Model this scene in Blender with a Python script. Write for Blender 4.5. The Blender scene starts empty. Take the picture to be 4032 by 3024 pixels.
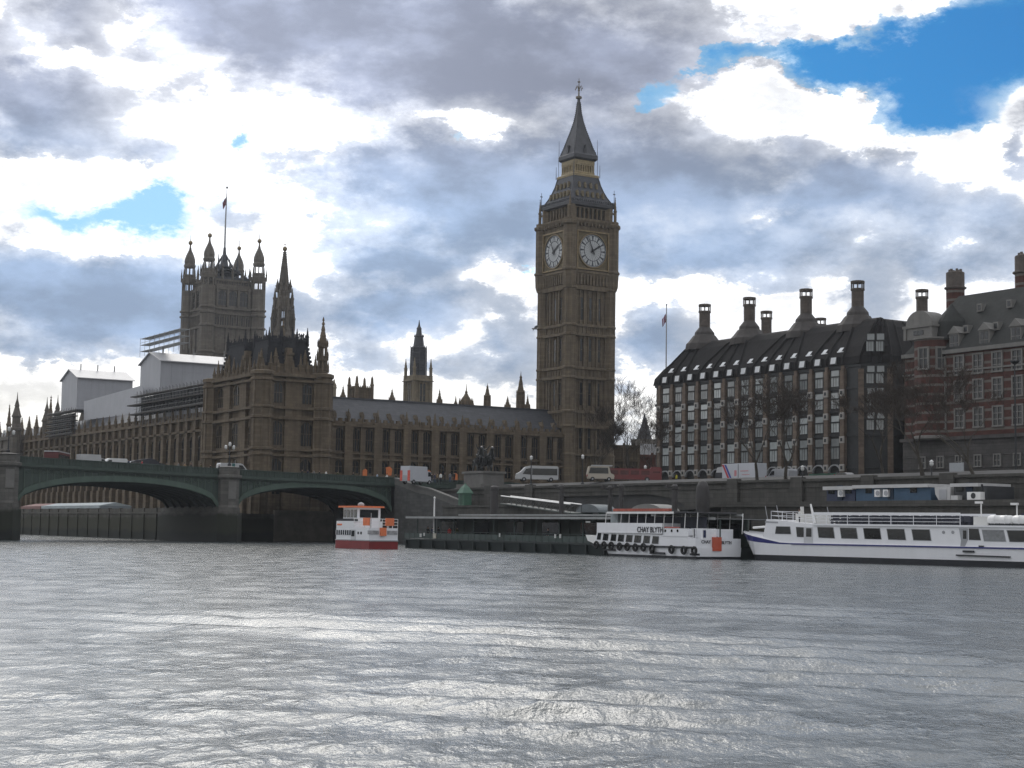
import bpy, bmesh, math, random
import numpy as np
from mathutils import Vector, Matrix

C = bpy.context.scene.collection
SC = bpy.context.scene
R = math.radians

# ------------------------------------------------------------------ camera
# world axes: +X inland (west), +Y up river (south), the clock tower stands at the origin, the water is z = 0
CAM = Vector((-212.8, -315.2, 3.0))
HEAD, PITCH, ROLL = R(31.8), R(5.07), R(0.88)
FPX = 6453.0
F0 = Vector((math.sin(HEAD), math.cos(HEAD), 0)); R0 = Vector((math.cos(HEAD), -math.sin(HEAD), 0))
FW = F0*math.cos(PITCH) + Vector((0, 0, math.sin(PITCH)))
U0 = -F0*math.sin(PITCH) + Vector((0, 0, math.cos(PITCH)))
RT = R0*math.cos(ROLL) + U0*math.sin(ROLL)
UP = U0*math.cos(ROLL) - R0*math.sin(ROLL)
cam = bpy.data.cameras.new('camera'); cam_o = bpy.data.objects.new('camera', cam); C.objects.link(cam_o)
cam_o.matrix_world = Matrix(((RT.x, UP.x, -FW.x, CAM.x), (RT.y, UP.y, -FW.y, CAM.y), (RT.z, UP.z, -FW.z, CAM.z), (0, 0, 0, 1)))
cam.sensor_width = 36; cam.lens = 36*FPX/4032; cam.clip_start = 0.5; cam.clip_end = 20000
SC.camera = cam_o

def ray(sx, sy):
    return FW + RT*((sx-2016)/FPX) + UP*((1512-sy)/FPX)
def PX(sx, sy, X):            # a sight line of the photograph cut with the vertical plane x = X
    d = ray(sx, sy); return CAM + d*((X-CAM.x)/d.x)
def PY(sx, sy, Y):
    d = ray(sx, sy); return CAM + d*((Y-CAM.y)/d.y)
def PD(sx, sy, D):            # ... with the plane at depth D
    d = ray(sx, sy); return CAM + d*(D/d.dot(F0))
def PZ(sx, sy, Z):
    d = ray(sx, sy); return CAM + d*((Z-CAM.z)/d.z)

# ------------------------------------------------------------------ sky
SUN_AZ = HEAD - R(10.5); SUN_EL = R(33)
SUN_DIR = Vector((math.sin(SUN_AZ)*math.cos(SUN_EL), math.cos(SUN_AZ)*math.cos(SUN_EL), math.sin(SUN_EL)))
W = bpy.data.worlds.new('World'); SC.world = W; W.use_nodes = True
nt = W.node_tree; N = nt.nodes; LK = nt.links
for n in list(N): N.remove(n)
def nd(t, **k):
    n = N.new(t)
    for a, v in k.items(): setattr(n, a, v)
    return n
def ln(a, b): LK.new(a, b)
def mth(op, a, b=None, c=None, clamp=False):
    n = nd('ShaderNodeMath', operation=op, use_clamp=clamp)
    for i, v in enumerate((a, b, c)):
        if v is None: continue
        if isinstance(v, (int, float)): n.inputs[i].default_value = v
        else: ln(v, n.inputs[i])
    return n.outputs[0]
def sstep(v, a, b, lo=0, hi=1):
    n = nd('ShaderNodeMapRange', interpolation_type='SMOOTHSTEP')
    ln(v, n.inputs[0])
    for i, x in zip((1, 2, 3, 4), (a, b, lo, hi)): n.inputs[i].default_value = x
    return n.outputs[0]
def mixc(f, a, b, blend='MIX'):
    n = nd('ShaderNodeMix', data_type='RGBA', blend_type=blend)
    for i, v in ((0, f), (6, a), (7, b)):
        if isinstance(v, (int, float)): n.inputs[i].default_value = v
        elif isinstance(v, tuple): n.inputs[i].default_value = (*v, 1)
        else: ln(v, n.inputs[i])
    return n.outputs[2]
tc = nd('ShaderNodeTexCoord')
sep = nd('ShaderNodeSeparateXYZ'); ln(tc.outputs['Generated'], sep.inputs[0])
dx, dy, dz = sep.outputs
az = mth('SUBTRACT', mth('ARCTAN2', dx, dy), HEAD)
el = mth('ARCSINE', dz)
def noise(vec, scale, detail, rough, dist=0):
    n = nd('ShaderNodeTexNoise'); ln(vec, n.inputs['Vector'])
    n.inputs['Scale'].default_value = scale; n.inputs['Detail'].default_value = detail
    n.inputs['Roughness'].default_value = rough; n.inputs['Distortion'].default_value = dist
    return n
flat = nd('ShaderNodeVectorMath', operation='MULTIPLY'); ln(tc.outputs['Generated'], flat.inputs[0]); flat.inputs[1].default_value = (1, 1, 1.9)
nA = noise(flat.outputs[0], 9.0, 9, 0.60)
nB = noise(flat.outputs[0], 26.0, 9, 0.68)
nD = noise(flat.outputs[0], 15.0, 9, 0.56, 0)
def vmath(op, a, b):
    n = nd('ShaderNodeVectorMath', operation=op)
    for i, v in enumerate((a, b)):
        if isinstance(v, tuple): n.inputs[i].default_value = v
        elif v is not None: ln(v, n.inputs[i])
    return n
comb = nd('ShaderNodeCombineXYZ'); ln(az, comb.inputs[0]); ln(el, comb.inputs[1])
wA = vmath('MULTIPLY', vmath('SUBTRACT', nA.outputs['Color'], (.5, .5, .5)).outputs[0], (.085, .055, 0)).outputs[0]
wB = vmath('MULTIPLY', vmath('SUBTRACT', nB.outputs['Color'], (.5, .5, .5)).outputs[0], (.046, .038, 0)).outputs[0]
P2 = vmath('ADD', vmath('ADD', comb.outputs[0], wA).outputs[0], wB).outputs[0]
K = 4032/2212
def blob(prev, px, py, rx, ry, w):            # one soft cloud patch fixed at an azimuth and elevation of the sky
    d = ray(px*K, py*K).normalized()
    a = math.atan2(d.x, d.y) - HEAD; e = math.asin(d.z)
    sx, sy = rx/3540*1.0, ry/3540*1.0
    n = nd('ShaderNodeVectorMath', operation='MULTIPLY_ADD'); ln(P2, n.inputs[0])
    n.inputs[1].default_value = (1/sx, 1/sy, 0); n.inputs[2].default_value = (-a/sx, -e/sy, 0)
    q = vmath('DOT_PRODUCT', n.outputs[0], n.outputs[0]).outputs['Value']
    g = mth('POWER', 0.36788, q)
    return mth('MULTIPLY_ADD', g, w, prev)
BLUE = [(2040, 130, 230, 85, 1.4), (2190, 60, 150, 110, 1.0), (1800, 125, 150, 40, 1.0), (1960, 240, 110, 55, 1.0), (2080, 262, 80, 40, .8), (1600, 130, 70, 34, .8), (1520, 135, 40, 30, .7), (1440, 200, 50, 44, .75), (1420, 240, 40, 18, .5),
        (130, 452, 170, 30, 1.35), (345, 470, 72, 52, 1.45), (290, 440, 80, 26, .8), (545, 312, 18, 30, 1.3), (1135, 608, 30, 12, .75), (960, 300, 26, 14, .5),
        (1990, 20, 60, 22, -.7), (1680, 205, 110, 26, -.8), (2160, 300, 50, 26, -.7), (1850, 205, 30, 18, -.5), (225, 478, 34, 24, -.8), (1700, 70, 170, 26, -.5)]
GREY = [(880, 90, 640, 125, 1.5), (520, 20, 300, 80, .7), (1280, 150, 260, 75, .9), (760, 205, 170, 42, .7), (60, 200, 170, 95, 1.25), (30, 280, 90, 40, .5), (300, 345, 150, 34, .85), (210, 290, 100, 30, .4),
        (880, 400, 250, 110, 1.35), (1160, 430, 210, 130, 1.25), (1420, 400, 160, 110, 1.1), (760, 350, 100, 60, .5), (850, 560, 220, 34, 1.0), (720, 480, 90, 40, .4),
        (860, 660, 210, 50, 1.3), (160, 610, 300, 80, 1.35), (330, 700, 220, 62, 1.1), (60, 740, 170, 30, .7), (1640, 470, 260, 80, 1.05), (1870, 420, 190, 70, 1.1), (1480, 560, 240, 40, 1.1), (2000, 560, 240, 34, .55),
        (1690, 315, 80, 50, .8), (1780, 370, 90, 40, .6), (1390, 720, 80, 80, 1.2), (780, 765, 80, 40, .8), (1090, 760, 80, 55, .85), (2140, 480, 130, 60, .95), (2192, 350, 26, 50, .9),
        (490, 470, 50, 36, .6), (940, 790, 70, 30, .7), (1640, 610, 110, 24, .5), (1880, 640, 90, 40, .45), (1120, 590, 60, 22, .4), (1300, 300, 60, 30, .4),
        (560, 265, 170, 80, -.7), (1000, 282, 160, 20, -.6), (330, 540, 200, 20, -.5), (300, 490, 120, 22, -.5), (1560, 635, 260, 20, -.5), (1050, 600, 50, 40, -.8), (1600, 215, 130, 40, -.7), (285, 45, 60, 55, -.9), (150, 130, 110, 30, -.9), (40, 370, 150, 40, -.6),
        (1640, 465, 55, 20, -.9), (1050, 700, 40, 70, -.4), (620, 470, 60, 60, -.4), (60, 850, 90, 40, -.6), (1950, 330, 140, 30, -.4), (1130, 640, 40, 40, -.5)]
fb = mth('MULTIPLY', mth('SUBTRACT', nB.outputs['Fac'], .5), 0.9)
for b in BLUE: fb = blob(fb, *b)
fbw = mth('MULTIPLY_ADD', mth('SUBTRACT', nD.outputs['Fac'], .5), -1.1, fb)
blue_m = mth('MULTIPLY_ADD', sstep(fb, .40, .62), .62, mth('MULTIPLY', sstep(fbw, .45, 1.25), .38))
fg = mth('MULTIPLY', mth('SUBTRACT', nA.outputs['Fac'], .5), 1.9)
fg = mth('MULTIPLY_ADD', mth('SUBTRACT', nB.outputs['Fac'], .5), .75, fg)
fg = mth('MULTIPLY_ADD', mth('SUBTRACT', nD.outputs['Fac'], .5), 2.0, fg)
for b in GREY: fg = blob(fg, *b)
# the rest of the dome, outside this part of the sky: broken cloud from noise alone
nC = noise(tc.outputs['Generated'], 3.2, 8, .58)
outm = mth('MAXIMUM', sstep(mth('ABSOLUTE', az), .30, .42), sstep(el, .27, .36))
puff = mth('SUBTRACT', .16, mth('ABSOLUTE', mth('SUBTRACT', nB.outputs['Fac'], .5)))
fgp = mth('MULTIPLY_ADD', puff, 1.3, fg)
grey_s = mth('MULTIPLY_ADD', sstep(fgp, .34, .66), .50, mth('MULTIPLY', sstep(fg, .10, 1.35), .50))
grey_m = mth('MAXIMUM', grey_s, mth('MULTIPLY', outm, sstep(nC.outputs['Fac'], (.46), .72, 0, .55)))
dot = nd('ShaderNodeVectorMath', operation='DOT_PRODUCT'); ln(tc.outputs['Generated'], dot.inputs[0]); dot.inputs[1].default_value = SUN_DIR
sd = dot.outputs['Value']
hi = sstep(el, .17, .27)
gcol = mixc(hi, (.225, .31, .455), (.192, .218, .295))
gvar = nd('ShaderNodeVectorMath', operation='SCALE'); ln(gcol, gvar.inputs[0]); ln(sstep(nD.outputs['Fac'], .36, .64, 1.32, .84), gvar.inputs['Scale']); gcol = gvar.outputs[0]
white = mixc(sstep(el, .02, .13), (.90, .87, .79), (.83, .845, .88))
wvar = nd('ShaderNodeVectorMath', operation='SCALE'); ln(white, wvar.inputs[0]); ln(sstep(mth('ADD', mth('MULTIPLY', nB.outputs['Fac'], .5), mth('MULTIPLY', nD.outputs['Fac'], .5)), .40, .60, 1.14, .80), wvar.inputs['Scale']); white = wvar.outputs[0]
lin = mth('MULTIPLY', sstep(fgp, -.05, .25), sstep(fgp, .30, .62, 1, 0))      # bright rims where the cloud thins
wl = nd('ShaderNodeVectorMath', operation='SCALE'); ln(white, wl.inputs[0]); ln(mth('MULTIPLY_ADD', lin, .26, 1.0), wl.inputs['Scale']); white = wl.outputs[0]
gfac = mth('MULTIPLY', grey_m, .95)
cl = mixc(gfac, white, gcol)
glow = mth('MULTIPLY_ADD', mth('POWER', mth('MAXIMUM', sd, 0.0), 26.0), .75, 1.0)     # thin cloud is brighter towards the sun
back = sstep(sd, -.55, .75, .58, 1.0)
glow = blob(glow, 560, 240, 420, 330, .42)
mul = mth('MULTIPLY', glow, back)
cl = mixc(1.0, cl, mixc(0.0, (1, 1, 1), (1, 1, 1)), 'MULTIPLY')
sc_ = nd('ShaderNodeVectorMath', operation='SCALE'); ln(cl, sc_.inputs[0]); ln(mth('MULTIPLY', mul, 10.0), sc_.inputs['Scale'])
sky = nd('ShaderNodeTexSky', sky_type='NISHITA'); sky.sun_disc = False; sky.sun_elevation = SUN_EL; sky.sun_rotation = SUN_AZ
sky.air_density = 1.0; sky.dust_density = .6; sky.ozone_density = 2.0
skt = mixc(1.0, sky.outputs[0], mixc(sstep(az, -.2, .16), (.36, .58, .74), (.075, .34, .60)), 'MULTIPLY')
skt = mixc(sstep(fb, .45, 1.35), vmath('MULTIPLY', skt, (2.1, 1.45, 1.12)).outputs[0], skt)
fin = mixc(blue_m, sc_.outputs[0], skt)
bg = nd('ShaderNodeBackground'); bg.inputs['Strength'].default_value = 0.1; ln(fin, bg.inputs['Color'])
wo = nd('ShaderNodeOutputWorld'); ln(bg.outputs[0], wo.inputs[0])
W.cycles.sampling_method = 'MANUAL'; W.cycles.sample_map_resolution = 512

sun = bpy.data.lights.new('sun', 'SUN'); sun.energy = 0.55; sun.angle = R(24); sun.color = (1, .95, .86)
sun_o = bpy.data.objects.new('sun', sun); C.objects.link(sun_o)
sun_o.rotation_euler = SUN_DIR.to_track_quat('Z', 'Y').to_euler()
SC.view_settings.view_transform = 'Standard'; SC.view_settings.look = 'None'; SC.view_settings.exposure = 0.32; SC.view_settings.gamma = 1
SC.view_settings.use_curve_mapping = False
SC.cycles.use_denoising = True; SC.cycles.denoising_input_passes = 'RGB_ALBEDO_NORMAL'; SC.cycles.denoising_prefilter = 'NONE'; SC.cycles.adaptive_threshold = .004; SC.cycles.diffuse_bounces = 3; SC.cycles.volume_bounces = 0

# ------------------------------------------------------------------ materials
MATS = {}
def mat(name, col, rough=.85, var=.18, scale=.6, metal=0.0, streak=0.0, bump=0.0, spec=.5, col2=None, coat=0, brick=None, alpha=None):
    if name in MATS: return MATS[name]
    m = bpy.data.materials.new(name); m.use_nodes = True; t = m.node_tree; b = t.nodes['Principled BSDF']
    b.inputs['Roughness'].default_value = rough; b.inputs['Metallic'].default_value = metal
    b.inputs['Specular IOR Level'].default_value = spec
    if coat: b.inputs['Coat Weight'].default_value = coat; b.inputs['Coat Roughness'].default_value = .08
    co = t.nodes.new('ShaderNodeTexCoord')
    n1 = t.nodes.new('ShaderNodeTexNoise'); n1.inputs['Scale'].default_value = scale; n1.inputs['Detail'].default_value = 8; n1.inputs['Roughness'].default_value = .65
    t.links.new(co.outputs['Object'], n1.inputs['Vector'])
    fac = n1.outputs['Fac']
    if streak:
        mp = t.nodes.new('ShaderNodeMapping'); mp.inputs['Scale'].default_value = (1.6, 1.6, .09)
        t.links.new(co.outputs['Object'], mp.inputs['Vector'])
        n2 = t.nodes.new('ShaderNodeTexNoise'); n2.inputs['Scale'].default_value = 1.1; n2.inputs['Detail'].default_value = 6
        t.links.new(mp.outputs[0], n2.inputs['Vector'])
        mm = t.nodes.new('ShaderNodeMix'); mm.data_type = 'FLOAT'; mm.inputs[0].default_value = streak
        t.links.new(fac, mm.inputs[2]); t.links.new(n2.outputs['Fac'], mm.inputs[3]); fac = mm.outputs[0]
    mr = t.nodes.new('ShaderNodeMapRange'); mr.inputs[1].default_value = .3; mr.inputs[2].default_value = .7; t.links.new(fac, mr.inputs[0])
    mx = t.nodes.new('ShaderNodeMix'); mx.data_type = 'RGBA'; t.links.new(mr.outputs[0], mx.inputs[0])
    c2 = col2 or tuple(min(1, c*(1+var)) for c in col)
    c1 = tuple(c*(1-var) for c in col)
    mx.inputs[6].default_value = (*c1, 1); mx.inputs[7].default_value = (*c2, 1)
    out = mx.outputs[2]
    if brick:       # masonry courses: (width, height, mortar colour)
        bt = t.nodes.new('ShaderNodeTexBrick'); bt.inputs['Scale'].default_value = 1; bt.inputs['Brick Width'].default_value = brick[0]; bt.inputs['Row Height'].default_value = brick[1]
        bt.inputs['Mortar Size'].default_value = brick[1]*.07; bt.inputs['Color1'].default_value = (1, 1, 1, 1); bt.inputs['Color2'].default_value = (.72, .72, .72, 1)
        bt.inputs['Mortar'].default_value = (brick[2],)*3 + (1,)
        cx = t.nodes.new('ShaderNodeSeparateXYZ'); t.links.new(co.outputs['Object'], cx.inputs[0])
        ad = t.nodes.new('ShaderNodeMath'); t.links.new(cx.outputs[0], ad.inputs[0]); t.links.new(cx.outputs[1], ad.inputs[1])
        cc = t.nodes.new('ShaderNodeCombineXYZ'); t.links.new(ad.outputs[0], cc.inputs[0]); t.links.new(cx.outputs[2], cc.inputs[1])
        t.links.new(cc.outputs[0], bt.inputs['Vector'])
        mu = t.nodes.new('ShaderNodeMix'); mu.data_type = 'RGBA'; mu.blend_type = 'MULTIPLY'; mu.inputs[0].default_value = 1
        t.links.new(out, mu.inputs[6]); t.links.new(bt.outputs['Color'], mu.inputs[7]); out = mu.outputs[2]
    t.links.new(out, b.inputs['Base Color'])
    if bump:
        bp = t.nodes.new('ShaderNodeBump'); bp.inputs['Strength'].default_value = bump; bp.inputs['Distance'].default_value = .05
        t.links.new(n1.outputs['Fac'], bp.inputs['Height']); t.links.new(bp.outputs[0], b.inputs['Normal'])
    MATS[name] = m; return m
def zmix(m, levels, wob=.8):
    """wet weed and tide marks by height above the river: levels = [(z, colour), ...] from the bottom up, then the material's own colour"""
    t = m.node_tree; b = t.nodes['Principled BSDF']; src = b.inputs['Base Color'].links[0].from_socket
    g = t.nodes.new('ShaderNodeNewGeometry'); s = t.nodes.new('ShaderNodeSeparateXYZ'); t.links.new(g.outputs['Position'], s.inputs[0])
    n = t.nodes.new('ShaderNodeTexNoise'); n.inputs['Scale'].default_value = .35; n.inputs['Detail'].default_value = 6; t.links.new(g.outputs['Position'], n.inputs['Vector'])
    a = t.nodes.new('ShaderNodeMath'); a.operation = 'MULTIPLY_ADD'; a.inputs[1].default_value = wob*2; t.links.new(n.outputs['Fac'], a.inputs[0]); t.links.new(s.outputs[2], a.inputs[2])
    for z, c in reversed(levels):
        r = t.nodes.new('ShaderNodeMapRange'); r.inputs[1].default_value = z+wob-.35; r.inputs[2].default_value = z+wob+.35; t.links.new(a.outputs[0], r.inputs[0])
        x = t.nodes.new('ShaderNodeMix'); x.data_type = 'RGBA'; x.inputs[6].default_value = (*c, 1); t.links.new(r.outputs[0], x.inputs[0]); t.links.new(src, x.inputs[7]); src = x.outputs[2]
    t.links.new(src, b.inputs['Base Color']); return m

STONE = mat('palace_limestone', (.138, .106, .070), .9, .45, .5, streak=.55, bump=.4, brick=(1.4, .55, .7))
STONE2 = mat('clock_tower_limestone', (.152, .120, .081), .9, .45, .45, streak=.6, bump=.4, brick=(1.1, .5, .72))
STONE3 = mat('great_tower_limestone', (.13, .114, .094), .9, .36, .25, streak=.6, brick=(1.6, .8, .75))
PALE = mat('pale_stone', (.22, .19, .14), .9, .25, .5, streak=.5)
GLASS = mat('leaded_glass', (.018, .02, .022), .18, .3, 2)
SLATE = mat('slate_roof', (.055, .058, .068), .6, .3, .7, streak=.3, brick=(1.2, .45, .6))
IRON = mat('cast_iron_roof', (.048, .05, .058), .5, .3, .8, metal=.3)
DARKROOF = mat('dark_lead_roof', (.020, .021, .025), .75, .4, .8, spec=.2)
GOLD = mat('gilding', (.20, .15, .08), .5, .3, 1.5, metal=.35)
OPAL = mat('opal_glass', (.41, .43, .44), .3, .05, 2)
BLACK = mat('black_paint', (.015, .017, .02), .5, .2, 2)
WHITE = mat('white_paint', (.78, .78, .77), .35, .05, .5)
GREYP = mat('grey_paint', (.30, .31, .32), .6, .15, .8)
SHEET = mat('white_sheeting', (.35, .36, .39), .55, .10, .25, streak=.4, bump=.3)
SHEETROOF = mat('white_sheet_roof', (.46, .46, .47), .5, .14, .3, streak=.4)
STEEL = mat('scaffold_steel', (.16, .16, .16), .5, .2, 1, metal=.6)
BOARD = mat('scaffold_board', (.06, .055, .05), .8, .3, 1)

# ------------------------------------------------------------------ building helpers
class MB:
    def __init__(s): s.v = []; s.f = []; s.m = []; s.mi = 0; s.sm = []; s.smooth = False
    def add(s, vs, fs):
        o = len(s.v); s.v += [tuple(v) for v in vs]
        for f in fs: s.f.append([i+o for i in f]); s.m.append(s.mi); s.sm.append(s.smooth)
        return s
    def box(s, x0, x1, y0, y1, z0, z1):
        x0, x1 = min(x0, x1), max(x0, x1); y0, y1 = min(y0, y1), max(y0, y1); z0, z1 = min(z0, z1), max(z0, z1)
        return s.add([(x0, y0, z0), (x1, y0, z0), (x1, y1, z0), (x0, y1, z0), (x0, y0, z1), (x1, y0, z1), (x1, y1, z1), (x0, y1, z1)],
              [(0, 3, 2, 1), (4, 5, 6, 7), (0, 1, 5, 4), (1, 2, 6, 5), (2, 3, 7, 6), (3, 0, 4, 7)])
    def wb(s, A, B, s0, s1, o0, o1, z0, z1):           # box on a wall A->B (left to right seen from outside): s along, o outwards
        A = Vector(A[:2]); u = (Vector(B[:2])-A).normalized(); n = Vector((u.y, -u.x))
        p = [A+u*a+n*o for a, o in ((s0, o1), (s1, o1), (s1, o0), (s0, o0))]
        return s.add([(q.x, q.y, z0) for q in p] + [(q.x, q.y, z1) for q in p],
              [(0, 3, 2, 1), (4, 5, 6, 7), (0, 1, 5, 4), (1, 2, 6, 5), (2, 3, 7, 6), (3, 0, 4, 7)])
    def prism(s, poly, z0, z1):
        n = len(poly); a = sum(poly[i][0]*poly[(i+1) % n][1]-poly[(i+1) % n][0]*poly[i][1] for i in range(n))
        if a < 0: poly = poly[::-1]
        return s.add([(*p[:2], z0) for p in poly]+[(*p[:2], z1) for p in poly], [tuple(range(n))[::-1], tuple(range(n, 2*n))]+[(i, (i+1) % n, n+(i+1) % n, n+i) for i in range(n)])
    def extr(s, poly, vec):                              # polygon of 3-D points swept along vec
        n = len(poly); poly = [Vector(p) for p in poly]; vec = Vector(vec)
        nr = Vector((0, 0, 0))
        for i in range(n): nr += poly[i].cross(poly[(i+1) % n])
        if nr.dot(vec) > 0: poly = poly[::-1]
        return s.add([tuple(p) for p in poly]+[tuple(p+vec) for p in poly], [tuple(range(n)), tuple(range(n, 2*n))[::-1]]+[((i+1) % n, i, n+i, n+(i+1) % n) for i in range(n)])
    def lathe(s, cx, cy, prof, n=8, rot=0.0, cap=True):
        vs = []; fs = []
        for r, z in prof:
            for i in range(n):
                a = rot+2*math.pi*i/n; vs.append((cx+r*math.cos(a), cy+r*math.sin(a), z))
        for j in range(len(prof)-1):
            for i in range(n): fs.append((j*n+i, j*n+(i+1) % n, (j+1)*n+(i+1) % n, (j+1)*n+i))
        if cap: fs.append(tuple(range(n))[::-1]); fs.append(tuple(range((len(prof)-1)*n, len(prof)*n)))
        return s.add(vs, fs)
    def sq(s, cx, cy, prof, cap=True):                   # square tapering block: prof of (half side, z)
        return s.lathe(cx, cy, [(a*math.sqrt(2), z) for a, z in prof], 4, math.pi/4, cap)
    def tube(s, pts, rad, n=6, cap=True):
        pts = [Vector(p) for p in pts]
        if not isinstance(rad, (list, tuple)): rad = [rad]*len(pts)
        vs = []; fs = []; ref = None
        for i, p in enumerate(pts):
            d = (pts[min(i+1, len(pts)-1)]-pts[max(i-1, 0)]).normalized()
            if ref is None: ref = d.orthogonal().normalized()
            else: ref = (ref-d*ref.dot(d)).normalized()
            b = d.cross(ref)
            for k in range(n):
                a = 2*math.pi*k/n; vs.append(tuple(p+(ref*math.cos(a)+b*math.sin(a))*rad[i]))
        for j in range(len(pts)-1):
            for k in range(n): fs.append((j*n+k, j*n+(k+1) % n, (j+1)*n+(k+1) % n, (j+1)*n+k))
        if cap: fs.append(tuple(range(n))[::-1]); fs.append(tuple(range((len(pts)-1)*n, len(pts)*n)))
        return s.add(vs, fs)
    def ball(s, c, r, n=8, m=6, sz=1.0):
        return s.lathe(c[0], c[1], [(max(.001, r*math.sin(math.pi*j/m)), c[2]-r*sz*math.cos(math.pi*j/m)) for j in range(m+1)], n)
    def mesh(s, name, mats, off=(0, 0, 0)):
        me = bpy.data.meshes.new(name)
        me.from_pydata([(v[0]-off[0], v[1]-off[1], v[2]-off[2]) for v in s.v], [], s.f)
        for m in (mats if isinstance(mats, (list, tuple)) else [mats]): me.materials.append(m)
        me.polygons.foreach_set('material_index', s.m); me.polygons.foreach_set('use_smooth', s.sm); me.update(); return me
    def build(s, name, mats, parent=None, local=False):
        off = (0, 0, 0)
        if parent is not None and not local: off = wloc(parent)
        o = bpy.data.objects.new(name, s.mesh(name, mats, off)); C.objects.link(o)
        if parent is not None: o.parent = parent
        return o
def wloc(o):
    v = Vector(o.location)
    while o.parent is not None: o = o.parent; v += Vector(o.location)
    return v
def tag(o, label=None, cat=None, group=None, kind=None):
    if label: o['label'] = label
    if cat: o['category'] = cat
    if group: o['group'] = group
    if kind: o['kind'] = kind
    return o
def thing(name, label, cat, loc=(0, 0, 0), rz=0.0, group=None):
    o = bpy.data.objects.new(name, None); C.objects.link(o); o.location = loc; o.rotation_euler = (0, 0, rz); o.empty_display_size = .5
    return tag(o, label, cat, group)
def inst(me, name, parent, loc, rz=0.0):               # one more piece that shares a mesh; loc in world axes
    o = bpy.data.objects.new(name, me); C.objects.link(o)
    o.location = Vector(loc)-(wloc(parent) if parent else Vector((0, 0, 0))); o.rotation_euler = (0, 0, rz); o.parent = parent; return o
def copy_tree(o, parent=None):
    c = o.copy(); C.objects.link(c)
    if parent is not None: c.parent = parent
    for ch in list(o.children): copy_tree(ch, c)
    return c
def place(proto, first, loc, rz, label):
    o = proto if first else copy_tree(proto)
    o.location = loc; o.rotation_euler = (0, 0, rz); o['label'] = label; return o

def win_mesh(name, w, h, nm=1, nt=1, mats=None, fr=.10, dep=.22, arch=True, border=0.0):
    """a window of one piece: dark pane, mullions, transoms; local x along the wall, -y outwards"""
    m = MB(); m.mi = 0; m.box(-w/2, w/2, -.06, .1, 0, h); m.mi = 1
    for i in range(1, nm+1):
        x = -w/2+w*i/(nm+1); m.box(x-fr/2, x+fr/2, -dep, -.03, 0, h-.02)
    for i in range(1, nt+1):
        z = h*i/(nt+1); m.box(-w/2, w/2, -dep+.02, -.03, z-fr/2, z+fr/2)
    if arch:
        for sgn in (-1, 1):
            m.extr([(sgn*w/2, -.03, h-.35*w), (sgn*w/2, -.03, h), (0, -.03, h), (sgn*w*.28, -.03, h-.10*w)], (0, -dep+.05, 0))
    if border:
        for sgn in (-1, 1): m.box(sgn*(w/2), sgn*(w/2+border), -dep-.02, .1, -.01, h+.01)
        m.box(-w/2-border, w/2+border, -dep-.03, .1, h+.01, h+border); m.box(-w/2-border*1.2, w/2+border*1.2, -dep-.08, .1, -border, -.01)
    return m.mesh(name, mats or [GLASS, STONE])
def pinnacle(m, x, y, z0, h, r, n=8):
    """a slender Gothic pinnacle: shaft, gablets, crocketed cone, finial"""
    m.lathe(x, y, [(r, z0), (r, z0+h*.42), (r*1.25, z0+h*.43), (r*1.25, z0+h*.47), (r*.95, z0+h*.48), (r*.72, z0+h*.58), (r*.82, z0+h*.59), (r*.5, z0+h*.70), (r*.6, z0+h*.71),
                   (r*.28, z0+h*.84), (r*.40, z0+h*.85), (r*.16, z0+h*.92), (r*.4, z0+h*.94), (r*.1, z0+h*.96), (.02, z0+h)], n, math.pi/n)
def facets(cx, cy, a):
    return [((cx-a, cy-a), (cx+a, cy-a)), ((cx-a, cy+a), (cx-a, cy-a)), ((cx+a, cy+a), (cx-a, cy+a)), ((cx+a, cy-a), (cx+a, cy+a))]
def wall_at(A, B, s, o, z):
    A = Vector(A[:2]); u = (Vector(B[:2])-A).normalized(); n = Vector((u.y, -u.x)); p = A+u*s+n*o
    return (p.x, p.y, z), math.atan2(u.y, u.x)
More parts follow.
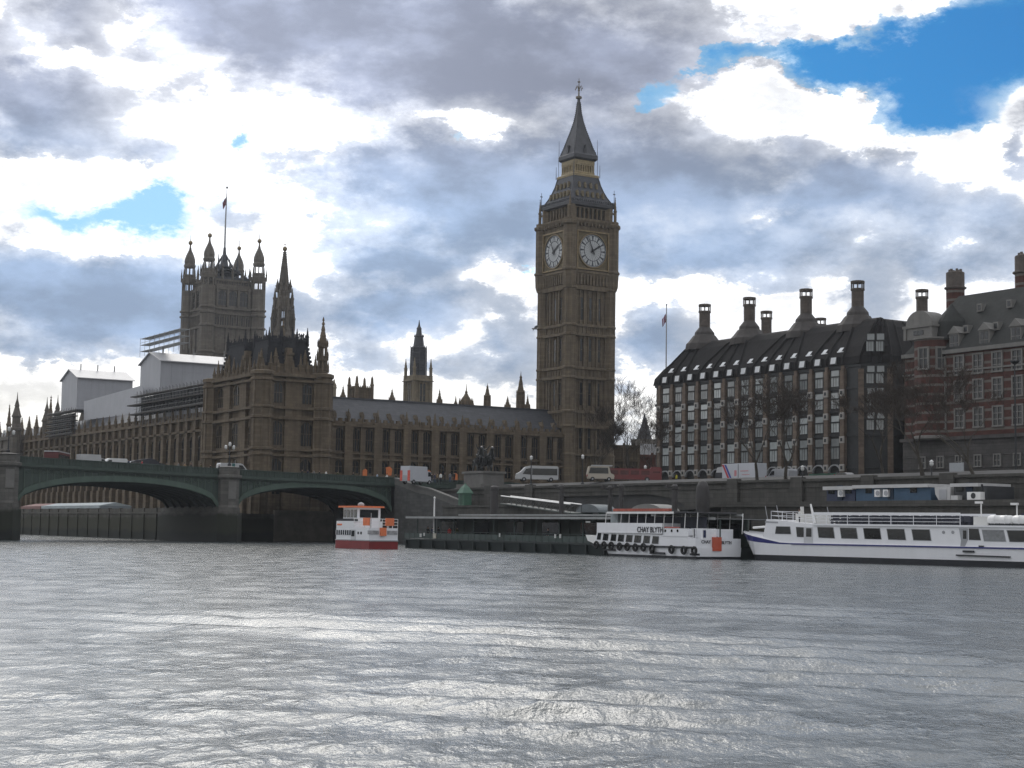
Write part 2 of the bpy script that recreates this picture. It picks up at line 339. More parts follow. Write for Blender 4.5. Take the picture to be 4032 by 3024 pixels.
def gothic(root, mb, A, B, z0, z1, n, rows, pw=1.4, pd=.7, k=2, sw=.7, sd=.4, strings=(), merl=True, pin=0, pinr=.4, t=1.2, first=True, last=True, wname='window', mats=None):
    """a Gothic wall front: slab, buttresses at each bay, lesser piers between k windows, string courses, battlements; windows are separate pieces"""
    L = (Vector(B[:2])-Vector(A[:2])).length; bay = L/n
    mb.wb(A, B, 0, L, -t, 0, z0, z1)
    for i in range(n+1):
        if (i == 0 and not first) or (i == n and not last): continue
        mb.wb(A, B, i*bay-pw/2, i*bay+pw/2, -.1, pd, z0, z1+.35)
        mb.wb(A, B, i*bay-pw*.62, i*bay+pw*.62, -.05, pd+.25, z0, z0+(z1-z0)*.28)
        if pin:
            p, _ = wall_at(A, B, i*bay, pd*.4, 0); pinnacle(mb, p[0], p[1], z1+.3, pin, pinr)
    for i in range(n):
        for j in range(1, k):
            mb.wb(A, B, (i+j/k)*bay-sw/2, (i+j/k)*bay+sw/2, -.1, sd, z0, z1-.1)
            if merl and pin:
                p, _ = wall_at(A, B, (i+j/k)*bay, 0, 0); pinnacle(mb, p[0], p[1], z1+.2, pin*.55, pinr*.7, 6)
    for a, b, d in strings: mb.wb(A, B, -.1, L+.1, -.2, d, a, b)
    if merl:
        mb.wb(A, B, 0, L, -.5, .12, z1, z1+.55); c = int(L/1.5)
        for i in range(c): mb.wb(A, B, (i+.25)*L/c, (i+.75)*L/c, -.45, .10, z1+.5, z1+1.15)
    for zb, zt, wf, nm, ntr in rows:
        w = (bay/k-(pw+sw)/2 if k > 1 else bay-pw)*wf
        me = win_mesh(wname, w, zt-zb, nm, ntr, mats or [GLASS, STONE])
        for i in range(n):
            for j in range(k):
                c = (i+(j+.5)/k)*bay + (0 if k == 1 else (pw-sw)/4*(1 if j == 0 else -1 if j == k-1 else 0))
                p, rz = wall_at(A, B, c, 0, zb); inst(me, wname, root, p, rz)
# ------------------------------------------------------------------ river
def build_water():
    rng = np.random.default_rng(7)
    zc = CAM.z
    ang = np.concatenate([np.linspace(-75, -22, 60)[:-1], np.linspace(-22, 22, 860), np.linspace(22, 75, 60)[1:]])*math.pi/180
    # rows: evenly spread in the picture from close to the boat out to the far bank
    inv = np.linspace(1/9.0, 1/330.0, 760); r = np.concatenate([[0.5, 4, 6.5], 1/inv, [380, 450, 600, 900, 1500, 3000]])
    A, Rr = np.meshgrid(ang+HEAD, r)
    X = CAM.x+np.sin(A)*Rr; Y = CAM.y+np.cos(A)*Rr
    dr = np.gradient(r)[:, None]*np.ones_like(X)
    Z = np.zeros_like(X); DX = np.zeros_like(X); DY = np.zeros_like(X)
    wind = HEAD+R(150)                                     # waves run towards the camera and a little across
    for i in range(150):
        lam = 0.34*(9/0.34)**rng.random()**1.25
        th = wind+rng.normal(0, 1.1); kx, ky = math.sin(th)*2*math.pi/lam, math.cos(th)*2*math.pi/lam
        amp = .0023*lam*(0.6+.8*rng.random())
        if lam > 1.2: amp *= (1.2/lam)**1.0
        ph = rng.random()*6.283
        att = np.clip(1.6-4.2*dr/lam, 0, 1)
        # patches of rougher and smoother water
        q = kx*X+ky*Y+ph+1.3*np.sin(X*.031+i)+1.1*np.sin(Y*.027+2*i)
        s = np.sin(q); a = amp*att
        Z += a*(s+.28*np.sin(2*q+1.57))
        DX += a*np.cos(q)*math.sin(th)*.8; DY += a*np.cos(q)*math.cos(th)*.8
    gust = .85+.20*np.sin(X*.045+Y*.021)*np.sin(Y*.038-X*.012+1)+.16*np.sin(X*.13+.7)*np.sin(Y*.11)
    # the wash of the boat the picture was taken from: a few steeper humps
    for (bx, by, lam, w, am) in ((1.5, 28, 3.2, 5, .12), (9.5, 34, 3.6, 6, .11), (4.0, 44, 4.0, 8, .10), (-7, 52, 4.4, 9, .10), (11, 64, 5, 11, .10), (3, 80, 6, 13, .10), (-16, 75, 6, 14, .09)):
        wx = CAM.x+R0.x*bx+F0.x*by; wy = CAM.y+R0.y*bx+F0.y*by
        u = (X-wx)*F0.x+(Y-wy)*F0.y+.22*((X-wx)*R0.x+(Y-wy)*R0.y); v = (X-wx)*R0.x+(Y-wy)*R0.y
        Z += 1.0*am*np.exp(-(v/w)**2-(u/(1.6*lam))**2)*np.cos(2*math.pi*u/lam+v*.25)
    Z *= gust; fade = np.clip(Rr/6, 0, 1); Z *= fade
    X = X+DX*fade; Y = Y+DY*fade
    co = np.stack([X, Y, Z], -1).reshape(-1, 3).astype(np.float32)
    nr, nc = X.shape
    i = np.arange(nr*nc).reshape(nr, nc)
    q = np.stack([i[:-1, :-1], i[:-1, 1:], i[1:, 1:], i[1:, :-1]], -1).reshape(-1, 4)[:, ::-1]
    me = bpy.data.meshes.new('river_water'); me.vertices.add(len(co)); me.vertices.foreach_set('co', co.ravel())
    me.loops.add(q.size); me.loops.foreach_set('vertex_index', q.ravel().astype(np.int32)); me.polygons.add(len(q))
    me.polygons.foreach_set('loop_start', np.arange(0, q.size, 4, dtype=np.int32)); me.polygons.foreach_set('loop_total', np.full(len(q), 4, dtype=np.int32))
    me.polygons.foreach_set('use_smooth', np.ones(len(q), dtype=bool)); me.update(calc_edges=True); me.validate()
    m = bpy.data.materials.new('river_water'); m.use_nodes = True; t = m.node_tree; b = t.nodes['Principled BSDF']
    b.inputs['Base Color'].default_value = (.085, .098, .102, 1); b.inputs['Roughness'].default_value = .34; b.inputs['IOR'].default_value = 1.34
    b.inputs['Specular IOR Level'].default_value = .5
    tc = t.nodes.new('ShaderNodeTexCoord'); m0 = t.nodes.new('ShaderNodeMapping'); m0.inputs['Rotation'].default_value = (0, 0, HEAD+R(6)); t.links.new(tc.outputs['Object'], m0.inputs['Vector'])
    mp = t.nodes.new('ShaderNodeMapping'); mp.inputs['Scale'].default_value = (1, .55, 1); t.links.new(m0.outputs[0], mp.inputs['Vector'])
    def nz(sc, d, ro): 
        n = t.nodes.new('ShaderNodeTexNoise'); n.inputs['Scale'].default_value = sc; n.inputs['Detail'].default_value = d; n.inputs['Roughness'].default_value = ro; t.links.new(mp.outputs[0], n.inputs['Vector']); return n.outputs['Fac']
    bump = None
    for sc, d, ro, dist in ((2.6, 5, .68, .066), (8.0, 3, .60, .022)):
        bp = t.nodes.new('ShaderNodeBump'); bp.inputs['Strength'].default_value = 1.0; bp.inputs['Distance'].default_value = dist
        t.links.new(nz(sc, d, ro), bp.inputs['Height'])
        if bump is not None: t.links.new(bump, bp.inputs['Normal'])
        bump = bp.outputs[0]
    t.links.new(bump, b.inputs['Normal'])
    mr = t.nodes.new('ShaderNodeMapRange'); mr.inputs[1].default_value = .36; mr.inputs[2].default_value = .64; mr.inputs[3].default_value = .10; mr.inputs[4].default_value = .27      # ruffled and slick patches
    t.links.new(nz(.55, 7, .68), mr.inputs[0]); t.links.new(mr.outputs[0], b.inputs['Roughness'])
    me.materials.append(m)
    o = bpy.data.objects.new('river', me); C.objects.link(o); tag(o, 'grey choppy river water with small waves', 'river', kind='structure')
build_water()

PAVE = mat('street_asphalt', (.055, .055, .055), .9, .2, .5)
g = MB(); g.prism([(-67.5, -700), (1500, -700), (1500, 1200), (-81, 1200), (-81, 17), (-64, 17), (-64, -13), (-67.5, -13)], -2, 9.2)
tag(g.build('ground', PAVE), 'grey paved streets of the far bank', 'ground', kind='structure')
g = MB(); g.box(-1200, -330, -900, 1200, -1.5, 1.0)
tag(g.build('near_bank', mat('river_mud', (.10, .09, .07))), 'low muddy bank behind the viewer', 'ground', kind='structure')

# ------------------------------------------------------------------ clock tower
def zb(sy): return PD(2268, sy, 380).z
KZ = (zb(311)-9.2)/(107.9-9.2)
def clock_tower():
    t = thing('clock_tower', 'tall Gothic stone clock tower with pale dials and pointed iron spire', 'clock tower', (0, 0, 9.2))
    a = 5.75
    m = MB(); m.box(-a, a, -a, a, 9.2, 61)
    zs = [58.0, 49.5, 47.4, 39.8, 37.6, 29.9, 26.6, 20.1]
    for A, B in facets(0, 0, a):
        L = 2*a
        for i, s in enumerate(np.linspace(1.55, L-1.55, 8)):               # long vertical panelling
            big = i in (0, 7, 2, 5)
            m.wb(A, B, s-(.22 if big else .11), s+(.22 if big else .11), -.1, .42 if big else .24, 9.2, 58.5)
        for z0, z1, d in ((57.4, 58.4, .75), (49.0, 49.6, .8), (46.9, 47.5, .8), (39.3, 39.9, .8), (37.1, 37.7, .8), (29.4, 30.0, .85), (26.0, 26.7, .85), (19.8, 20.3, .9), (12.4, 12.8, 1.0)):
            m.wb(A, B, -.3, L+.3, -.1, d, z0, z1)
        for zc0, zc1 in ((47.5, 49.0), (37.7, 39.3), (26.7, 29.4)):        # panelled bands between the string courses
            m.wb(A, B, .9, L-.9, -.1, .30, zc0, zc1)
            for s in np.linspace(1.3, L-1.3, 9): m.wb(A, B, s-.16, s+.16, -.1, .52, zc0-.1, zc1+.1)
    for sx in (-1, 1):
        for sy in (-1, 1):
            cx, cy = sx*(a-.35), sy*(a-.35)
            m.lathe(cx, cy, [(1.75, 9.2), (1.75, 20), (1.55, 20.4), (1.5, 60.5)], 8, math.pi/8)
            for z in zs: m.lathe(cx, cy, [(1.52, z-.5), (1.8, z-.4), (1.8, z), (1.52, z+.2)], 8, math.pi/8)
            for k in range(8):                                              # sunk panels on the buttress faces, drawn as ribs at the arrises
                an = math.pi/8+k*math.pi/4; px, py = cx+1.5*math.cos(an), cy+1.5*math.sin(an)
                m.box(px-.1, px+.1, py-.1, py+.1, 20.6, 60)
    m.build('shaft', STONE2, t)
    wm = win_mesh('window', .62, 5.2, 0, 1, [GLASS, STONE2], arch=True)
    for A, B in facets(0, 0, a)[:2]:
        for z in (50.6, 41.2, 31.2, 21.4):
            for s in (1.55+8.4/7*1.5, a, 2*a-1.55-8.4/7*1.5):
                p, rz = wall_at(A, B, s, .02, z); inst(wm, 'window', t, p, rz)
    # clock stage
    m = MB(); b = 6.25
    m.sq(0, 0, [(5.9, 57.9), (6.1, 58.6), (6.15, 60.0), (6.5, 61.0), (6.5, 61.6), (b, 61.8), (b, 72.2), (6.65, 72.6), (6.95, 73.2), (6.95, 73.6), (6.1, 73.8)])
    for A, B in facets(0, 0, 6.1):
        for s in np.linspace(1.2, 11, 12): m.wb(A, B, s-.22, s+.22, -.1, .45, 58.6, 60.9)           # corbel arcade under the dials
        m.wb(A, B, 1.0, 11.2, 0, .62, 61.2, 61.7)
        for s in np.linspace(1.6, 10.6, 10): m.wb(A, B, s-.16, s+.16, 0, .9, 72.0, 72.7)
    for sx in (-1, 1):
        for sy in (-1, 1):
            cx, cy = sx*(b-.35), sy*(b-.35)
            m.lathe(cx, cy, [(1.2, 57.8), (1.5, 58.8), (1.62, 61.5), (1.85, 61.7), (1.85, 62.1), (1.55, 62.3), (1.55, 71.9), (1.95, 72.3), (1.95, 72.9), (1.5, 73.1), (1.5, 73.7)], 8, math.pi/8)
            m.box(cx+sx*.9, cx+sx*2.1, cy-.12, cy+.12, 72.4, 72.7); m.box(cx-.12, cx+.12, cy+sy*.9, cy+sy*2.1, 72.4, 72.7)   # gargoyles
    m.build('clock_stage', STONE2, t)
    for sx in (-1, 1):
        for sy in (-1, 1): g = MB(); pinnacle(g, sx*6.35, sy*6.35, 73.4, 6.4, .36); g.build('corner_pinnacle', STONE2, t)
    # the dials
    ring = MB(); n = 60; r_out = 3.78
    numer = mat('dial_ironwork', (.035, .04, .055), .5, .2, 2)
    zc = 9.2+(zb(1002.5)-9.2)/KZ
    for A, B in facets(0, 0, b)[:2]:
        u = (Vector(B)-Vector(A)).normalized(); nn = Vector((u.y, -u.x)); ctr = Vector(((A[0]+B[0])/2, (A[1]+B[1])/2))
        def P(x, z, o): q = ctr+u*x+nn*o; return (q.x, q.y, zc+z)
        def disc(m, r0, r1, o0, o1, n=48):
            vs = []; fs = []
            for k in range(n):
                c, s_ = math.cos(2*math.pi*k/n), math.sin(2*math.pi*k/n)
                vs += [P(r0*c, r0*s_, o1), P(r1*c, r1*s_, o1), P(r1*c, r1*s_, o0), P(r0*c, r0*s_, o0)]
            for k in range(n):
                j = (k+1) % n
                for q in range(3): fs.append((4*k+q, 4*k+q+1, 4*j+q+1, 4*j+q))
                fs.append((4*k+3, 4*k, 4*j, 4*j+3))
            m.add(vs, fs)
        def bar(m, ang, r0, r1, w0, w1, o0, o1):
            d = (math.sin(ang), math.cos(ang)); e = (d[1], -d[0])
            pts = [(d[0]*r0-e[0]*w0, d[1]*r0-e[1]*w0), (d[0]*r0+e[0]*w0, d[1]*r0+e[1]*w0), (d[0]*r1+e[0]*w1, d[1]*r1+e[1]*w1), (d[0]*r1-e[0]*w1, d[1]*r1-e[1]*w1)]
            m.extr([P(x, z, o0) for x, z in pts], nn.to_3d()*(o1-o0))
        f = MB(); S_ = 4.15                                          # gilded square surround with cut-in spandrels
        for x0, x1, z0, z1, o in ((-S_-.35, -S_, -S_-.35, S_+.35, .5), (S_, S_+.35, -S_-.35, S_+.35, .5), (-S_, S_, S_, S_+.35, .48), (-S_, S_, -S_-.35, -S_, .48)):
            f.extr([P(x0, z0, .0), P(x1, z0, .0), P(x1, z1, .0), P(x0, z1, .0)], nn.to_3d()*o)
        disc(f, r_out, r_out+.24, 0, .42)
        cf = f.build('clock_face', GOLD, t)
        sp = MB(); sp.extr([P(-S_, -S_, .0), P(S_, -S_, .0), P(S_, S_, .0), P(-S_, S_, .0)], nn.to_3d()*.10)
        sp.build('spandrel_panel', mat('spandrel_gilt', (.12, .095, .05), .7, .45, 2.2), cf)
        d = MB(); disc(d, .02, r_out, .1, .20); d.build('dial', OPAL, cf)
        k = MB(); disc(k, 3.42, 3.5, .1, .25); disc(k, 2.28, 2.42, .1, .25); disc(k, r_out-.1, r_out, .1, .27)
        for i in range(12): bar(k, i*math.pi/6, 2.42, 3.42, .10, .24, .19, .26); bar(k, i*math.pi/6+math.pi/12, 2.42, 3.42, .02, .03, .19, .25)
        for i in range(60): bar(k, i*math.pi/30, 3.5, r_out-.06, .035, .035, .19, .25)
        for i in range(24): bar(k, i*math.pi/12, .3, 2.3, .01, .016, .19, .225)
        k.build('numeral_ring', numer, cf)
        h = MB(); bar(h, R(-24), -.9, 3.5, .17, .06, .42, .47); h.build('minute_hand', BLACK, cf)
        h = MB(); bar(h, R(58), -.6, 1.75, .22, .18, .34, .39); bar(h, R(58), 1.7, 2.5, .34, .02, .34, .39); disc(h, .02, .3, .2, .46, 12); h.build('hour_hand', BLACK, cf)
    # belfry
    m = MB(); c = 5.45; z0, z1 = 73.6, 76.9
    m.box(-c+.6, c-.6, -c+.6, c-.6, z0, z1); 
    for A, B in facets(0, 0, c):
        L = 2*c; m.wb(A, B, 0, 1.25, -.7, 0, z0, z1); m.wb(A, B, L-1.25, L, -.7, 0, z0, z1)
        m.wb(A, B, 1.2, L-1.2, -.7, .02, z0, z0+.45); m.wb(A, B, 1.2, L-1.2, -.7, .02, z1-.5, z1)
        for s in np.linspace(1.25, L-1.25, 8): m.wb(A, B, s-.22, s+.22, -.65, .12, z0+.1, z1-.1)
    for sx in (-1, 1):
        for sy in (-1, 1):
            m.lathe(sx*(c-.2), sy*(c-.2), [(1.0, z0), (1.0, z1)], 8, math.pi/8)
            m.tube([(sx*6.35, sy*6.35, 75.4), (sx*5.9, sy*5.9, 75.9), (sx*5.4, sy*5.4, 76.6)], .22, 5)          # flying buttress to the pinnacle
    bel = m.build('belfry', STONE2, t)
    op = MB()
    for A, B in facets(0, 0, c)[:2]:
        ss = np.linspace(1.25, 2*c-1.25, 8)
        for i in range(7): op.wb(A, B, ss[i]+.25, ss[i+1]-.25, -.62, -.52, z0+.5, z1-.55)
    op.build('louvre', BLACK, bel)
    # lower iron roof
    m = MB(); m.sq(0, 0, [(5.6, 76.6), (6.2, 76.9), (6.25, 77.6), (5.95, 77.9), (5.5, 78.5), (4.9, 79.6), (4.35, 80.9), (3.85, 82.4), (3.5, 84.0), (3.4, 84.6)])
    roofp = [(5.25, 79.0), (4.35, 80.9), (3.85, 82.4), (3.5, 84.0)]
    for sx in (-1, 1):
        for sy in (-1, 1):
            m.tube([(sx*a_, sy*a_, z) for a_, z in [(5.95, 77.9), (5.5, 78.5), (4.9, 79.6), (4.35, 80.9), (3.85, 82.4), (3.45, 84.2)]], .16, 5)
            m.tube([(sx*6.15, sy*6.15, 77.4), (sx*6.15, sy*6.15, 81.2)], [.1, .05], 5); m.box(sx*6.15-.3, sx*6.15+.3, sy*6.15-.05, sy*6.15+.05, 80.2, 80.4)
    for A, B in facets(0, 0, 6.1): 
        for s in np.linspace(.3, 11.9, 20): m.wb(A, B, s-.14, s+.14, -.2, .1, 77.4, 78.3)
    lr = m.build('lower_roof', IRON, t)
    DG = mat('dull_gilding', (.16, .13, .075), .6, .4, 2); dm = MB()             # two rows of little gilded dormers on each slope
    dm.extr([(-.28, -.25, 0), (.28, -.25, 0), (.28, -.25, .8), (0, -.25, 1.35), (-.28, -.25, .8)], (0, .9, 0)); dme = dm.mesh('dormer', DG)
    for rz in (0, -math.pi/2):
        for z, aa, xs in ((79.1, 5.2, np.linspace(-3.6, 3.6, 6)), (81.4, 4.2, np.linspace(-2.4, 2.4, 4))):
            for x in xs:
                c_, s_ = math.cos(rz), math.sin(rz); inst(dme, 'dormer', lr, (x*c_+aa*s_, x*s_-aa*c_, z), rz)
    # open lantern with gilded columns
    m = MB(); e = 2.75
    m.sq(0, 0, [(3.55, 84.2), (3.6, 84.7), (3.3, 84.9), (2.2, 85.0), (2.2, 88.4), (3.1, 88.5)])
    for A, B in facets(0, 0, e):
        L = 2*e
        for s in np.linspace(0.1, L-.1, 9): m.wb(A, B, s-.13, s+.13, -.26, 0, 84.8, 87.5)
        m.wb(A, B, -.05, L+.05, -.4, .06, 87.3, 88.5); m.wb(A, B, -.05, L+.05, -.3, .08, 84.7, 85.5)
        for s in np.linspace(.4, L-.4, 8): m.wb(A, B, s-.25, s+.25, -.3, -.02, 87.0, 87.4)
    m.build('lantern', mat('lantern_gilding', (.27, .215, .12), .6, .35, 2), t)
    m = MB(); m.sq(0, 0, [(2.1, 85.0), (2.1, 88.2)]); m.build('bell_chamber', BLACK, t)
    m = MB(); prof = [(3.0, 88.2), (3.35, 88.6), (3.35, 89.4), (3.05, 89.8), (2.52, 91.3), (1.92, 93.5), (1.32, 95.6), (.82, 97.7), (.48, 99.8), (.26, 102.4), (.24, 103.1)]
    m.sq(0, 0, prof)
    for sx in (-1, 1):
        for sy in (-1, 1):
            m.tube([(sx*q, sy*q, z) for q, z in prof[3:10]], .09, 5)
            for i in range(26):                                     # crockets up the four hips
                z = 90.2+i*.46; q = float(np.interp(z, [p[1] for p in prof], [p[0] for p in prof])); m.box(sx*q-.1, sx*q+.1, sy*q-.1, sy*q+.1, z, z+.2)
            m.tube([(sx*3.3, sy*3.3, 84.8), (sx*3.3, sy*3.3, 88.6)], .05, 5); m.tube([(sx*3.25, sy*3.25, 89.4), (sx*3.25, sy*3.25, 93.3)], [.08, .03], 5)
            m.tube([(sx*3.7, sy*3.7, 84.2), (sx*3.7, sy*3.7, 87.2)], [.09, .04], 5)
    for axs in (0, 1):
        def q(o, s, zz): return (s, -o, zz) if axs == 0 else (-o, s, zz)
        m.extr([q(3.1, -.35, 89.6), q(3.1, .35, 89.6), q(3.1, .35, 90.6), q(3.1, 0, 91.8), q(3.1, -.35, 90.6)], (0, 1, 0) if axs == 0 else (1, 0, 0))
    sp = m.build('spire', IRON, t)
    m = MB(); m.lathe(0, 0, [(.2, 103), (.75, 103.3), (.75, 103.7), (.2, 103.8), (.16, 105), (.08, 107.6), (.02, 108.2)], 8)
    for k in range(4):
        an = k*math.pi/2+R(20); d_ = Vector((math.cos(an), math.sin(an), 0))
        m.tube([Vector((0, 0, 105.0)), Vector((0, 0, 106.1))+d_*.4, Vector((0, 0, 106.2))+d_*.75, Vector((0, 0, 105.6))+d_*1.0], .07, 5)
        m.ball(tuple(Vector((0, 0, 105.5))+d_*1.0), .14, 6, 4)
    m.ball((0, 0, 105.2), .28); m.box(-.38, .38, -.06, .06, 107.1, 107.3); m.box(-.06, .06, -.38, .38, 107.1, 107.3); m.ball((0, 0, 107.2), .2, 6, 4)
    m.build('finial', mat('dark_gilding', (.14, .12, .09), .5, .3, 2, metal=.3), sp)
    t.scale = (1, 1, KZ)
clock_tower()

# ------------------------------------------------------------------ royal tower far behind
VC = PD(881, 1100, 620); VX, VY = VC.x, VC.y
def zv(sy): return PD(881, sy, 620).z
def great_tower():
    t = thing('great_tower', 'huge square stone tower with four domed corner turrets and a flagpole', 'tower', (VX, VY, 9.2))
    a = 9.6; top = zv(1148)
    m = MB(); m.box(VX-a, VX+a, VY-a, VY+a, 9.2, top-.3)
    for A, B in facets(VX, VY, a):
        L = 2*a
        for zc, h, d in ((zv(1227), .8, .7), (zv(1248), .7, .7), (zv(1298), .9, .8), (zv(1151), .8, .6), (zv(1400), .8, .8), (zv(1520), .8, .8)): m.wb(A, B, 0, L, -.1, d, zc-h/2, zc+h/2)
        for s in np.linspace(3.2, L-3.2, 4): m.wb(A, B, s-.55, s+.55, -.1, .55, 20, zv(1300)); m.wb(A, B, s-.4, s+.4, -.1, .75, zv(1225), top+.4)
        for s in np.linspace(2.5, L-2.5, 16): m.wb(A, B, s-.2, s+.2, -.1, .4, zv(1296), zv(1250))
    m.build('wall', STONE3, t)
    wm = win_mesh('window', 3.3, zv(1158)-zv(1215), 2, 2, [GLASS, STONE3]); w2 = win_mesh('window', 1.5, zv(1260)-zv(1292), 0, 0, [GLASS, STONE3])
    for A, B in facets(VX, VY, a)[:2]:
        for i in range(3):
            p, rz = wall_at(A, B, 3.2+(i+.5)*(2*a-6.4)/3, .02, zv(1215)); inst(wm, 'window', t, p, rz)
        for i in range(7):
            p, rz = wall_at(A, B, 3.6+i*2.0, .02, zv(1292)); inst(w2, 'window', t, p, rz)
    for sx in (-1, 1):
        for sy in (-1, 1):
            cx, cy = VX+sx*10.0, VY+sy*10.0; r = 2.75; m = MB()
            z0, zl0, zl1, zg, zu0, zu1, zd, zn, zo = 9.2, zv(1145), zv(1116), zv(1096), zv(1080), zv(1050), zv(1046), zv(985), zv(953)
            m.lathe(cx, cy, [(r+.4, z0), (r+.4, 40), (r, 41), (r, zl0)], 8, math.pi/8)
            for zz in (zv(1400), zv(1298), zv(1248), zv(1227)): m.lathe(cx, cy, [(r+.1, zz-.5), (r+.5, zz-.3), (r+.5, zz+.3), (r+.1, zz+.5)], 8, math.pi/8)
            m.lathe(cx, cy, [(r, zl1), (r+.1, zl1+.5), (r+.25, zg-.6), (r+.25, zg), (r-.6, zg+.2), (2.05, zg+.6), (2.05, zu0)], 8, math.pi/8)
            for k in range(8):
                an = math.pi/8+k*math.pi/4; 
                m.tube([(cx+(r-.35)*math.cos(an), cy+(r-.35)*math.sin(an), zl0-.3), (cx+(r-.35)*math.cos(an), cy+(r-.35)*math.sin(an), zl1+.3)], .38, 5)
                am = an+math.pi/8; m.tube([(cx+(r-.5)*math.cos(am), cy+(r-.5)*math.sin(am), zl0-.3), (cx+(r-.5)*math.cos(am), cy+(r-.5)*math.sin(am), zl1+.3)], .11, 4)
                m.tube([(cx+1.8*math.cos(an), cy+1.8*math.sin(an), zu0-.3), (cx+1.8*math.cos(an), cy+1.8*math.sin(an), zu1+.6)], .24, 5)
                pinnacle(m, cx+(r+.2)*math.cos(an), cy+(r+.2)*math.sin(an), zg-1.4, 5.2, .3, 5)
            m.lathe(cx, cy, [(2.05, zu1-.2), (2.25, zu1+.3), (2.25, zd+.4), (1.95, zd+.8), (2.05, zd+1.8), (1.95, zd+2.8), (1.5, zd+4.2), (.95, zd+5.4), (.55, zn+.3), (.32, zn+1.4), (.22, zo-1.0)], 8, math.pi/8)
            tu = m.build('corner_turret', STONE3, t)
            b = MB(); b.smooth = True; b.ball((cx, cy, zo), .85, 10, 8); b.tube([(cx, cy, zo+.6), (cx, cy, zo+3.0)], [.14, .05], 5); b.tube([(cx, cy, zo-1.6), (cx, cy, zo-.6)], .3, 6)
            b.build('finial', GOLD, tu)
    # parapet and iron roof with the flagstaff
    m = MB(); zp = zv(1115)
    for A, B in facets(VX, VY, 9.0):
        m.wb(A, B, 0, 18, -.5, 0, top-.4, top+1.5); m.wb(A, B, 0, 18, -.6, .15, zp-.5, zp+.2)
        for s in np.linspace(2.5, 15.5, 14): m.wb(A, B, s-.28, s+.28, -.4, -.1, top+1.3, zp-.3)
        for s in (5.0, 9.0, 13.0): p, _ = wall_at(A, B, s, -.2, 0); pinnacle(m, p[0], p[1], zp, 6.5, .45, 6)
    m.build('parapet', STONE3, t)
    m = MB(); za, zbse = zv(1004), zv(1090)
    m.sq(VX, VY, [(8.0, top-.5), (7.2, zbse-1)])
    for sx in (-1, 1):
        for sy in (-1, 1):
            m.tube([(VX+sx*6.6, VY+sy*6.6, zbse-1), (VX+sx*2.6, VY+sy*2.6, zv(1058)), (VX+sx*.4, VY+sy*.4, za)], [.6, .45, .3], 6)
            pinnacle(m, VX+sx*3.8, VY+sy*3.8, zbse-.5, 9, .5, 6); m.tube([(VX+sx*4.6, VY+sy*4.6, zv(1072)), (VX, VY, zv(1050))], .3, 5)
    for k in range(3): m.sq(VX, VY, [(5.6-k*1.5, zv(1082-k*14)), (5.6-k*1.5, zv(1080-k*14))])
    m.lathe(VX, VY, [(2.6, zbse-1), (1.8, zv(1050)), (1.2, zv(1020)), (.75, za), (.5, zv(975))], 8)
    m.build('iron_roof', IRON, t)
    m = MB(); z1 = zv(738); m.tube([(VX, VY, zv(980)), (VX, VY, (za+z1)/2), (VX+.15, VY-.1, z1)], [.42, .3, .18], 8); m.ball((VX+.15, VY-.1, z1), .5)
    m.build('flagpole', GREYP, t)
    fl = MB(); p0 = Vector((VX-.15, VY, zv(776)))
    for k in range(4):                                               # a limp flag hanging in folds
        x = k*.34; fl.extr([p0+Vector((-x*.75, x*.45, -x*1.6)), p0+Vector((-(x+.34)*.75, (x+.34)*.45+(.25 if k % 2 else -.15), -(x+.34)*1.6)), p0+Vector((-(x+.34)*.6, (x+.34)*.4, -(x+.34)*1.6-2.9+k*.1)), p0+Vector((-x*.6, x*.4, -x*1.6-3.0))], (.06, .06, 0))
    o = fl.build('flag', mat('flag_cloth', (.16, .05, .07), .9, .6, 1.2)); tag(o, 'small dark limp flag on the tall pole above the square tower', 'flag')
great_tower()
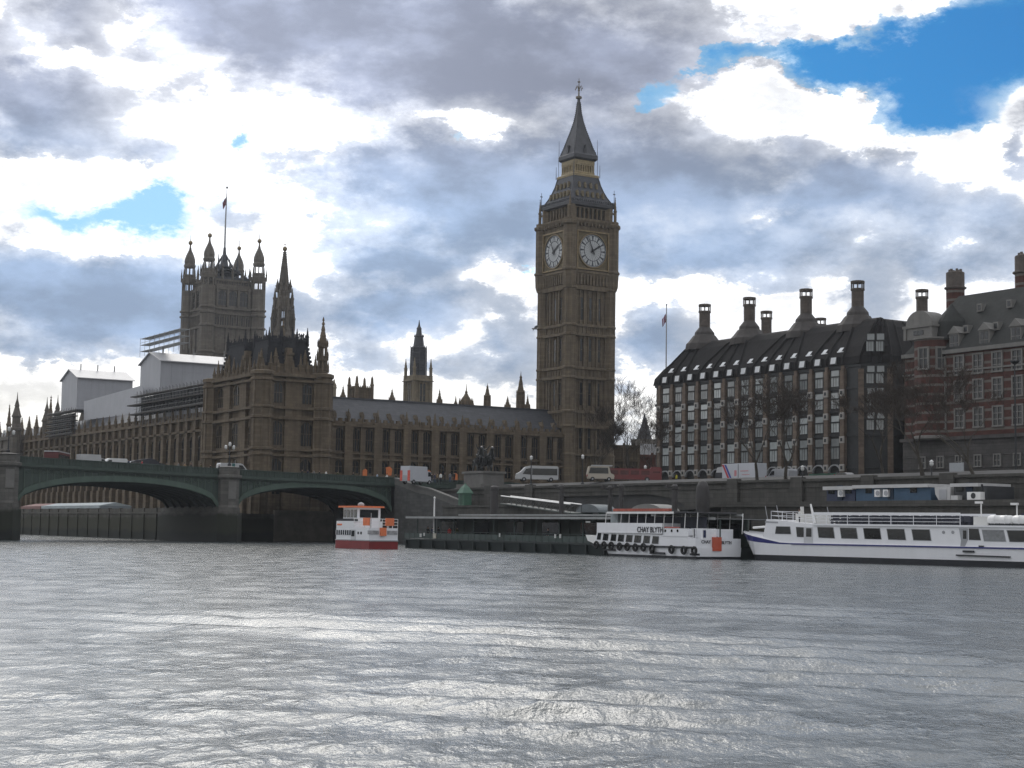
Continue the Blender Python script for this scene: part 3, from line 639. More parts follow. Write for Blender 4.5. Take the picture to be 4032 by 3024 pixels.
# ------------------------------------------------------------------ central spire and lesser towers of the palace
def central_spire():
    P = PD(1113, 1300, 487); x, y = P.x, P.y
    def z(sy): return PD(1113, sy, 487).z
    px = 487/6453
    t = thing('octagonal_spire_tower', 'octagonal stone lantern tower with open windows and sharp spire', 'tower', (x, y, 9.2))
    m = MB(); rt = math.atan2(CAM.y-y, CAM.x-x)+math.pi/8
    m.lathe(x, y, [(70*px, 12), (68*px, z(1370)), (52*px, z(1345)), (44*px, z(1310)), (38*px, z(1295)), (38*px, z(1287))], 8, rt)
    for zz0, zz1 in ((z(1287), z(1260)), (z(1256), z(1222))):
        for k in range(8):
            an = rt+k*math.pi/4; m.tube([(x+34*px*math.cos(an), y+34*px*math.sin(an), zz0-.4), (x+33*px*math.cos(an), y+33*px*math.sin(an), zz1+.4)], .62, 6)
            am = an+math.pi/8; m.tube([(x+33*px*math.cos(am), y+33*px*math.sin(am), zz0-.4), (x+32*px*math.cos(am), y+32*px*math.sin(am), zz1+.4)], .2, 5)
    m.lathe(x, y, [(37*px, z(1261)), (37*px, z(1255))], 8, rt)
    m.lathe(x, y, [(37*px, z(1222)), (35*px, z(1200)), (33*px, z(1180)), (26*px, z(1172)), (27*px, z(1150)), (28*px, z(1145)), (20*px, z(1140))], 8, rt)
    for k in range(8):
        an = rt+k*math.pi/4
        for rr, zz, h in ((45, 1300, 7.5), (37, 1212, 6.0), (27, 1150, 4.0)): pinnacle(m, x+rr*px*math.cos(an), y+rr*px*math.sin(an), z(zz), h, .5, 6)
        m.tube([(x+66*px*math.cos(an), y+66*px*math.sin(an), z(1365)), (x+46*px*math.cos(an), y+46*px*math.sin(an), z(1318))], .6, 5)
        m.tube([(x+47*px*math.cos(an), y+47*px*math.sin(an), z(1318)), (x+47*px*math.cos(an), y+47*px*math.sin(an), z(1250))], .28, 5)
    m.build('lantern', STONE3, t)
    m = MB(); m.lathe(x, y, [(22*px, z(1145)), (17*px, z(1100)), (11*px, z(1045)), (5*px, z(995)), (3.2*px, z(985))], 8, rt)
    for k in range(8):
        an = rt+k*math.pi/4
        for j in range(22):
            f = j/22; r_ = (21.5-17*f)*px; zz = z(1143)+(z(990)-z(1143))*f; m.box(x+r_*math.cos(an)-.16, x+r_*math.cos(an)+.16, y+r_*math.sin(an)-.16, y+r_*math.sin(an)+.16, zz, zz+.35)
    s = m.build('spire', STONE3, t)
    m = MB(); m.ball((x, y, z(980)), .75); m.tube([(x, y, z(985)), (x, y, z(955))], [.2, .06], 5); m.box(x-.5, x+.5, y-.06, y+.06, z(964), z(962)); m.build('finial', GOLD, s)
central_spire()

def wrapped_tower():
    P = PD(1644, 1600, 432); x, y = P.x, P.y
    def z(sy): return PD(1644, sy, 432).z
    a = 2.45
    t = thing('stair_tower', 'pale square stone tower with dark stepped octagonal top behind the long range', 'tower', (x, y, 9.2))
    m = MB(); m.box(x-a, x+a, y-a, y+a, 9.2, z(1480))
    for A, B in facets(x, y, a):
        m.wb(A, B, 0, 2*a, -.1, .5, z(1500), z(1495)); m.wb(A, B, -.7, 2*a+.7, -.1, .6, z(1503), z(1500)); m.wb(A, B, 0, 2*a, -.1, .35, z(1590), z(1586))
        for s in (0.45, 1.5, a, 3.4, 4.45): m.wb(A, B, s-.14, s+.14, -.1, .2, 20, z(1500))
    for sx in (-1, 1):
        for sy in (-1, 1):
            cx, cy = x+sx*a, y+sy*a
            m.lathe(cx, cy, [(.55, 9.2), (.55, z(1480))], 8, math.pi/8); pinnacle(m, cx, cy, z(1485), 5.0, .42)
    m.build('wall', mat('cleaned_limestone', (.22, .185, .13), .9, .25, .4, streak=.5, brick=(1.2, .5, .8)), t)
    wm = win_mesh('window', .75, z(1512)-z(1582), 0, 2, [GLASS, STONE])
    for A, B in facets(x, y, a)[:2]:
        for s in (1.95, 2.95):
            p, rz = wall_at(A, B, s, .02, z(1582)); inst(wm, 'window', t, p, rz)
    m = MB(); m.lathe(x, y, [(2.2, z(1480)), (2.15, z(1470)), (2.0, z(1375)), (2.15, z(1373)), (2.15, z(1368)), (1.5, z(1366)), (1.2, z(1328)), (1.35, z(1327)), (1.35, z(1323)), (.85, z(1321)), (.62, z(1297)), (.75, z(1296)), (.55, z(1290)), (.3, z(1283)), (.06, z(1260))], 8, math.pi/8)
    for k in range(8):
        an = math.pi/8+k*math.pi/4; c, s_ = math.cos(an), math.sin(an)
        m.tube([(x+2.2*c, y+2.2*s_, z(1478)), (x+2.1*c, y+2.1*s_, z(1370))], .12, 5); m.tube([(x+2.1*c, y+2.1*s_, z(1372)), (x+2.1*c, y+2.1*s_, z(1362))], .12, 4)
        m.tube([(x+1.3*c, y+1.3*s_, z(1326)), (x+1.3*c, y+1.3*s_, z(1318))], .1, 4)
    for f in np.linspace(.08, .92, 7): m.lathe(x, y, [(2.1-.12*f, z(1470-95*f)), (2.26-.12*f, z(1470-95*f)+.1), (2.26-.12*f, z(1470-95*f)+.25), (2.1-.12*f, z(1470-95*f)+.3)], 8, math.pi/8)
    m.build('octagonal_top', IRON, t)
wrapped_tower()

# turrets, vents and pinnacled stacks that show over the long north range
def small_turret(name, label, sx, ytop, ybase, half, D, kind, st, grp=None):
    P = PD(sx, ybase, D); x, y = P.x, P.y; px = D/6453; r = half*px
    zt = PD(sx, ytop, D).z; z0 = PD(sx, ybase, D).z-6; zz = z0+6; h = zt-zz
    t = MB()
    if kind == 'pin':
        t.lathe(x, y, [(r*.8, z0), (r*.8, zz+h*.12), (r*1.1, zz+h*.14), (r*1.0, zz+h*.3), (r*.72, zz+h*.42), (r*.8, zz+h*.44), (r*.42, zz+h*.62), (r*.5, zz+h*.64), (r*.2, zz+h*.8), (r*.34, zz+h*.83), (r*.1, zz+h*.88), (.03, zt)], 8, math.pi/8)
        for k in range(8):
            an = math.pi/8+k*math.pi/4; t.tube([(x+r*1.05*math.cos(an), y+r*1.05*math.sin(an), zz-.5), (x+r*1.1*math.cos(an), y+r*1.1*math.sin(an), zz+h*.4)], [.2, .05], 4)
    elif kind == 'dome':
        t.lathe(x, y, [(r, z0), (r, zz), (r*1.08, zz+h*.04), (r*.94, zz+h*.2), (r*.72, zz+h*.34), (r*.42, zz+h*.46), (r*.2, zz+h*.58), (r*.26, zz+h*.62), (r*.1, zz+h*.68), (.04, zt)], 8, math.pi/8)
        for k in range(8):
            an = math.pi/8+k*math.pi/4; pinnacle(t, x+r*1.1*math.cos(an), y+r*1.1*math.sin(an), zz-1, h*.55, .35, 5)
    elif kind == 'shaft':
        t.lathe(x, y, [(r, z0), (r, zz+h*.52), (r*1.25, zz+h*.55), (r*1.25, zz+h*.6), (r*1.05, zz+h*.63), (r*1.1, zz+h*.7), (r*.6, zz+h*.8), (r*.3, zz+h*.88), (r*.45, zz+h*.9), (.05, zt)], 8, math.pi/8)
    elif kind == 'tall':
        t.lathe(x, y, [(r, z0), (r, zz+h*.22), (r*1.12, zz+h*.24), (r*.95, zz+h*.26), (r*.95, zz+h*.44), (r*1.15, zz+h*.46), (r*.9, zz+h*.5), (r*.55, zz+h*.66), (r*.62, zz+h*.67), (r*.28, zz+h*.82), (r*.4, zz+h*.84), (r*.12, zz+h*.9), (.03, zt)], 8, math.pi/8)
        for k in range(8):
            an = math.pi/8+k*math.pi/4; t.tube([(x+r*1.0*math.cos(an), y+r*1.0*math.sin(an), zz), (x+r*1.1*math.cos(an), y+r*1.1*math.sin(an), zz+h*.52)], [.2, .06], 4)
    o = t.build(name, st); o.location = (0, 0, 0)
    # move the origin to the foot
    me = o.data; off = Vector((x, y, z0)); me.transform(Matrix.Translation(-off)); o.location = off
    return tag(o, label, 'turret', grp)
G1 = 'slender turrets rising behind the roof of the long range'
small_turret('roof_turret', 'round-headed stone vent shaft nearest the dark pavilion roof', 1314, 1492, 1572, 9, 395, 'shaft', PALE, G1)
small_turret('roof_turret', 'small crocketed pinnacle between the vent shaft and the square pinnacled stack', 1350, 1515, 1580, 10, 385, 'pin', STONE, G1)
small_turret('roof_turret', 'lone small crocketed pinnacle between the square stack and the pale tower', 1543, 1528, 1588, 11, 390, 'pin', STONE, G1)
small_turret('roof_turret', 'first crocketed pinnacle to the right of the pale square tower', 1730, 1528, 1600, 10, 390, 'pin', STONE, G1)
small_turret('roof_turret', 'thin short pinnacle just left of the broad domed turret', 1794, 1555, 1605, 6, 395, 'pin', STONE, G1)
small_turret('roof_turret', 'broad domed turret with a ring of tiny spikes on the ridge', 1835, 1510, 1600, 24, 400, 'dome', STONE, G1)
small_turret('roof_turret', 'spiky tapering pinnacle between the domed turret and the clock tower', 1918, 1508, 1606, 12, 400, 'tall', STONE, G1)
small_turret('roof_turret', 'short crocketed pinnacle left of the tallest ridge turret', 1998, 1558, 1615, 11, 392, 'pin', STONE, G1)
small_turret('roof_turret', 'tallest ridge turret, slim and pointed, close beside the clock tower', 2049, 1462, 1618, 15, 405, 'tall', STONE, G1)
small_turret('roof_turret', 'lowest pinnacle squeezed between the tallest ridge turret and clock tower', 2077, 1552, 1618, 9, 400, 'pin', STONE, G1)
def square_stack():
    P = PD(1419, 1560, 425); x, y = P.x, P.y
    def z(sy): return PD(1419, sy, 425).z
    a = 1.65*1.2
    t = thing('square_stack', 'square stone stack with four tall corner spikes on the long range', 'tower', (x, y, 25))
    a = 2.0
    m = MB(); m.box(x-a, x+a, y-a, y+a, 25, z(1528)); m.sq(x, y, [(a+.3, z(1532)), (a+.3, z(1527))])
    for A, B in facets(x, y, a):
        for s in (1, 2, 3): m.wb(A, B, s-.15, s+.15, -.1, .18, 26, z(1540))
    m.build('wall', STONE, t)
    m = MB()
    for sx in (-1, 1):
        for sy in (-1, 1): m = MB(); m.lathe(x+sx*(a+.2), y+sy*(a+.2), [(.5, 25), (.5, z(1520)), (.62, z(1517)), (.42, z(1512)), (.3, z(1490)), (.05, z(1482))], 8); m.build('corner_spike', STONE, t)
    m = MB()
    for k in range(9): m.box(x-a+k*.5-.1, x-a+k*.5+.1, y-a-.1, y-a+.1, z(1528), z(1521)); m.box(x-a-.1, x-a+.1, y-a+k*.5-.1, y-a+k*.5+.1, z(1528), z(1521))
    m.build('battlement', STONE, t)
square_stack()

# ------------------------------------------------------------------ long north range
def north_range():
    t = thing('palace_range', 'long brown stone range with tall windows beside the clock tower', 'palace', (-36, -4, 9.2))
    A, B = (-67.9, -5), (-5.6, -5); z1 = 24.6
    m = MB()
    gothic(t, m, A, B, 9.2, z1, 9, [(18.9, 23.7, .92, 2, 1), (14.3, 16.9, .88, 1, 1), (9.8, 13.2, .9, 1, 0)], 1.9, .95, 2, 1.15, .6,
           [(17.1, 17.5, .75), (18.2, 18.55, .7), (13.5, 13.9, .85), (23.95, 24.5, 1.0)], True, 2.9, .34, mats=[GLASS, STONE])
    m.wb(A, B, 0, 62, -14, -13, 9.2, z1); m.wb((-67.9, 8), (-67.9, -5), 0, 13, -1, 0, 9.2, z1)
    m.build('wall', STONE, t)
    m = MB(); yr, zr = 2.0, 30.4
    m.extr([(-68.2, -4.6, z1-.1), (-68.2, yr, zr), (-68.2, 8.6, z1-.1)], (62.8, 0, 0))
    m.box(-68.2, -5.5, yr-.15, yr+.15, zr-.1, zr+.35)
    rf = m.build('roof', SLATE, t)
    d = MB(); d.extr([(-.35, 0, 0), (.35, 0, 0), (.35, 0, .9), (0, 0, 1.6), (-.35, 0, .9)], (0, 2.2, 0)); dme = d.mesh('dormer', STONE)
    for i in range(19): inst(dme, 'dormer', rf, (-66.2+i*3.25, -3.1, 25.8))
north_range()

# ------------------------------------------------------------------ corner pavilion by the river
def pavilion():
    x0, x1, y0, y1 = -81.9, -68.8, -8.6, 17.5
    t = thing('corner_pavilion', 'massive stone corner block with steep dark crested roof by the river', 'palace', (x0, y0, 7.5))
    zc = 33.0; m = MB()
    m.box(x0+.05, x1-.05, y0+.05, y1-.05, 5.0, zc-.1)
    faces_ = [((x0, y0), (x1, y0), 2), ((x0, y1), (x0, y0), 3)]
    for A, B, n in faces_:
        gothic(t, m, A, B, 5.0, zc, n, [(19.3, 24.2, .80, 3, 1), (14.2, 16.6, .78, 2, 0), (27.9, 32.0, .66, 2, 1), (9.4, 12.8, .7, 1, 0)], 3.6, .7, 1, 0, 0,
               [(17.0, 17.5, .95), (18.2, 18.6, .9), (24.5, 25.1, 1.1), (26.6, 27.1, 1.1), (32.2, 32.7, 1.1), (33.2, 33.9, 1.4), (13.4, 13.8, .95)], False, mats=[GLASS, STONE])
        L = (Vector(B)-Vector(A)).length
        m.wb(A, B, 0, L, -.6, .1, zc, zc+1.6)
        for i in range(int(L/1.6)): m.wb(A, B, i*1.6+.4, i*1.6+1.2, -.5, .05, zc+1.4, zc+2.3)
        for i in range(n*4+1):
            p, _ = wall_at(A, B, L*i/(n*4), .1, 0); pinnacle(m, p[0], p[1], zc+.8, 4.4 if i % 2 else 3.0, .36, 6)
    for cx, cy in ((x0, y0), (x1, y0), (x0, y1)):
        m.lathe(cx, cy, [(2.15, 5.0), (2.15, 33.2), (2.5, 33.5), (2.5, 34.1), (2.0, 34.3)], 8, math.pi/8)
        for z in (13.6, 17.3, 18.4, 24.8, 26.9, 32.4): m.lathe(cx, cy, [(2.2, z-.3), (2.5, z-.15), (2.5, z+.25), (2.2, z+.4)], 8, math.pi/8)
        for k in range(8):
            an = math.pi/8+k*math.pi/4; m.box(cx+2.15*math.cos(an)-.14, cx+2.15*math.cos(an)+.14, cy+2.15*math.sin(an)-.14, cy+2.15*math.sin(an)+.14, 7.6, 33)
    m.build('wall', STONE, t)
    # four steep roofs with iron cresting, parted by stone stacks
    zr = 40.6; xm, ym = (x0+x1)/2-.2, (y0+y1)/2; rng = random.Random(3)
    for (a0, a1, b0, b1) in ((x0+1.0, xm-.8, y0+1.0, y0+10.5), (xm+.8, x1-1.6, y0+1.0, y0+10.5), (x0+1.0, xm-.8, ym+.5, y1-1.0), (xm+.8, x1-1.6, ym+.5, y1-1.0)):
        m = MB(); i = 1.0; zt = zr+rng.uniform(-.5, .3)
        vs = [(a0, b0, zc+.2), (a1, b0, zc+.2), (a1, b1, zc+.2), (a0, b1, zc+.2), (a0+i, b0+i, zt), (a1-i, b0+i, zt), (a1-i, b1-i, zt), (a0+i, b1-i, zt)]
        m.add(vs, [(0, 3, 2, 1), (4, 5, 6, 7), (0, 1, 5, 4), (1, 2, 6, 5), (2, 3, 7, 6), (3, 0, 4, 7)])
        for k in range(9):                                        # crockets and finials up the hips
            f = k/8; z = zc+1+(zt-zc-1)*f
            for ca, sa in ((a0+i*f, 1), (a1-i*f, -1)): m.box(ca-.16, ca+.16, b0+i*f-.16, b0+i*f+.16, z, z+.55)
            m.box(a0+i*f-.16, a0+i*f+.16, b1-i*f-.16, b1-i*f+.16, z, z+.55)
        rf = m.build('roof', DARKROOF, t); m = MB()
        p0, p1, q0, q1 = a0+i, a1-i, b0+i, b1-i
        for P, Q in (((p0, q0), (p1, q0)), ((p0, q1), (p0, q0)), ((p1, q1), (p0, q1)), ((p1, q0), (p1, q1))):
            L = (Vector(Q)-Vector(P)).length; m.wb(P, Q, 0, L, -.1, .1, zt, zt+.5)
            for k in range(int(L/.5)+1): s_ = k*.5; h = rng.uniform(.8, 1.9); m.wb(P, Q, s_-.08, s_+.08, -.07, .07, zt+.4, zt+h); m.wb(P, Q, s_-.18, s_+.18, -.05, .05, zt+h-.45, zt+h-.2)
        for cx in (p0, p1):
            for cy in (q0, q1): pinnacle(m, cx, cy, zt-.5, rng.uniform(3.2, 4.6), .34, 6)
        m.build('cresting', DARKROOF, rf)
    for cx, cy in ((xm, y0+2.0), (x0+2.0, ym), (xm, ym)):
        m = MB(); m.box(cx-.7, cx+.7, cy-.7, cy+.7, zc, zr-2.6); m.box(cx-.9, cx+.9, cy-.9, cy+.9, zr-2.7, zr-2.2); m.box(cx-.6, cx+.6, cy-.6, cy+.6, zr-2.2, zr-1.2); m.build('chimney', STONE, t)
    m = MB()                                                     # stepped buttresses down to the lower range
    for k in range(5): m.box(x1+.2+k*.35, x1+.9+k*.5, y0+1.5, y0+2.7, 24, 39-k*2.6); pinnacle(m, x1+.75+k*.45, y0+2.1, 38.5-k*2.6, 2.4, .25, 6)
    m.build('stepped_buttress', STONE, t)
    for A, B, n in faces_:
        L = (Vector(B)-Vector(A)).length
        for i in range(n):
            m = MB(); p, rz = wall_at(A, B, (i+.5)*L/n, -1.4, 0); px_, py_ = p[0], p[1]
            u = (Vector(B)-Vector(A)).normalized()
            q = [(px_-u.x*1.5, py_-u.y*1.5), (px_+u.x*1.5, py_+u.y*1.5)]
            m.wb(A, B, (i+.5)*L/n-1.7, (i+.5)*L/n+1.7, -2.6, -.9, zc, zc+3.0)
            pinnacle(m, px_, py_, zc+2.8, 3.5, .5, 6); m.build('gablet', STONE, t)
    # big pierced turrets on the corners
    def lantern_turret(cx, cy, z0, zt, r, nm):
        h = zt-z0; m = MB()
        m.lathe(cx, cy, [(r*1.05, 33.5), (r*1.05, z0+h*.02), (r*1.2, z0+h*.03), (r*1.2, z0+h*.06), (r, z0+h*.07), (r, z0+h*.12)], 8, math.pi/8)
        for (f0, f1, rr) in ((.11, .24, .9), (.33, .47, .78)):
            for k in range(8):
                an = math.pi/8+k*math.pi/4; m.tube([(cx+r*rr*math.cos(an), cy+r*rr*math.sin(an), z0+h*f0), (cx+r*rr*math.cos(an), cy+r*rr*math.sin(an), z0+h*f1)], r*.2, 5)
        m.lathe(cx, cy, [(r*1.0, z0+h*.235), (r*1.15, z0+h*.25), (r*1.1, z0+h*.27), (r*.9, z0+h*.29), (r*.85, z0+h*.335)], 8, math.pi/8)
        m.lathe(cx, cy, [(r*.85, z0+h*.465), (r*1.05, z0+h*.48), (r*1.05, z0+h*.51), (r*.9, z0+h*.52), (r*.88, z0+h*.56), (r*.6, z0+h*.66), (r*.68, z0+h*.67), (r*.36, z0+h*.76), (r*.46, z0+h*.77), (r*.2, z0+h*.86), (r*.38, z0+h*.875), (r*.12, z0+h*.92), (r*.26, z0+h*.94), (.04, zt)], 8, math.pi/8)
        for k in range(8):
            an = math.pi/8+k*math.pi/4
            for rr, f, hh in ((1.25, .05, .22), (1.1, .26, .2), (1.0, .49, .14)): pinnacle(m, cx+r*rr*math.cos(an), cy+r*rr*math.sin(an), z0+h*f, h*hh, .2, 5)
        return m.build(nm, STONE, t)
    lantern_turret(x1, y0, 34.0, 46.2, .98, 'lantern_turret'); lantern_turret(x1-1, y1-8, 36.0, 47.3, .92, 'lantern_turret')
pavilion()

# ------------------------------------------------------------------ river front, wings and terrace
def river_front():
    t = thing('palace_river_front', 'very long stone river front with rows of narrow windows behind the bridge', 'palace', (-82, 120, 7.5))
    A, B = (-81.2, 245), (-81.2, 18.5); z1 = 26.6
    m = MB()
    gothic(t, m, A, B, 5.2, z1, 45, [(17.0, 22.6, .88, 1, 1), (10.6, 14.2, .8, 1, 0)], 1.5, .8, 1, 0, 0, [(15.0, 15.5, .9), (23.3, 23.8, .8), (25.9, 26.5, 1.0)], True, 3.2, .36, mats=[GLASS, STONE])
    m.wb((-60, 245), (-60, 18.5), 0, 226, -1, 0, 5.2, z1)
    m.build('wall', STONE, t)
    m = MB(); m.extr([(-80.5, 244, z1-.2), (-71, 244, 32.0), (-60, 244, z1-.2)], (0, -225, 0)); m.build('roof', SLATE, t)
    for y in (238, 231, 224, 216, 205, 198, 190, 182, 174, 160, 150):
        m = MB(); pinnacle(m, -76, y, 28, 12 if y in (205, 160) else 7, .7); m.build('ridge_pinnacle', STONE, t)
    # the far wing tower and end pavilion
    def turret_block(name, label, sx0, sx1, X, ytop, nt):
        a = PX(sx0, ytop, X); b = PX(sx1, ytop, X); zt = (a.z+b.z)/2
        tt = thing(name, label, 'tower', (X, (a.y+b.y)/2, 7.5)); d = abs(a.y-b.y)
        m = MB(); m.box(X, X+d, b.y, a.y, 7.5, zt)
        for A_, B_ in (((X, a.y), (X, b.y)), ((X, b.y), (X+d, b.y))):
            L = (Vector(B_)-Vector(A_)).length
            for zz in (16, 24, zt-1.2): m.wb(A_, B_, 0, L, -.1, .6, zz, zz+.6)
            for k in range(4): m.wb(A_, B_, (k+.5)*L/4-.4, (k+.5)*L/4+.4, -.1, .4, 8, zt-1)
        m.build('wall', STONE3, tt)
        for px_, py_ in ((X, a.y), (X, b.y), (X+d, b.y), (X+d, a.y)):
            m = MB(); m.lathe(px_, py_, [(1.5, 7.5), (1.5, zt+1), (1.8, zt+1.3), (1.8, zt+2), (1.3, zt+2.2), (1.2, zt+5), (1.5, zt+5.3), (1.2, zt+6), (.6, zt+8.2), (.75, zt+8.4), (.2, zt+10.5), (.04, zt+12.5)], 8); m.build('corner_turret', STONE3, tt)
    turret_block('end_pavilion', 'distant turreted stone pavilion at the left edge of the picture', -70, 62, -84, 1722, 4)
    turret_block('wing_tower', 'distant slender turreted tower left of the white sheeted shelters', 180, 222, -76, 1728, 4)
river_front()

def scaffold():
    def shelter(label, x0, x1, y0, y1, zb_, ze, zr, pl):
        t = thing('sheeted_shelter', label, 'scaffold shelter', (x0, y0, zb_), group='white sheeted roof shelters on the palace')
        m = MB(); ym = (y0+y1)/2
        m.extr([(x0, y0, zb_), (x0, y1, zb_), (x0, y1, ze), (x0, ym, zr), (x0, y0, ze)], (.12, 0, 0)); m.box(x0+.1, x1, y0, y0+.12, zb_, ze)
        m.box(x0+.1, x1, y1-.12, y1, zb_, ze); m.box(x1-.12, x1, y0+.1, y1-.1, zb_, ze)
        for k in range(1, 8): xx = x0+(x1-x0)*k/8; m.box(xx-.04, xx+.04, y0-.05, y0, zb_, ze)          # lacing seams
        for k in range(1, 3): zz = zb_+(ze-zb_)*k/3; m.box(x0+.1, x1, y0-.04, y0, zz-.03, zz+.03)
        m.build('sheet_wall', SHEET, t)
        m = MB(); 
        for ya, yb in ((y0-.7, ym), (y1+.7, ym)):
            zz = ze-.7*(zr-ze)/(ym-y0)
            m.extr([(x0-.5, ya, zz), (x0-.5, yb, zr), (x0-.5, yb, zr+.22), (x0-.5, ya, zz+.22)], (x1-x0+1, 0, 0))
        m.build('sheet_roof', SHEETROOF, t)
        m = MB()
        for y in (y0+.4, ym, y1-.4):
            for x in np.linspace(x0+.4, x1-.4, 5): m.tube([(x, y, zb_-9), (x, y, zb_+.3)], .09, 5)
        for x in np.linspace(x0+3, x1-3, 3): m.box(x-.12, x+.12, ym-.12, ym+.12, zr, zr+1.8)
        m.build('scaffold_frame', STEEL, t)
    shelter('larger nearer white sheeted shelter against the corner block', -78, -56, 62.5, 77, 34.8, 42.2, 44.6, 0)
    shelter('smaller farther grey white sheeted shelter at the end of the roof', -78, -62.4, 128.5, 143, 34.0, 42.8, 45.4, 1)
    o = MB(); 
    a = PX(330, 1581, -80); b = PX(560, 1517, -80); c = PX(574, 1622, -80); d = PX(330, 1655, -80)
    o.extr([a, b, c, d], (.15, 0, 0))
    tag(o.build('sheeting', SHEET), 'long slanting white sheet covering the roof edge between the two shelters', 'sheeting')
    # decks and poles below the sheets
    rng = random.Random(5)
    def decks(label, y0, y1, z0, z1, n):
        t = thing('scaffold', label, 'scaffold', (-84, y0, z0), group='scaffold decks under the white sheets')
        m = MB()
        for k in range(n):
            z = z0+(z1-z0)*k/(n-1); m.box(-82.6-rng.random()*.9, -80.9, y0-rng.random()*1.2, y1+rng.random()*4.5, z, z+.25)
        m.build('deck', BOARD, t)
        m = MB(); m.box(-81.35, -81.2, y0, y1, z0-.3, z1-.2); m.build('netting', mat('dark_netting', (.03, .032, .036), .9, .4, .8, streak=.5), t)
        m = MB()
        for y in np.arange(y0, y1, 2.2):
            for x in (-82.5, -81.4): m.tube([(x, y, 26), (x, y, z1+1.2)], .07, 5)
            m.tube([(-82.5, y, z0), (-81.4, y, z0+2)], .06, 4)
        for k in range(n*2): z = z0+(z1-z0)*k/(n*2-1); m.tube([(-82.55, y0-.5, z+.5), (-82.55, y1+1.5, z+.5)], .06, 4)
        m.build('pole', STEEL, t)
    decks('dark layered scaffold decks under the nearer white shelter', 19.5, 66, 29.0, 33.4, 3)
    decks('ragged scaffold decks sticking out at the far end of the sheets', 118, 139, 26.5, 32.5, 6)
    m = MB(); a = PX(553, 1336, -76); b = PX(706, 1330, -76)
    for k in range(3): m.box(-76, -73.5, b.y, a.y, a.z-3.2+k*1.6, a.z-3.1+k*1.6)
    for y in np.linspace(b.y, a.y, 9):
        for x in (-76, -73.5): m.tube([(x, y, a.z-4.5), (x, y, a.z+.3)], .05, 5)
    m.tube([(-76, b.y, a.z-1.0), (-76, a.y, a.z-1.0)], .05, 4)
    tag(m.build('scaffold_platform', mat('galvanised_steel', (.36, .37, .38), .6, .2, 1)), 'open grey scaffold platform above the nearer white shelter', 'scaffold', 'scaffold decks under the white sheets')
scaffold()

TERR = zmix(mat('terrace_granite', (.10, .095, .08), .9, .35, .4, streak=.5, brick=(1.8, .6, .65)), [(1.6, (.014, .016, .011)), (4.4, (.034, .034, .019))])
WALLST = zmix(mat('embankment_granite', (.072, .069, .062), .85, .35, .5, streak=.5, bump=.4, brick=(1.8, .6, .65)), [(1.6, (.012, .014, .010)), (3.9, (.030, .030, .016))])
def terrace():
    m = MB(); X = -103; zt = 5.3
    m.box(X, -80.6, -13.0, 260, -2, zt); m.box(X-.25, X+.5, -13.0, 260, zt-.3, zt+.05); m.box(X, X+.4, -13.0, 260, zt, zt+.75)
    for y in np.arange(-8, 255, 7.2): m.box(X-.2, X+.45, y-.45, y+.45, -2, zt+.85)
    tag(m.build('terrace_wall', TERR), 'weedy river terrace wall below the palace, seen under the bridge', 'river wall')
    m = MB(); m.box(-80.6, -66, -13.0, -8.7, -2, 5.2); m.box(-80.6, -66, -13.2, -12.7, 5.1, 6.1); tag(m.build('terrace_wall', mat('pale_terrace_stone', (.19, .172, .14), .9, .25, .6)), 'pale stone parapet under the right arch of the bridge', 'river wall')
    def marquee(label, sx0, sx1, m1, m2):
        y0 = PX(sx1, 1975, X+1.5).y; y1 = PX(sx0, 1975, X+1.5).y
        t = thing('marquee', label, 'marquee', (X+4, (y0+y1)/2, 5.3), group='marquees on the river terrace')
        w = MB(); w.box(X+1.2, X+8, y0, y1, 5.33, 6.75); w.build('side_wall', m2, t)
        r = MB(); n = max(2, int((y1-y0)/6))
        for k in range(n):
            a, b = y0+(y1-y0)*k/n, y0+(y1-y0)*(k+1)/n
            r.extr([(X+.9, a+.05, 6.75), (X+4.6, a+.05, 7.5), (X+8.3, a+.05, 6.75)], (0, b-a-.1, 0)); r.box(X+.95, X+1.15, a+.1, b-.1, 6.2, 6.8)
        r.build('canopy', m1, t)
    marquee('pink and red marquee on the terrace, seen under the left arch', 92, 170, mat('pink_canvas', (.26, .15, .14), .8, .1, .5), mat('red_canvas', (.30, .14, .13), .8, .1, .5))
    marquee('long pale blue white marquee on the terrace, seen under the left arch', 172, 402, mat('pale_canvas', (.36, .41, .43), .7, .08, .3), mat('grey_canvas', (.22, .25, .27), .8, .1, .5))
terrace()
# ------------------------------------------------------------------ road bridge
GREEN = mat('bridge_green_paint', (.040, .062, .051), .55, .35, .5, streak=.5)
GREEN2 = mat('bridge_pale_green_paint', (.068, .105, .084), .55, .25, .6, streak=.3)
DGREEN = mat('bridge_green_underside_shade', (.02, .028, .026), .7, .3, .5)  # bridge green darkened, the shade under the arches put into the colour
GRANITE = zmix(mat('pier_granite', (.125, .12, .11), .85, .3, .5, streak=.3, bump=.3, brick=(1.6, .6, .7)), [(1.6, (.010, .013, .011)), (5.0, (.022, .025, .016))])
PANEL = mat('pier_panel_granite', (.15, .146, .138), .85, .2, .6)
YN, YS = -40.0, -14.0
PIERS = [-101.5, -140.5, -179, -217, -254, -290]
def ztop(x): return float(np.interp(-x, [40, 68, 84, 101, 120, 140, 170, 200, 240, 300, 340], [12.2, 12.45, 12.7, 13.0, 13.45, 13.95, 14.5, 14.8, 14.6, 13.2, 12.4]))
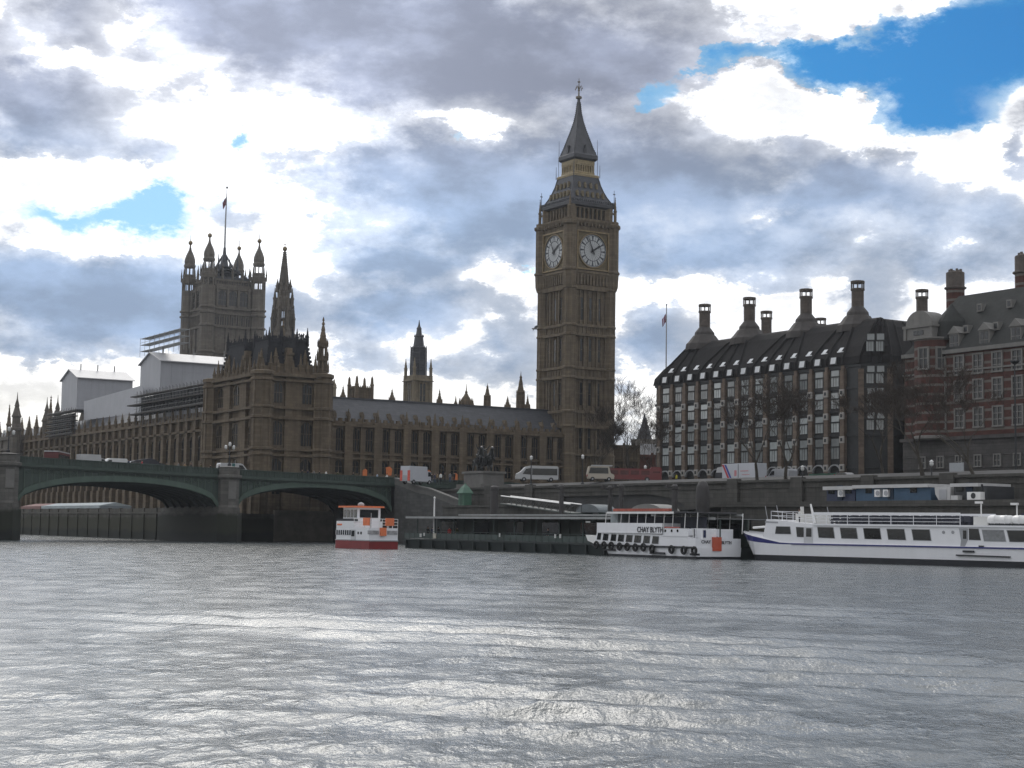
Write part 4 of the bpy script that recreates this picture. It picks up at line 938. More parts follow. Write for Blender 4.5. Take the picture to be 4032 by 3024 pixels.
def bridge():
    t = thing('road_bridge', 'green iron arch road bridge on dark granite piers across the river', 'bridge', (-101.5, -27, 0))
    ends = [-68.6]+PIERS+[-328]
    for i in range(len(ends)-1):
        a, b = ends[i]-(1.7 if i else 0), ends[i+1]+1.7; zs = 6.3; n = 28
        zcr = ztop((a+b)/2)-(2.25 if i == 0 else 3.0)
        xs = [a+(b-a)*k/n for k in range(n+1)]
        def arc(x, rise=0): u = (x-(a+b)/2)/((b-a)/2); return zs+(zcr-zs+rise)*math.sqrt(max(0, 1-min(1, abs(u))**2.15))
        m = MB()
        for k in range(n):
            x0, x1 = xs[k], xs[k+1]
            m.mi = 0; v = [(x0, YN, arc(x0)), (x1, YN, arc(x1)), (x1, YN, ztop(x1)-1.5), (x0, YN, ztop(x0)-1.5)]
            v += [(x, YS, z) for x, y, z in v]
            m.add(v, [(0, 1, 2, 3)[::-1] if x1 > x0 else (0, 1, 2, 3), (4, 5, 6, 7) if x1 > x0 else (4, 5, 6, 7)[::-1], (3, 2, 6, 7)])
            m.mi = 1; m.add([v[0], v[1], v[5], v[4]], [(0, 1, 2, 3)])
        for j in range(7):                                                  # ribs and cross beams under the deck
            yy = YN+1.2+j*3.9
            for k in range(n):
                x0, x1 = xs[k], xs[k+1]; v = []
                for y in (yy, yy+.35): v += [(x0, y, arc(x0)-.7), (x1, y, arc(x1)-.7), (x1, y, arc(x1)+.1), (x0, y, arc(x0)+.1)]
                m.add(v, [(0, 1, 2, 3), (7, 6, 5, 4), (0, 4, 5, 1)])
        m.mi = 2
        for k in range(1, n):                                               # spandrel tracery
            x = xs[k]; h = ztop(x)-1.6-arc(x)-.7
            if h > .5: m.box(x-.07, x+.07, YN-.14, YN+.02, arc(x)+.5, ztop(x)-1.5)
            if h > 1.3:
                xm = (x+xs[k-1])/2; rr = .42; m.tube([(xm+rr*math.cos(q*math.pi/5), YN-.08, ztop(x)-2.3+rr*math.sin(q*math.pi/5)) for q in range(11)], .07, 4)
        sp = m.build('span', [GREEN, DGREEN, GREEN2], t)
        m = MB()
        for k in range(n):                                                  # face rib, lighter
            x0, x1 = xs[k], xs[k+1]; v = []
            for y in (YN-.35, YN+.1): v += [(x0, y, arc(x0)-.35), (x1, y, arc(x1)-.35), (x1, y, arc(x1)+.62), (x0, y, arc(x0)+.62)]
            m.add(v, [(0, 1, 2, 3), (7, 6, 5, 4), (0, 4, 5, 1), (3, 2, 6, 7)])
        m.build('face_rib', GREEN2, sp)
    m = MB(); xs = np.arange(-40, -330, -2.0)
    for k in range(len(xs)-1):
        x0, x1 = xs[k], xs[k+1]; z0, z1 = ztop(x0), ztop(x1)
        for y0, y1, d0, d1 in ((YN-.75, YN+.3, -1.65, -1.25), (YN-.45, YN+.2, -1.9, -1.6), (YN-.3, YN+.1, -.16, 0), (YN-.2, YN+.05, -1.3, -1.1), (YN-.12, YN+.0, -1.25, -.1), (YS-.1, YS+.3, -1.6, 0)):
            v = []
            for y in (y0, y1): v += [(x0, y, z0+d0), (x1, y, z1+d0), (x1, y, z1+d1), (x0, y, z0+d1)]
            m.add(v, [(0, 1, 2, 3), (7, 6, 5, 4), (0, 4, 5, 1), (3, 2, 6, 7)])
        for q in range(4):
            x = x0+(x1-x0)*q/4; z = ztop(x); m.box(x-.05, x+.05, YN-.24, YN-.1, z-1.15, z-.1)
    m.build('parapet', GREEN, t)
    m = MB()
    for k in range(len(xs)-1):
        x0, x1 = xs[k], xs[k+1]; m.add([(x0, YN, ztop(x0)-1.2), (x1, YN, ztop(x1)-1.2), (x1, YS, ztop(x1)-1.2), (x0, YS, ztop(x0)-1.2)], [(0, 1, 2, 3)])
    m.build('roadway', PAVE, t)
    for X in PIERS:
        m = MB()
        m.prism([(X-2.3, YS+3), (X+2.3, YS+3), (X+2.3, YN-1.5), (X, YN-5.2), (X-2.3, YN-1.5)], -2, 5.2)
        m.prism([(X-2.0, YS+2), (X+2.0, YS+2), (X+2.0, YN-1.2), (X, YN-4.2), (X-2.0, YN-1.2)], 5.1, 6.1)
        m.lathe(X, YN-.6, [(2.0, 6.0), (1.85, 6.5), (1.85, ztop(X)-2.0), (2.3, ztop(X)-1.6), (2.3, ztop(X)-1.2), (1.9, ztop(X)-1.1), (1.9, ztop(X)+.05), (2.1, ztop(X)+.2), (.1, ztop(X)+.5)], 8, math.pi/8)
        m.box(X-1.7, X+1.7, YN, YS+1, 5.5, ztop(X)-1.5)
        p = m.build('pier', GRANITE, t)
        m = MB(); m.box(X-.72, X+.72, YN-2.42, YN-2.2, ztop(X)-5.4, ztop(X)-2.3); m.build('panel', PANEL, p)
bridge()

# street at the end of the bridge, sloping down past the clock tower
m = MB(); v = [(-67.9, YN+.2, 11.25), (-67.9, YS-.3, 11.25), (-8, YS-.3, 10.0), (-8, YN+.2, 10.0)]
m.add([(x, y, 9.0) for x, y, z in v]+v, [(0, 1, 2, 3), (7, 6, 5, 4), (0, 4, 5, 1), (1, 5, 6, 2), (2, 6, 7, 3), (3, 7, 4, 0)])
tag(m.build('bridge_street', PAVE), 'asphalt street running inland from the bridge', 'road', kind='structure')

m = MB(); pr = [(-66.4, 9.0), (-66.4, 9.35), (-60, 9.6), (-52, 11.35), (-8.6, 11.4), (-8.6, 9.0)]
m.extr([(x, -66.3, z) for x, z in pr], (0, -354, 0)); pr = [(-62.6, 9.0), (-62.6, 9.6), (-60, 9.8), (-52, 11.36), (-8.6, 11.41), (-8.6, 9.0)]; m.extr([(x, YN+.15, z) for x, z in pr], (0, -26.4, 0)); tag(m.build('embankment_road', PAVE), 'embankment road and pavement rising gently behind the river wall', 'road', kind='structure')
# ------------------------------------------------------------------ river wall, quays, stairs
def river_wall():
    X = -68; yL, yR = PX(2215, 1960, X).y, PX(2790, 1990, X).y            # the dark opening of the landing stage
    pts = [PX(2215, 1955, X), PX(2560, 1946, X), PX(2640, 1962, X), PX(2690, 1985, X), PX(2720, 2030, X)]
    m = MB()
    m.box(X, X+1.5, yL, -65.8, -2, 9.95); m.box(-64.2, -62.7, -66.2, -40.3, -2, 9.95); m.box(-68, -62.8, -66.4, -65.6, -2, 9.6); yE = pts[-1].y
    m.box(X, X+1.5, -420, yE, -2, 9.95)
    m.extr([(X, yL, 9.95), (X, yE, 9.95), (X, yE, pts[-1].z)]+[(X, p.y, p.z) for p in pts[-2:0:-1]]+[(X, yL, pts[0].z)], (1.5, 0, 0))
    m.box(X+7, X+8, yE-1, yL+1, 3, 9.2); m.box(X, X+8, yE, yL, 4.4, 5.0)
    m.box(X-.35, X+1.7, -420, -66.0, 9.8, 10.12); m.box(X-.15, X+.3, -420, -66.0, 9.0, 9.15); m.box(-64.4, -62.5, -66, -40.4, 9.8, 10.12)
    for y in np.arange(-75, -420, -13.0):
        if not (yE-2 < y < yL+2): m.box(X-.45, X+.3, y-1.1, y+1.1, -2, 10.35)
    tag(m.build('river_wall', WALLST), 'grey granite embankment wall with a dark landing opening', 'river wall')
    m = MB(); m.box(-72.2, X+.1, PX(2230, 2000, -72).y, -66.3, -2, 6.7); m.box(-72.4, -71.4, PX(2230, 2000, -72).y, -66.3, 6.6, 6.95)
    tag(m.build('quay', WALLST), 'low weedy stone ledge below the statue', 'quay')
    yq = PX(2850, 2000, -76).y
    m = MB(); m.box(-76.5, X-.1, -400, yq, -2, 6.5); m.box(-76.9, -75.8, -400, yq, 6.3, 6.95); m.extr([(-76.3, yq, 6.4), (-76.3, yq+14, 6.4), (-76.3, yq+14, 5.6)], (7.5, 0, 0))
    tag(m.build('quay', WALLST), 'long stone quay with mossy face under the blue cabins', 'quay')
    # stair from the bridge down to the ledge
    t = thing('stone_stair', 'grey stone stair descending from the bridge end to the ledge', 'staircase', (-66.5, -45, 6.9))
    m = MB(); y0, y1 = -41.2, -66.0
    m.extr([(-68.5, y0, -2), (-68.5, y0, 11.2), (-68.5, y0-2, 11.0), (-68.5, y0-9, 9.6), (-68.5, y0-13, 9.2), (-68.5, y1, 6.9), (-68.5, y1, -2)], (.8, 0, 0))
    m.build('side_wall', mat('stair_granite', (.085, .085, .083), .9, .25, .6, brick=(1.4, .5, .75)), t)
    m = MB()
    for k in range(24):
        f = k/24; m.box(-67.75, -64.2, y0+(y1-y0)*f, y0+(y1-y0)*(f+1/24), -1.9, 10.9-4.0*f)
    m.build('steps', PANEL, t)
    m = MB(); pr = [(y0, 12.35), (y0-2, 12.1), (y0-9, 10.7), (y0-13, 10.3), (y1, 7.95), (y1-3, 7.9)]
    for (ya, za), (yb, zb2) in zip(pr, pr[1:]):
        m.extr([(-68.75, ya, za-.3), (-68.75, yb, zb2-.3), (-68.75, yb, zb2), (-68.75, ya, za)], (.9, 0, 0)); m.extr([(-68.55, ya, za-1.3), (-68.55, yb, zb2-1.3), (-68.55, yb, zb2-.25), (-68.55, ya, za-.25)], (.45, 0, 0))
    m.build('balustrade', mat('stair_coping', (.12, .118, .112), .9, .2, .6), t)
    # green kiosk on the ledge
    a = PX(1811, 1985, -70.5); b = PX(1850, 1985, -70.5)
    yc = (a.y+b.y)/2; w = .95; zb_ = 6.95; zt = PX(1830, 1925, -70.5).z
    t = thing('kiosk', 'small green kiosk with pointed roof at the foot of the stair', 'kiosk', (-70.5, yc, zb_))
    G = mat('kiosk_green_paint', (.06, .14, .095), .5, .15, .8)
    m = MB(); m.box(-70.5-w*.8, -70.5+w*.8, yc-w, yc+w, zb_, zt-.8); m.build('wall', G, t)
    m = MB(); m.sq(-70.5, yc, [(w*1.1, zt-.85), (w*1.1, zt-.7), (w*.6, zt+.2), (.1, zt+.8)]); m.ball((-70.5, yc, zt+.9), .13, 6, 4); m.build('roof', G, t)
    m = MB(); m.box(-70.5-w*.8-.03, -70.5-w*.8+.02, yc-w*.4, yc+w*.4, zb_+.1, zb_+2.1); m.build('door', mat('dark_green_paint', (.04, .09, .06), .5, .2, 1), t)
river_wall()

# ------------------------------------------------------------------ big office block with tall vents
BRONZE = mat('dark_bronze', (.024, .025, .026), .5, .3, 1.2, metal=.2)
BRROOF = mat('bronze_roof', (.017, .0155, .0155), .8, .45, .5, streak=.5, spec=.15)
SANDP = mat('sandstone_pier', (.155, .118, .09), .9, .3, .8, brick=(1.0, .45, .8))
BLIND = mat('window_with_blinds', (.30, .34, .345), .10, .22, .35)  # pale pane colour holds both the blinds and a painted sky reflection
CHIM = mat('chimney_brown', (.095, .076, .062), .75, .25, .8, brick=(.9, .6, .7))
MARK = mat('white_stone_block', (.33, .315, .29), .8, .1, 1)
def vent_chimney(root, x, y, zt, zb_, flare=True, r=1.15, name='vent_chimney'):
    m = MB(); m.mi = 0
    m.lathe(x, y, [(r, zb_-4), (r, zt-1.75)], 10); m.lathe(x, y, [(r*1.14, zt-1.8), (r*1.14, zt-1.45), (r, zt-1.4)], 10)
    m.lathe(x, y, [(r*1.14, zt-.42), (r*1.14, zt), (r*.9, zt+.06)], 10)
    for k in range(8):
        an = math.atan2(CAM.y-y, CAM.x-x)+k*math.pi/4; m.tube([(x+r*.98*math.cos(an), y+r*.98*math.sin(an), zt-1.5), (x+r*.98*math.cos(an), y+r*.98*math.sin(an), zt-.4)], .13, 4)
    if flare:
        m.mi = 1; m.lathe(x, y, [(4.1, zb_-4.6), (3.9, zb_-3.3), (3.3, zb_-2.7), (2.4, zb_-1.5), (2.15, zb_-1.4), (2.05, zb_-.8), (1.25, zb_+.2), (1.1, zb_+.4)], 12)
    return m.build(name, [CHIM, mat('chimney_skirt_lead', (.042, .036, .033), .75, .35, .8)], root)
def office_block():
    X = -5.0; yL = -38.0; yA = PX(2602, 1866, X).y; yB = PX(3327, 1846, X).y
    t = thing('office_block', 'dark modern office block with bronze roof and tall vent chimneys', 'building', (X+10, -70, 9.2))
    def z(crop_y, left=True): sx = 2602 if left else 3327; return PX(sx, 1050+crop_y/1.8436, X).z
    ze = z(862); W_ = 52.0
    xk = yB-4.2                                     # start of the splayed corner
    m = MB(); poly = [(X, yL), (X, xk), (X+3.6, xk-3.6), (X+W_, xk-3.6), (X+W_, yL)]
    m.prism(poly, 9.2, ze)
    for zz in (z(1500), z(1300), z(1150), z(1005), z(870)): m.prism([(p[0]-.25 if p[0] < X+10 else p[0]+.2, p[1]+(.2 if p[1] == yL else -.2)) for p in poly], zz-.25, zz+.25)
    m.build('wall', BRONZE, t)
    ys = np.linspace(yA, yB, 14)
    A, B = (X, ys[0]), (X, ys[-1]); bay = (ys[0]-ys[-1])/13
    rows = [(1448, 1322), (1280, 1178), (1130, 1032), (992, 892)]
    cm_ = MB(); cm_.box(-.58, .58, -.86, -.6, -.62, .62); cm_.mi = 1; cm_.box(-.25, .25, -.92, -.8, -.3, .3); cme = cm_.mesh('corbel_block', [MARK, BLACK])
    for k, y in enumerate(ys):
        m = MB(); m.wb(A, B, k*bay-.52, k*bay+.52, -.1, .75, 9.2, z(895)); m.wb(A, B, k*bay-.36, k*bay+.36, -.1, .6, z(895)-.05, ze-.1)
        for zz in (z(1505), z(1330), z(1180), z(1035)):
            pass
        p = m.build('stone_pier', SANDP, t)
        for zz in (z(1505), z(1330), z(1180), z(1035)):
            q, rz = wall_at(A, B, k*bay, 0, zz); inst(cme, 'corbel_block', t, q, rz)
    rng = random.Random(11)
    def offwin(w, h):
        m = MB(); m.mi = 1; m.box(-w/2-.15, w/2+.15, -.12, .1, -.1, h+.12); m.mi = 0
        hl = h*.56; m.box(-w/2-.12, w/2-.12, -.30, -.1, 0, hl); m.box(-w/2+.05, w/2+.05, -.42, -.1, hl+.28, h)
        m.mi = 1
        for q in (.33, .66): m.box(-w/2-.12+w*q-.03, -w/2-.12+w*q+.03, -.34, -.2, 0, hl)
        m.box(-w/2-.3, w/2+.3, -.50, -.05, hl+.08, hl+.24)
        return m
    meshes = {}
    for r_, (cb, ct) in enumerate(rows):
        h = z(ct)-z(cb); variants = []
        for v in range(4):
            g = .19+.075*v; BL = mat('window_with_blinds_%s' % 'abcd'[v], (g, g*1.08, g*1.08), .08, .28, .45, spec=.7)  # blinds, with the reflected sky put into the pane colour
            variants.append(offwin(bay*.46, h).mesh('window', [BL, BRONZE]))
        for i in range(13):
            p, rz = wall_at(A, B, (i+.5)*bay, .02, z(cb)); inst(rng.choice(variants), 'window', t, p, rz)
    # splayed corner bay: paired windows
    C0, C1 = (X, xk), (X+3.6, xk-3.6); Lc = (Vector(C1)-Vector(C0)).length
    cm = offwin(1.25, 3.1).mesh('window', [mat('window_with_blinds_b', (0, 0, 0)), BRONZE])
    for r_, (cb, ct) in enumerate(rows[1:]+[(800, 700)]):
        for s in (Lc/2-.85, Lc/2+.85):
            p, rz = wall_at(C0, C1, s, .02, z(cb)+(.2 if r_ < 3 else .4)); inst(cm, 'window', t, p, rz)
    m = MB(); m.wb(C0, C1, Lc-.5, Lc+.5, -.1, .7, 9.2, ze-1); m.wb(C0, C1, -.5, .5, -.1, .7, 9.2, ze-1); m.build('stone_pier', SANDP, t)
    # north side, in the shade
    N0, N1 = C1, (X+W_, xk-3.6)
    for i in range(10):
        m = MB(); m.wb(N0, N1, 3.9*(i+1)-.5, 3.9*(i+1)+.5, -.1, .75, 9.2, ze-1.5); m.build('stone_pier', SANDP, t)
    # roof: concave sweep from the eaves to the flat ridge, splayed at the corner
    m = MB(); e = [(0, ze), (.2, ze+1.4), (1.4, ze+3.3), (2.8, ze+5.1), (4.6, ze+7.4), (6.0, ze+8.6), (7.0, ze+9.1)]
    rings = []
    for d, zz in e:
        dl = d*1.15
        rings.append([(X-.5+d, yL+.5-dl, zz), (X-.5+d, xk-.2+d*.25, zz), (X+3.4+d*.75, xk-4.1+d, zz), (X+W_, xk-4.1+d, zz), (X+W_, yL+.5-dl, zz)])
    vs = [v for r_ in rings for v in r_]; n = 5; fs = []
    for j in range(len(rings)-1):
        for i in range(n): fs.append((j*n+i, j*n+(i+1) % n, (j+1)*n+(i+1) % n, (j+1)*n+i))
    fs.append(tuple(range((len(rings)-1)*n, len(rings)*n))); fs.append(tuple(range(n))[::-1])
    m.add(vs, fs); rf = m.build('roof', BRROOF, t)
    m = MB()                                            # the ducts that run up the slope and gather at the chimneys
    CH = [(-48.0, 51.3), (-62.5, 51.3), (-77.7, 51.3), (-92.5, 51.3)]
    chs = []
    for sx, sy in ((2775, 1199), (2951, 1172), (3174, 1139), (3377, 1107)):
        P = PX(sx, sy, 2.2); chs.append((P.x, P.y, P.z))
    for k, y in enumerate(ys):
        c = min(chs, key=lambda q: abs(q[1]-y)); path = []
        for d, zz in e[:6]:
            f = d/7; path.append((X-.5+d, y+(c[1]-y)*f**1.2*.85, zz+.12))
        m.tube(path, .26, 5)
    for i0, i1, qs in ((1, 2, (.0, .33, .66, 1.0)), (2, 3, [.06+.085*k for k in range(11)]), (4, 0, (.8, .9))):
        for q in qs:
            m.tube([Vector(r_[i0]).lerp(Vector(r_[i1]), q if i0 != 2 else q*(1-.35*j/6))+Vector((0, 0, .1)) for j, r_ in enumerate(rings[:6])], .24, 5)
    m.build('roof_duct', BRROOF, rf)
    m = MB(); m.mi = 0
    # glazed band of little dormers along the eaves, in two rows
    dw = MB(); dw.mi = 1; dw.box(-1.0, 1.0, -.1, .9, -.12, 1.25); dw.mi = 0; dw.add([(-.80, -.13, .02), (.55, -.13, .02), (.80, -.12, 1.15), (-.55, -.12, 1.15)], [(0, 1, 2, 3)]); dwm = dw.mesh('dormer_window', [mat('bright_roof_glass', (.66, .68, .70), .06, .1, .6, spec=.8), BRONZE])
    for i in range(13):
        p, rz = wall_at(A, B, (i+.5)*bay, .72, ze+.35); inst(dwm, 'dormer_window', t, p, rz)
    d2 = MB(); d2.add([(-.6, -.1, 0), (.4, -.1, 0), (.7, .42, .8), (-.3, .42, .8)], [(0, 1, 2, 3)]); d2.box(-.75, .85, -.02, .5, -.1, .1)
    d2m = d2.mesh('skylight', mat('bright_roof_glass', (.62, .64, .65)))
    for i in range(13):
        p, rz = wall_at(A, B, (i+.62)*bay, -.35, ze+2.6); inst(d2m, 'skylight', t, p, rz)
    for s in (.28, .72):
        pass
    for i in range(5):
        p, rz = wall_at(N0, N1, 3.9*(i+.5), -.62, ze+2.6); inst(d2m, 'skylight', t, p, rz); p, rz = wall_at(N0, N1, 3.9*(i+.5), .1, ze+.5); 
    # one big sloping rooflight
    m = MB(); q = []
    for cx, cy in ((822, 733), (868, 730), (985, 598), (830, 612)):
        f = (733-cy)/135; P = PX(2500+cx/1.8436, 1050+cy/1.8436, X+2.1+1.8*f); q.append(P)
    m.extr(q, (.5, 0, 0)); m.build('rooflight', mat('grey_roof_glass', (.17, .18, .18), .15, .15, 1.5), rf)
    for x_, y_, zt in chs: vent_chimney(t, x_, y_, zt, zt-5.2)
    for sx, sy, D in ((3018, 1226, 360), (3231, 1253, 369), (3630, 1141, 324)):
        P = PD(sx, sy, D); vent_chimney(t, P.x, P.y, P.z, P.z-9, False, 1.15)
    # arcade at street level
    am = MB()
    for q in range(9):
        a0, a1 = math.pi*q/9, math.pi*(q+1)/9
        am.extr([(-.7, 1.5*math.cos(a0), 1.3*math.sin(a0)), (-.7, 1.5*math.cos(a1), 1.3*math.sin(a1)), (-.7, 1.72*math.cos(a1), 1.5*math.sin(a1)), (-.7, 1.72*math.cos(a0), 1.5*math.sin(a0))], (.5, 0, 0))
    ame = am.mesh('arch', GREYP)
    for i in range(13): inst(ame, 'arch', t, (X, ys[0]-(i+.5)*bay, z(1500)-1.0))
    # flagpole at the far end
    P = PD(2627, 1200, 352); Q = PD(2622, 1560, 352)
    t2 = thing('flagpole', 'tall grey flagpole with a small drooping flag by the office block', 'flagpole', (Q.x, Q.y, Q.z-12))
    m = MB(); m.tube([(Q.x, Q.y, Q.z-12), (Q.x, Q.y, P.z)], [.2, .1], 8); m.ball((Q.x, Q.y, P.z), .22, 6, 4); m.build('pole', GREYP, t2)
    F = PD(2626, 1228, 352); m = MB()
    for k in range(4):
        a = F+Vector((-.2*k, .14*k, -.4*k)); b = F+Vector((-.2*(k+1), .14*(k+1)+(.12 if k % 2 else -.08), -.4*(k+1)))
        m.extr([a, b, b+Vector((.1, -.05, -1.7)), a+Vector((.05, 0, -1.8))], (.03, .03, 0))
    tag(m.build('flag', mat('red_blue_cloth', (.20, .07, .10), .9, .6, 1.5)), 'small drooping reddish flag on the pole beside the office block', 'flag')
office_block()

# ------------------------------------------------------------------ striped brick building
def striped():
    m = mat('striped_brick', (.066, .024, .018), .9, .4, .8)
    t = m.node_tree; b = t.nodes['Principled BSDF']; src = b.inputs['Base Color'].links[0].from_socket
    g = t.nodes.new('ShaderNodeNewGeometry'); s = t.nodes.new('ShaderNodeSeparateXYZ'); t.links.new(g.outputs['Position'], s.inputs[0])
    md = t.nodes.new('ShaderNodeMath'); md.operation = 'FLOORED_MODULO'; md.inputs[1].default_value = 1.55; t.links.new(s.outputs[2], md.inputs[0])
    lt = t.nodes.new('ShaderNodeMath'); lt.operation = 'LESS_THAN'; lt.inputs[1].default_value = .42; t.links.new(md.outputs[0], lt.inputs[0])
    x = t.nodes.new('ShaderNodeMix'); x.data_type = 'RGBA'; t.links.new(lt.outputs[0], x.inputs[0]); t.links.new(src, x.inputs[6]); x.inputs[7].default_value = (.135, .122, .108, 1)
    t.links.new(x.outputs[2], b.inputs['Base Color']); return m
STRIPE = striped()
BRICKD = mat('plain_red_brick', (.125, .05, .038), .9, .3, .8)
PORT = mat('white_portland_stone', (.17, .165, .155), .8, .2, .6, streak=.4)
GRAN2 = mat('rusticated_granite', (.075, .07, .067), .9, .25, .6, brick=(1.5, .6, .6))
ROOF3 = mat('weathered_slate_roof', (.026, .028, .026), .85, .45, .6, streak=.3, brick=(.9, .35, .7))
def striped_building():
    X = -8.0; yL = PX(3560, 1732, X).y; yR = yL-62
    zS = PX(3560, 1732, X).z; zE = PX(3560, 1402, X).z; zR = 43.0; d = 14.0
    t = thing('striped_building', 'red brick building with white stone stripes, dormers and round chimneys', 'building', (X, yL, 9.2))
    m = MB(); m.box(X-.3, X+30, yR, yL, 9.2, zS); A, B = (X-.3, yL), (X-.3, yR)
    for k in range(5): m.wb(A, B, 0, 62, -.1, .12, 9.2+k*2+.9, 9.2+k*2+1.1)
    m.wb(A, B, -.3, 62, -.1, .5, zS-.5, zS+.1); m.build('granite_base', GRAN2, t)
    m = MB(); m.box(X, X+29.5, yR, yL-.3, zS-.1, zE); m.build('wall', STRIPE, t)
    m = MB(); A, B = (X, yL), (X, yR)
    m.wb(A, B, 0, 62, -.1, .6, zE-.5, zE+.15); m.wb(A, B, 0, 62, -.1, .3, zE-3.6, zE-3.3); m.build('cornice', PORT, t)
    wA = win_mesh('window', 1.75, 2.9, 1, 2, [GLASS, PORT], .14, .2, False, .28); wB = win_mesh('window', 1.2, 1.7, 1, 1, [GLASS, PORT], .12, .2, False, .2)
    for r_, zz in enumerate((zS+1.6, zS+6.2, zS+10.4)):
        for i in range(13):
            s = 8.6+i*4.05; p, rz = wall_at(A, B, s, .02, zz); inst(wA, 'window', t, p, rz)
    for zz in (9.9, 14.4):
        for i in range(13):
            s = 4.6+i*4.05; p, rz = wall_at((X-.3, yL), (X-.3, yR), s, .02, zz); inst(wB, 'window', t, p, rz)
    # roof
    P1 = PX(3798, 1165, X+7.0)
    zR = P1.z; m = MB()
    m.extr([(X-.3, yL-1.2, zE+.1), (X+7.0, yL-1.2-6.3, zR), (X+14.3, yL-1.2, zE+.1)], (0, 0, .01)) if False else None
    v = [(X-.4, yL-.5, zE+.1), (X-.4, yR, zE+.1), (X+16, yR, zE+.1), (X+16, yL-.5, zE+.1), (X+6.6, yL-6.5, zR), (X+6.6, yR, zR), (X+9.0, yR, zR), (X+9.0, yL-6.5, zR)]
    m.add(v, [(0, 1, 2, 3), (7, 6, 5, 4), (0, 4, 5, 1), (2, 6, 7, 3), (3, 7, 4, 0), (1, 5, 6, 2)])
    rf = m.build('roof', ROOF3, t)
    # dormers: white frames with pediments
    def slope_x(z): return X-.4+(z-zE-.1)/(zR-zE-.1)*7.0
    dm = MB(); dm.mi = 1; dm.box(-1.05, 1.05, -.3, 3.0, 0, 2.9); dm.extr([(-1.35, -.5, 2.9), (1.35, -.5, 2.9), (0, -.5, 4.2)], (0, 3.6, 0)); dm.mi = 0
    for x0 in (-.82, .08): dm.box(x0, x0+.74, -.36, -.25, .2, 1.25); dm.box(x0, x0+.74, -.36, -.25, 1.4, 2.7)
    dmm = dm.mesh('dormer', [GLASS, PORT])
    for sx, sy in ((3763, 1412), (3882, 1404), (4006, 1392), (4130, 1382), (4260, 1372)):
        Pd = PX(sx, sy, X+.3); inst(dmm, 'dormer', rf, (X+.3, Pd.y, zE-.1), -math.pi/2)
    sk = MB(); sk.mi = 1; sk.box(-.55, .55, -.35, .8, -.1, 1.25); sk.mi = 0; sk.box(-.3, .3, -.4, -.3, .15, 1.0); skm = sk.mesh('skylight', [GLASS, PORT])
    for sx, sy in ((3809, 1310), (3863, 1225), (3928, 1298), (3980, 1210)):
        for _ in range(1):
            z0 = 38; 
            for it in range(6): Pk = PX(sx, sy, slope_x(z0)); z0 = Pk.z
            inst(skm, 'skylight', rf, (slope_x(z0)-.1, Pk.y, z0), -math.pi/2)
    # round corner bay with a stone aedicule
    cyl = MB(); a, b_ = PX(3560, 1450, X-1.5), PX(3722, 1450, X-1.5); yc = (a.y+b_.y)/2; rr = 3.35; xc = X+.9
    zt = PX(3640, 1338, X-1.5).z
    cyl.smooth = False; cyl.lathe(xc, yc, [(rr, zS-.2), (rr, zt)], 20); bay = cyl.build('corner_bay', STRIPE, t)
    m = MB(); m.lathe(xc, yc, [(rr+.05, zt-.05), (rr+.3, zt+.05), (rr+.3, zt+.3), (rr-.3, zt+.4)], 20); m.lathe(xc, yc, [(rr+.05, zS-.3), (rr+.3, zS-.1), (rr+.3, zS+.25), (rr, zS+.4)], 20); m.build('string_course', PORT, bay)
    wz = zt-4.9; an0 = math.atan2(CAM.y-yc, CAM.x-xc)
    for dn in (-.55, .35):
        an = an0+dn; inst(win_mesh('window', 1.5, 3.3, 1, 1, [GLASS, PORT], .14, .2, False, .3), 'window', bay, (xc+(rr-.05)*math.cos(an), yc+(rr-.05)*math.sin(an), wz), an+math.pi/2)
    m = MB(); z1 = PX(3620, 1290, X-1).z; z2 = PX(3620, 1232, X-1).z
    y0, y1 = PX(3566, 1290, X-1.4).y, PX(3672, 1290, X-1.4).y
    m.box(X-1.6, X+3, y1, y0, zt+.2, z1); m.box(X-1.9, X+3, y1-.3, y0+.3, z1-.1, z1+.35)
    ym, rad = (y0+y1)/2, abs(y0-y1)/2*.96
    m.extr([(X-1.5, ym+rad*math.cos(q*math.pi/14), z1+.3+(z2-z1)*math.sin(q*math.pi/14)) for q in range(15)], (3.5, 0, 0))
    for yy in (y0-.15, y1+.15): m.box(X-1.8, X-1.2, yy-.3, yy+.3, zt+.2, z1)
    ae = m.build('aedicule', PORT, bay)
    m = MB(); m.box(X-1.68, X-1.55, ym-1.2, ym+1.0, zt+.9, z1-.6); m.build('window', GLASS, ae)
    m = MB(); m.lathe(xc+1.5, yc-2.5, [(3.0, zt), (2.4, zt+3.0), (.1, zt+6.2)], 14); m.build('conical_roof', ROOF3, t)
    # big striped chimneys
    def chim(sx, ytop, half, D, ybase):
        P = PD(sx, ytop, D); r = half*D/6453; z0 = PD(sx, ybase, D).z-3
        m = MB(); m.lathe(P.x, P.y, [(r, z0), (r, P.z-3.4)], 14); c = m.build('chimney', STRIPE, t)
        m = MB(); m.lathe(P.x, P.y, [(r*.98, P.z-3.5), (r*1.2, P.z-3.3), (r*1.2, P.z-3.05), (r*1.0, P.z-2.95), (r, P.z-.4), (r*.93, P.z-.3), (r*.5, P.z-.1)], 14)
        for k in range(6): m.lathe(P.x+r*.6*math.cos(k*1.05), P.y+r*.6*math.sin(k*1.05), [(.3, P.z-.4), (.24, P.z+.25)], 6)
        m.build('cap', mat('sooty_brick', (.10, .085, .075), .9, .3, 1), c)
    chim(3761, 1066, 36, 292, 1200); chim(4040, 1000, 44, 272, 1145); chim(4300, 960, 44, 262, 1100)
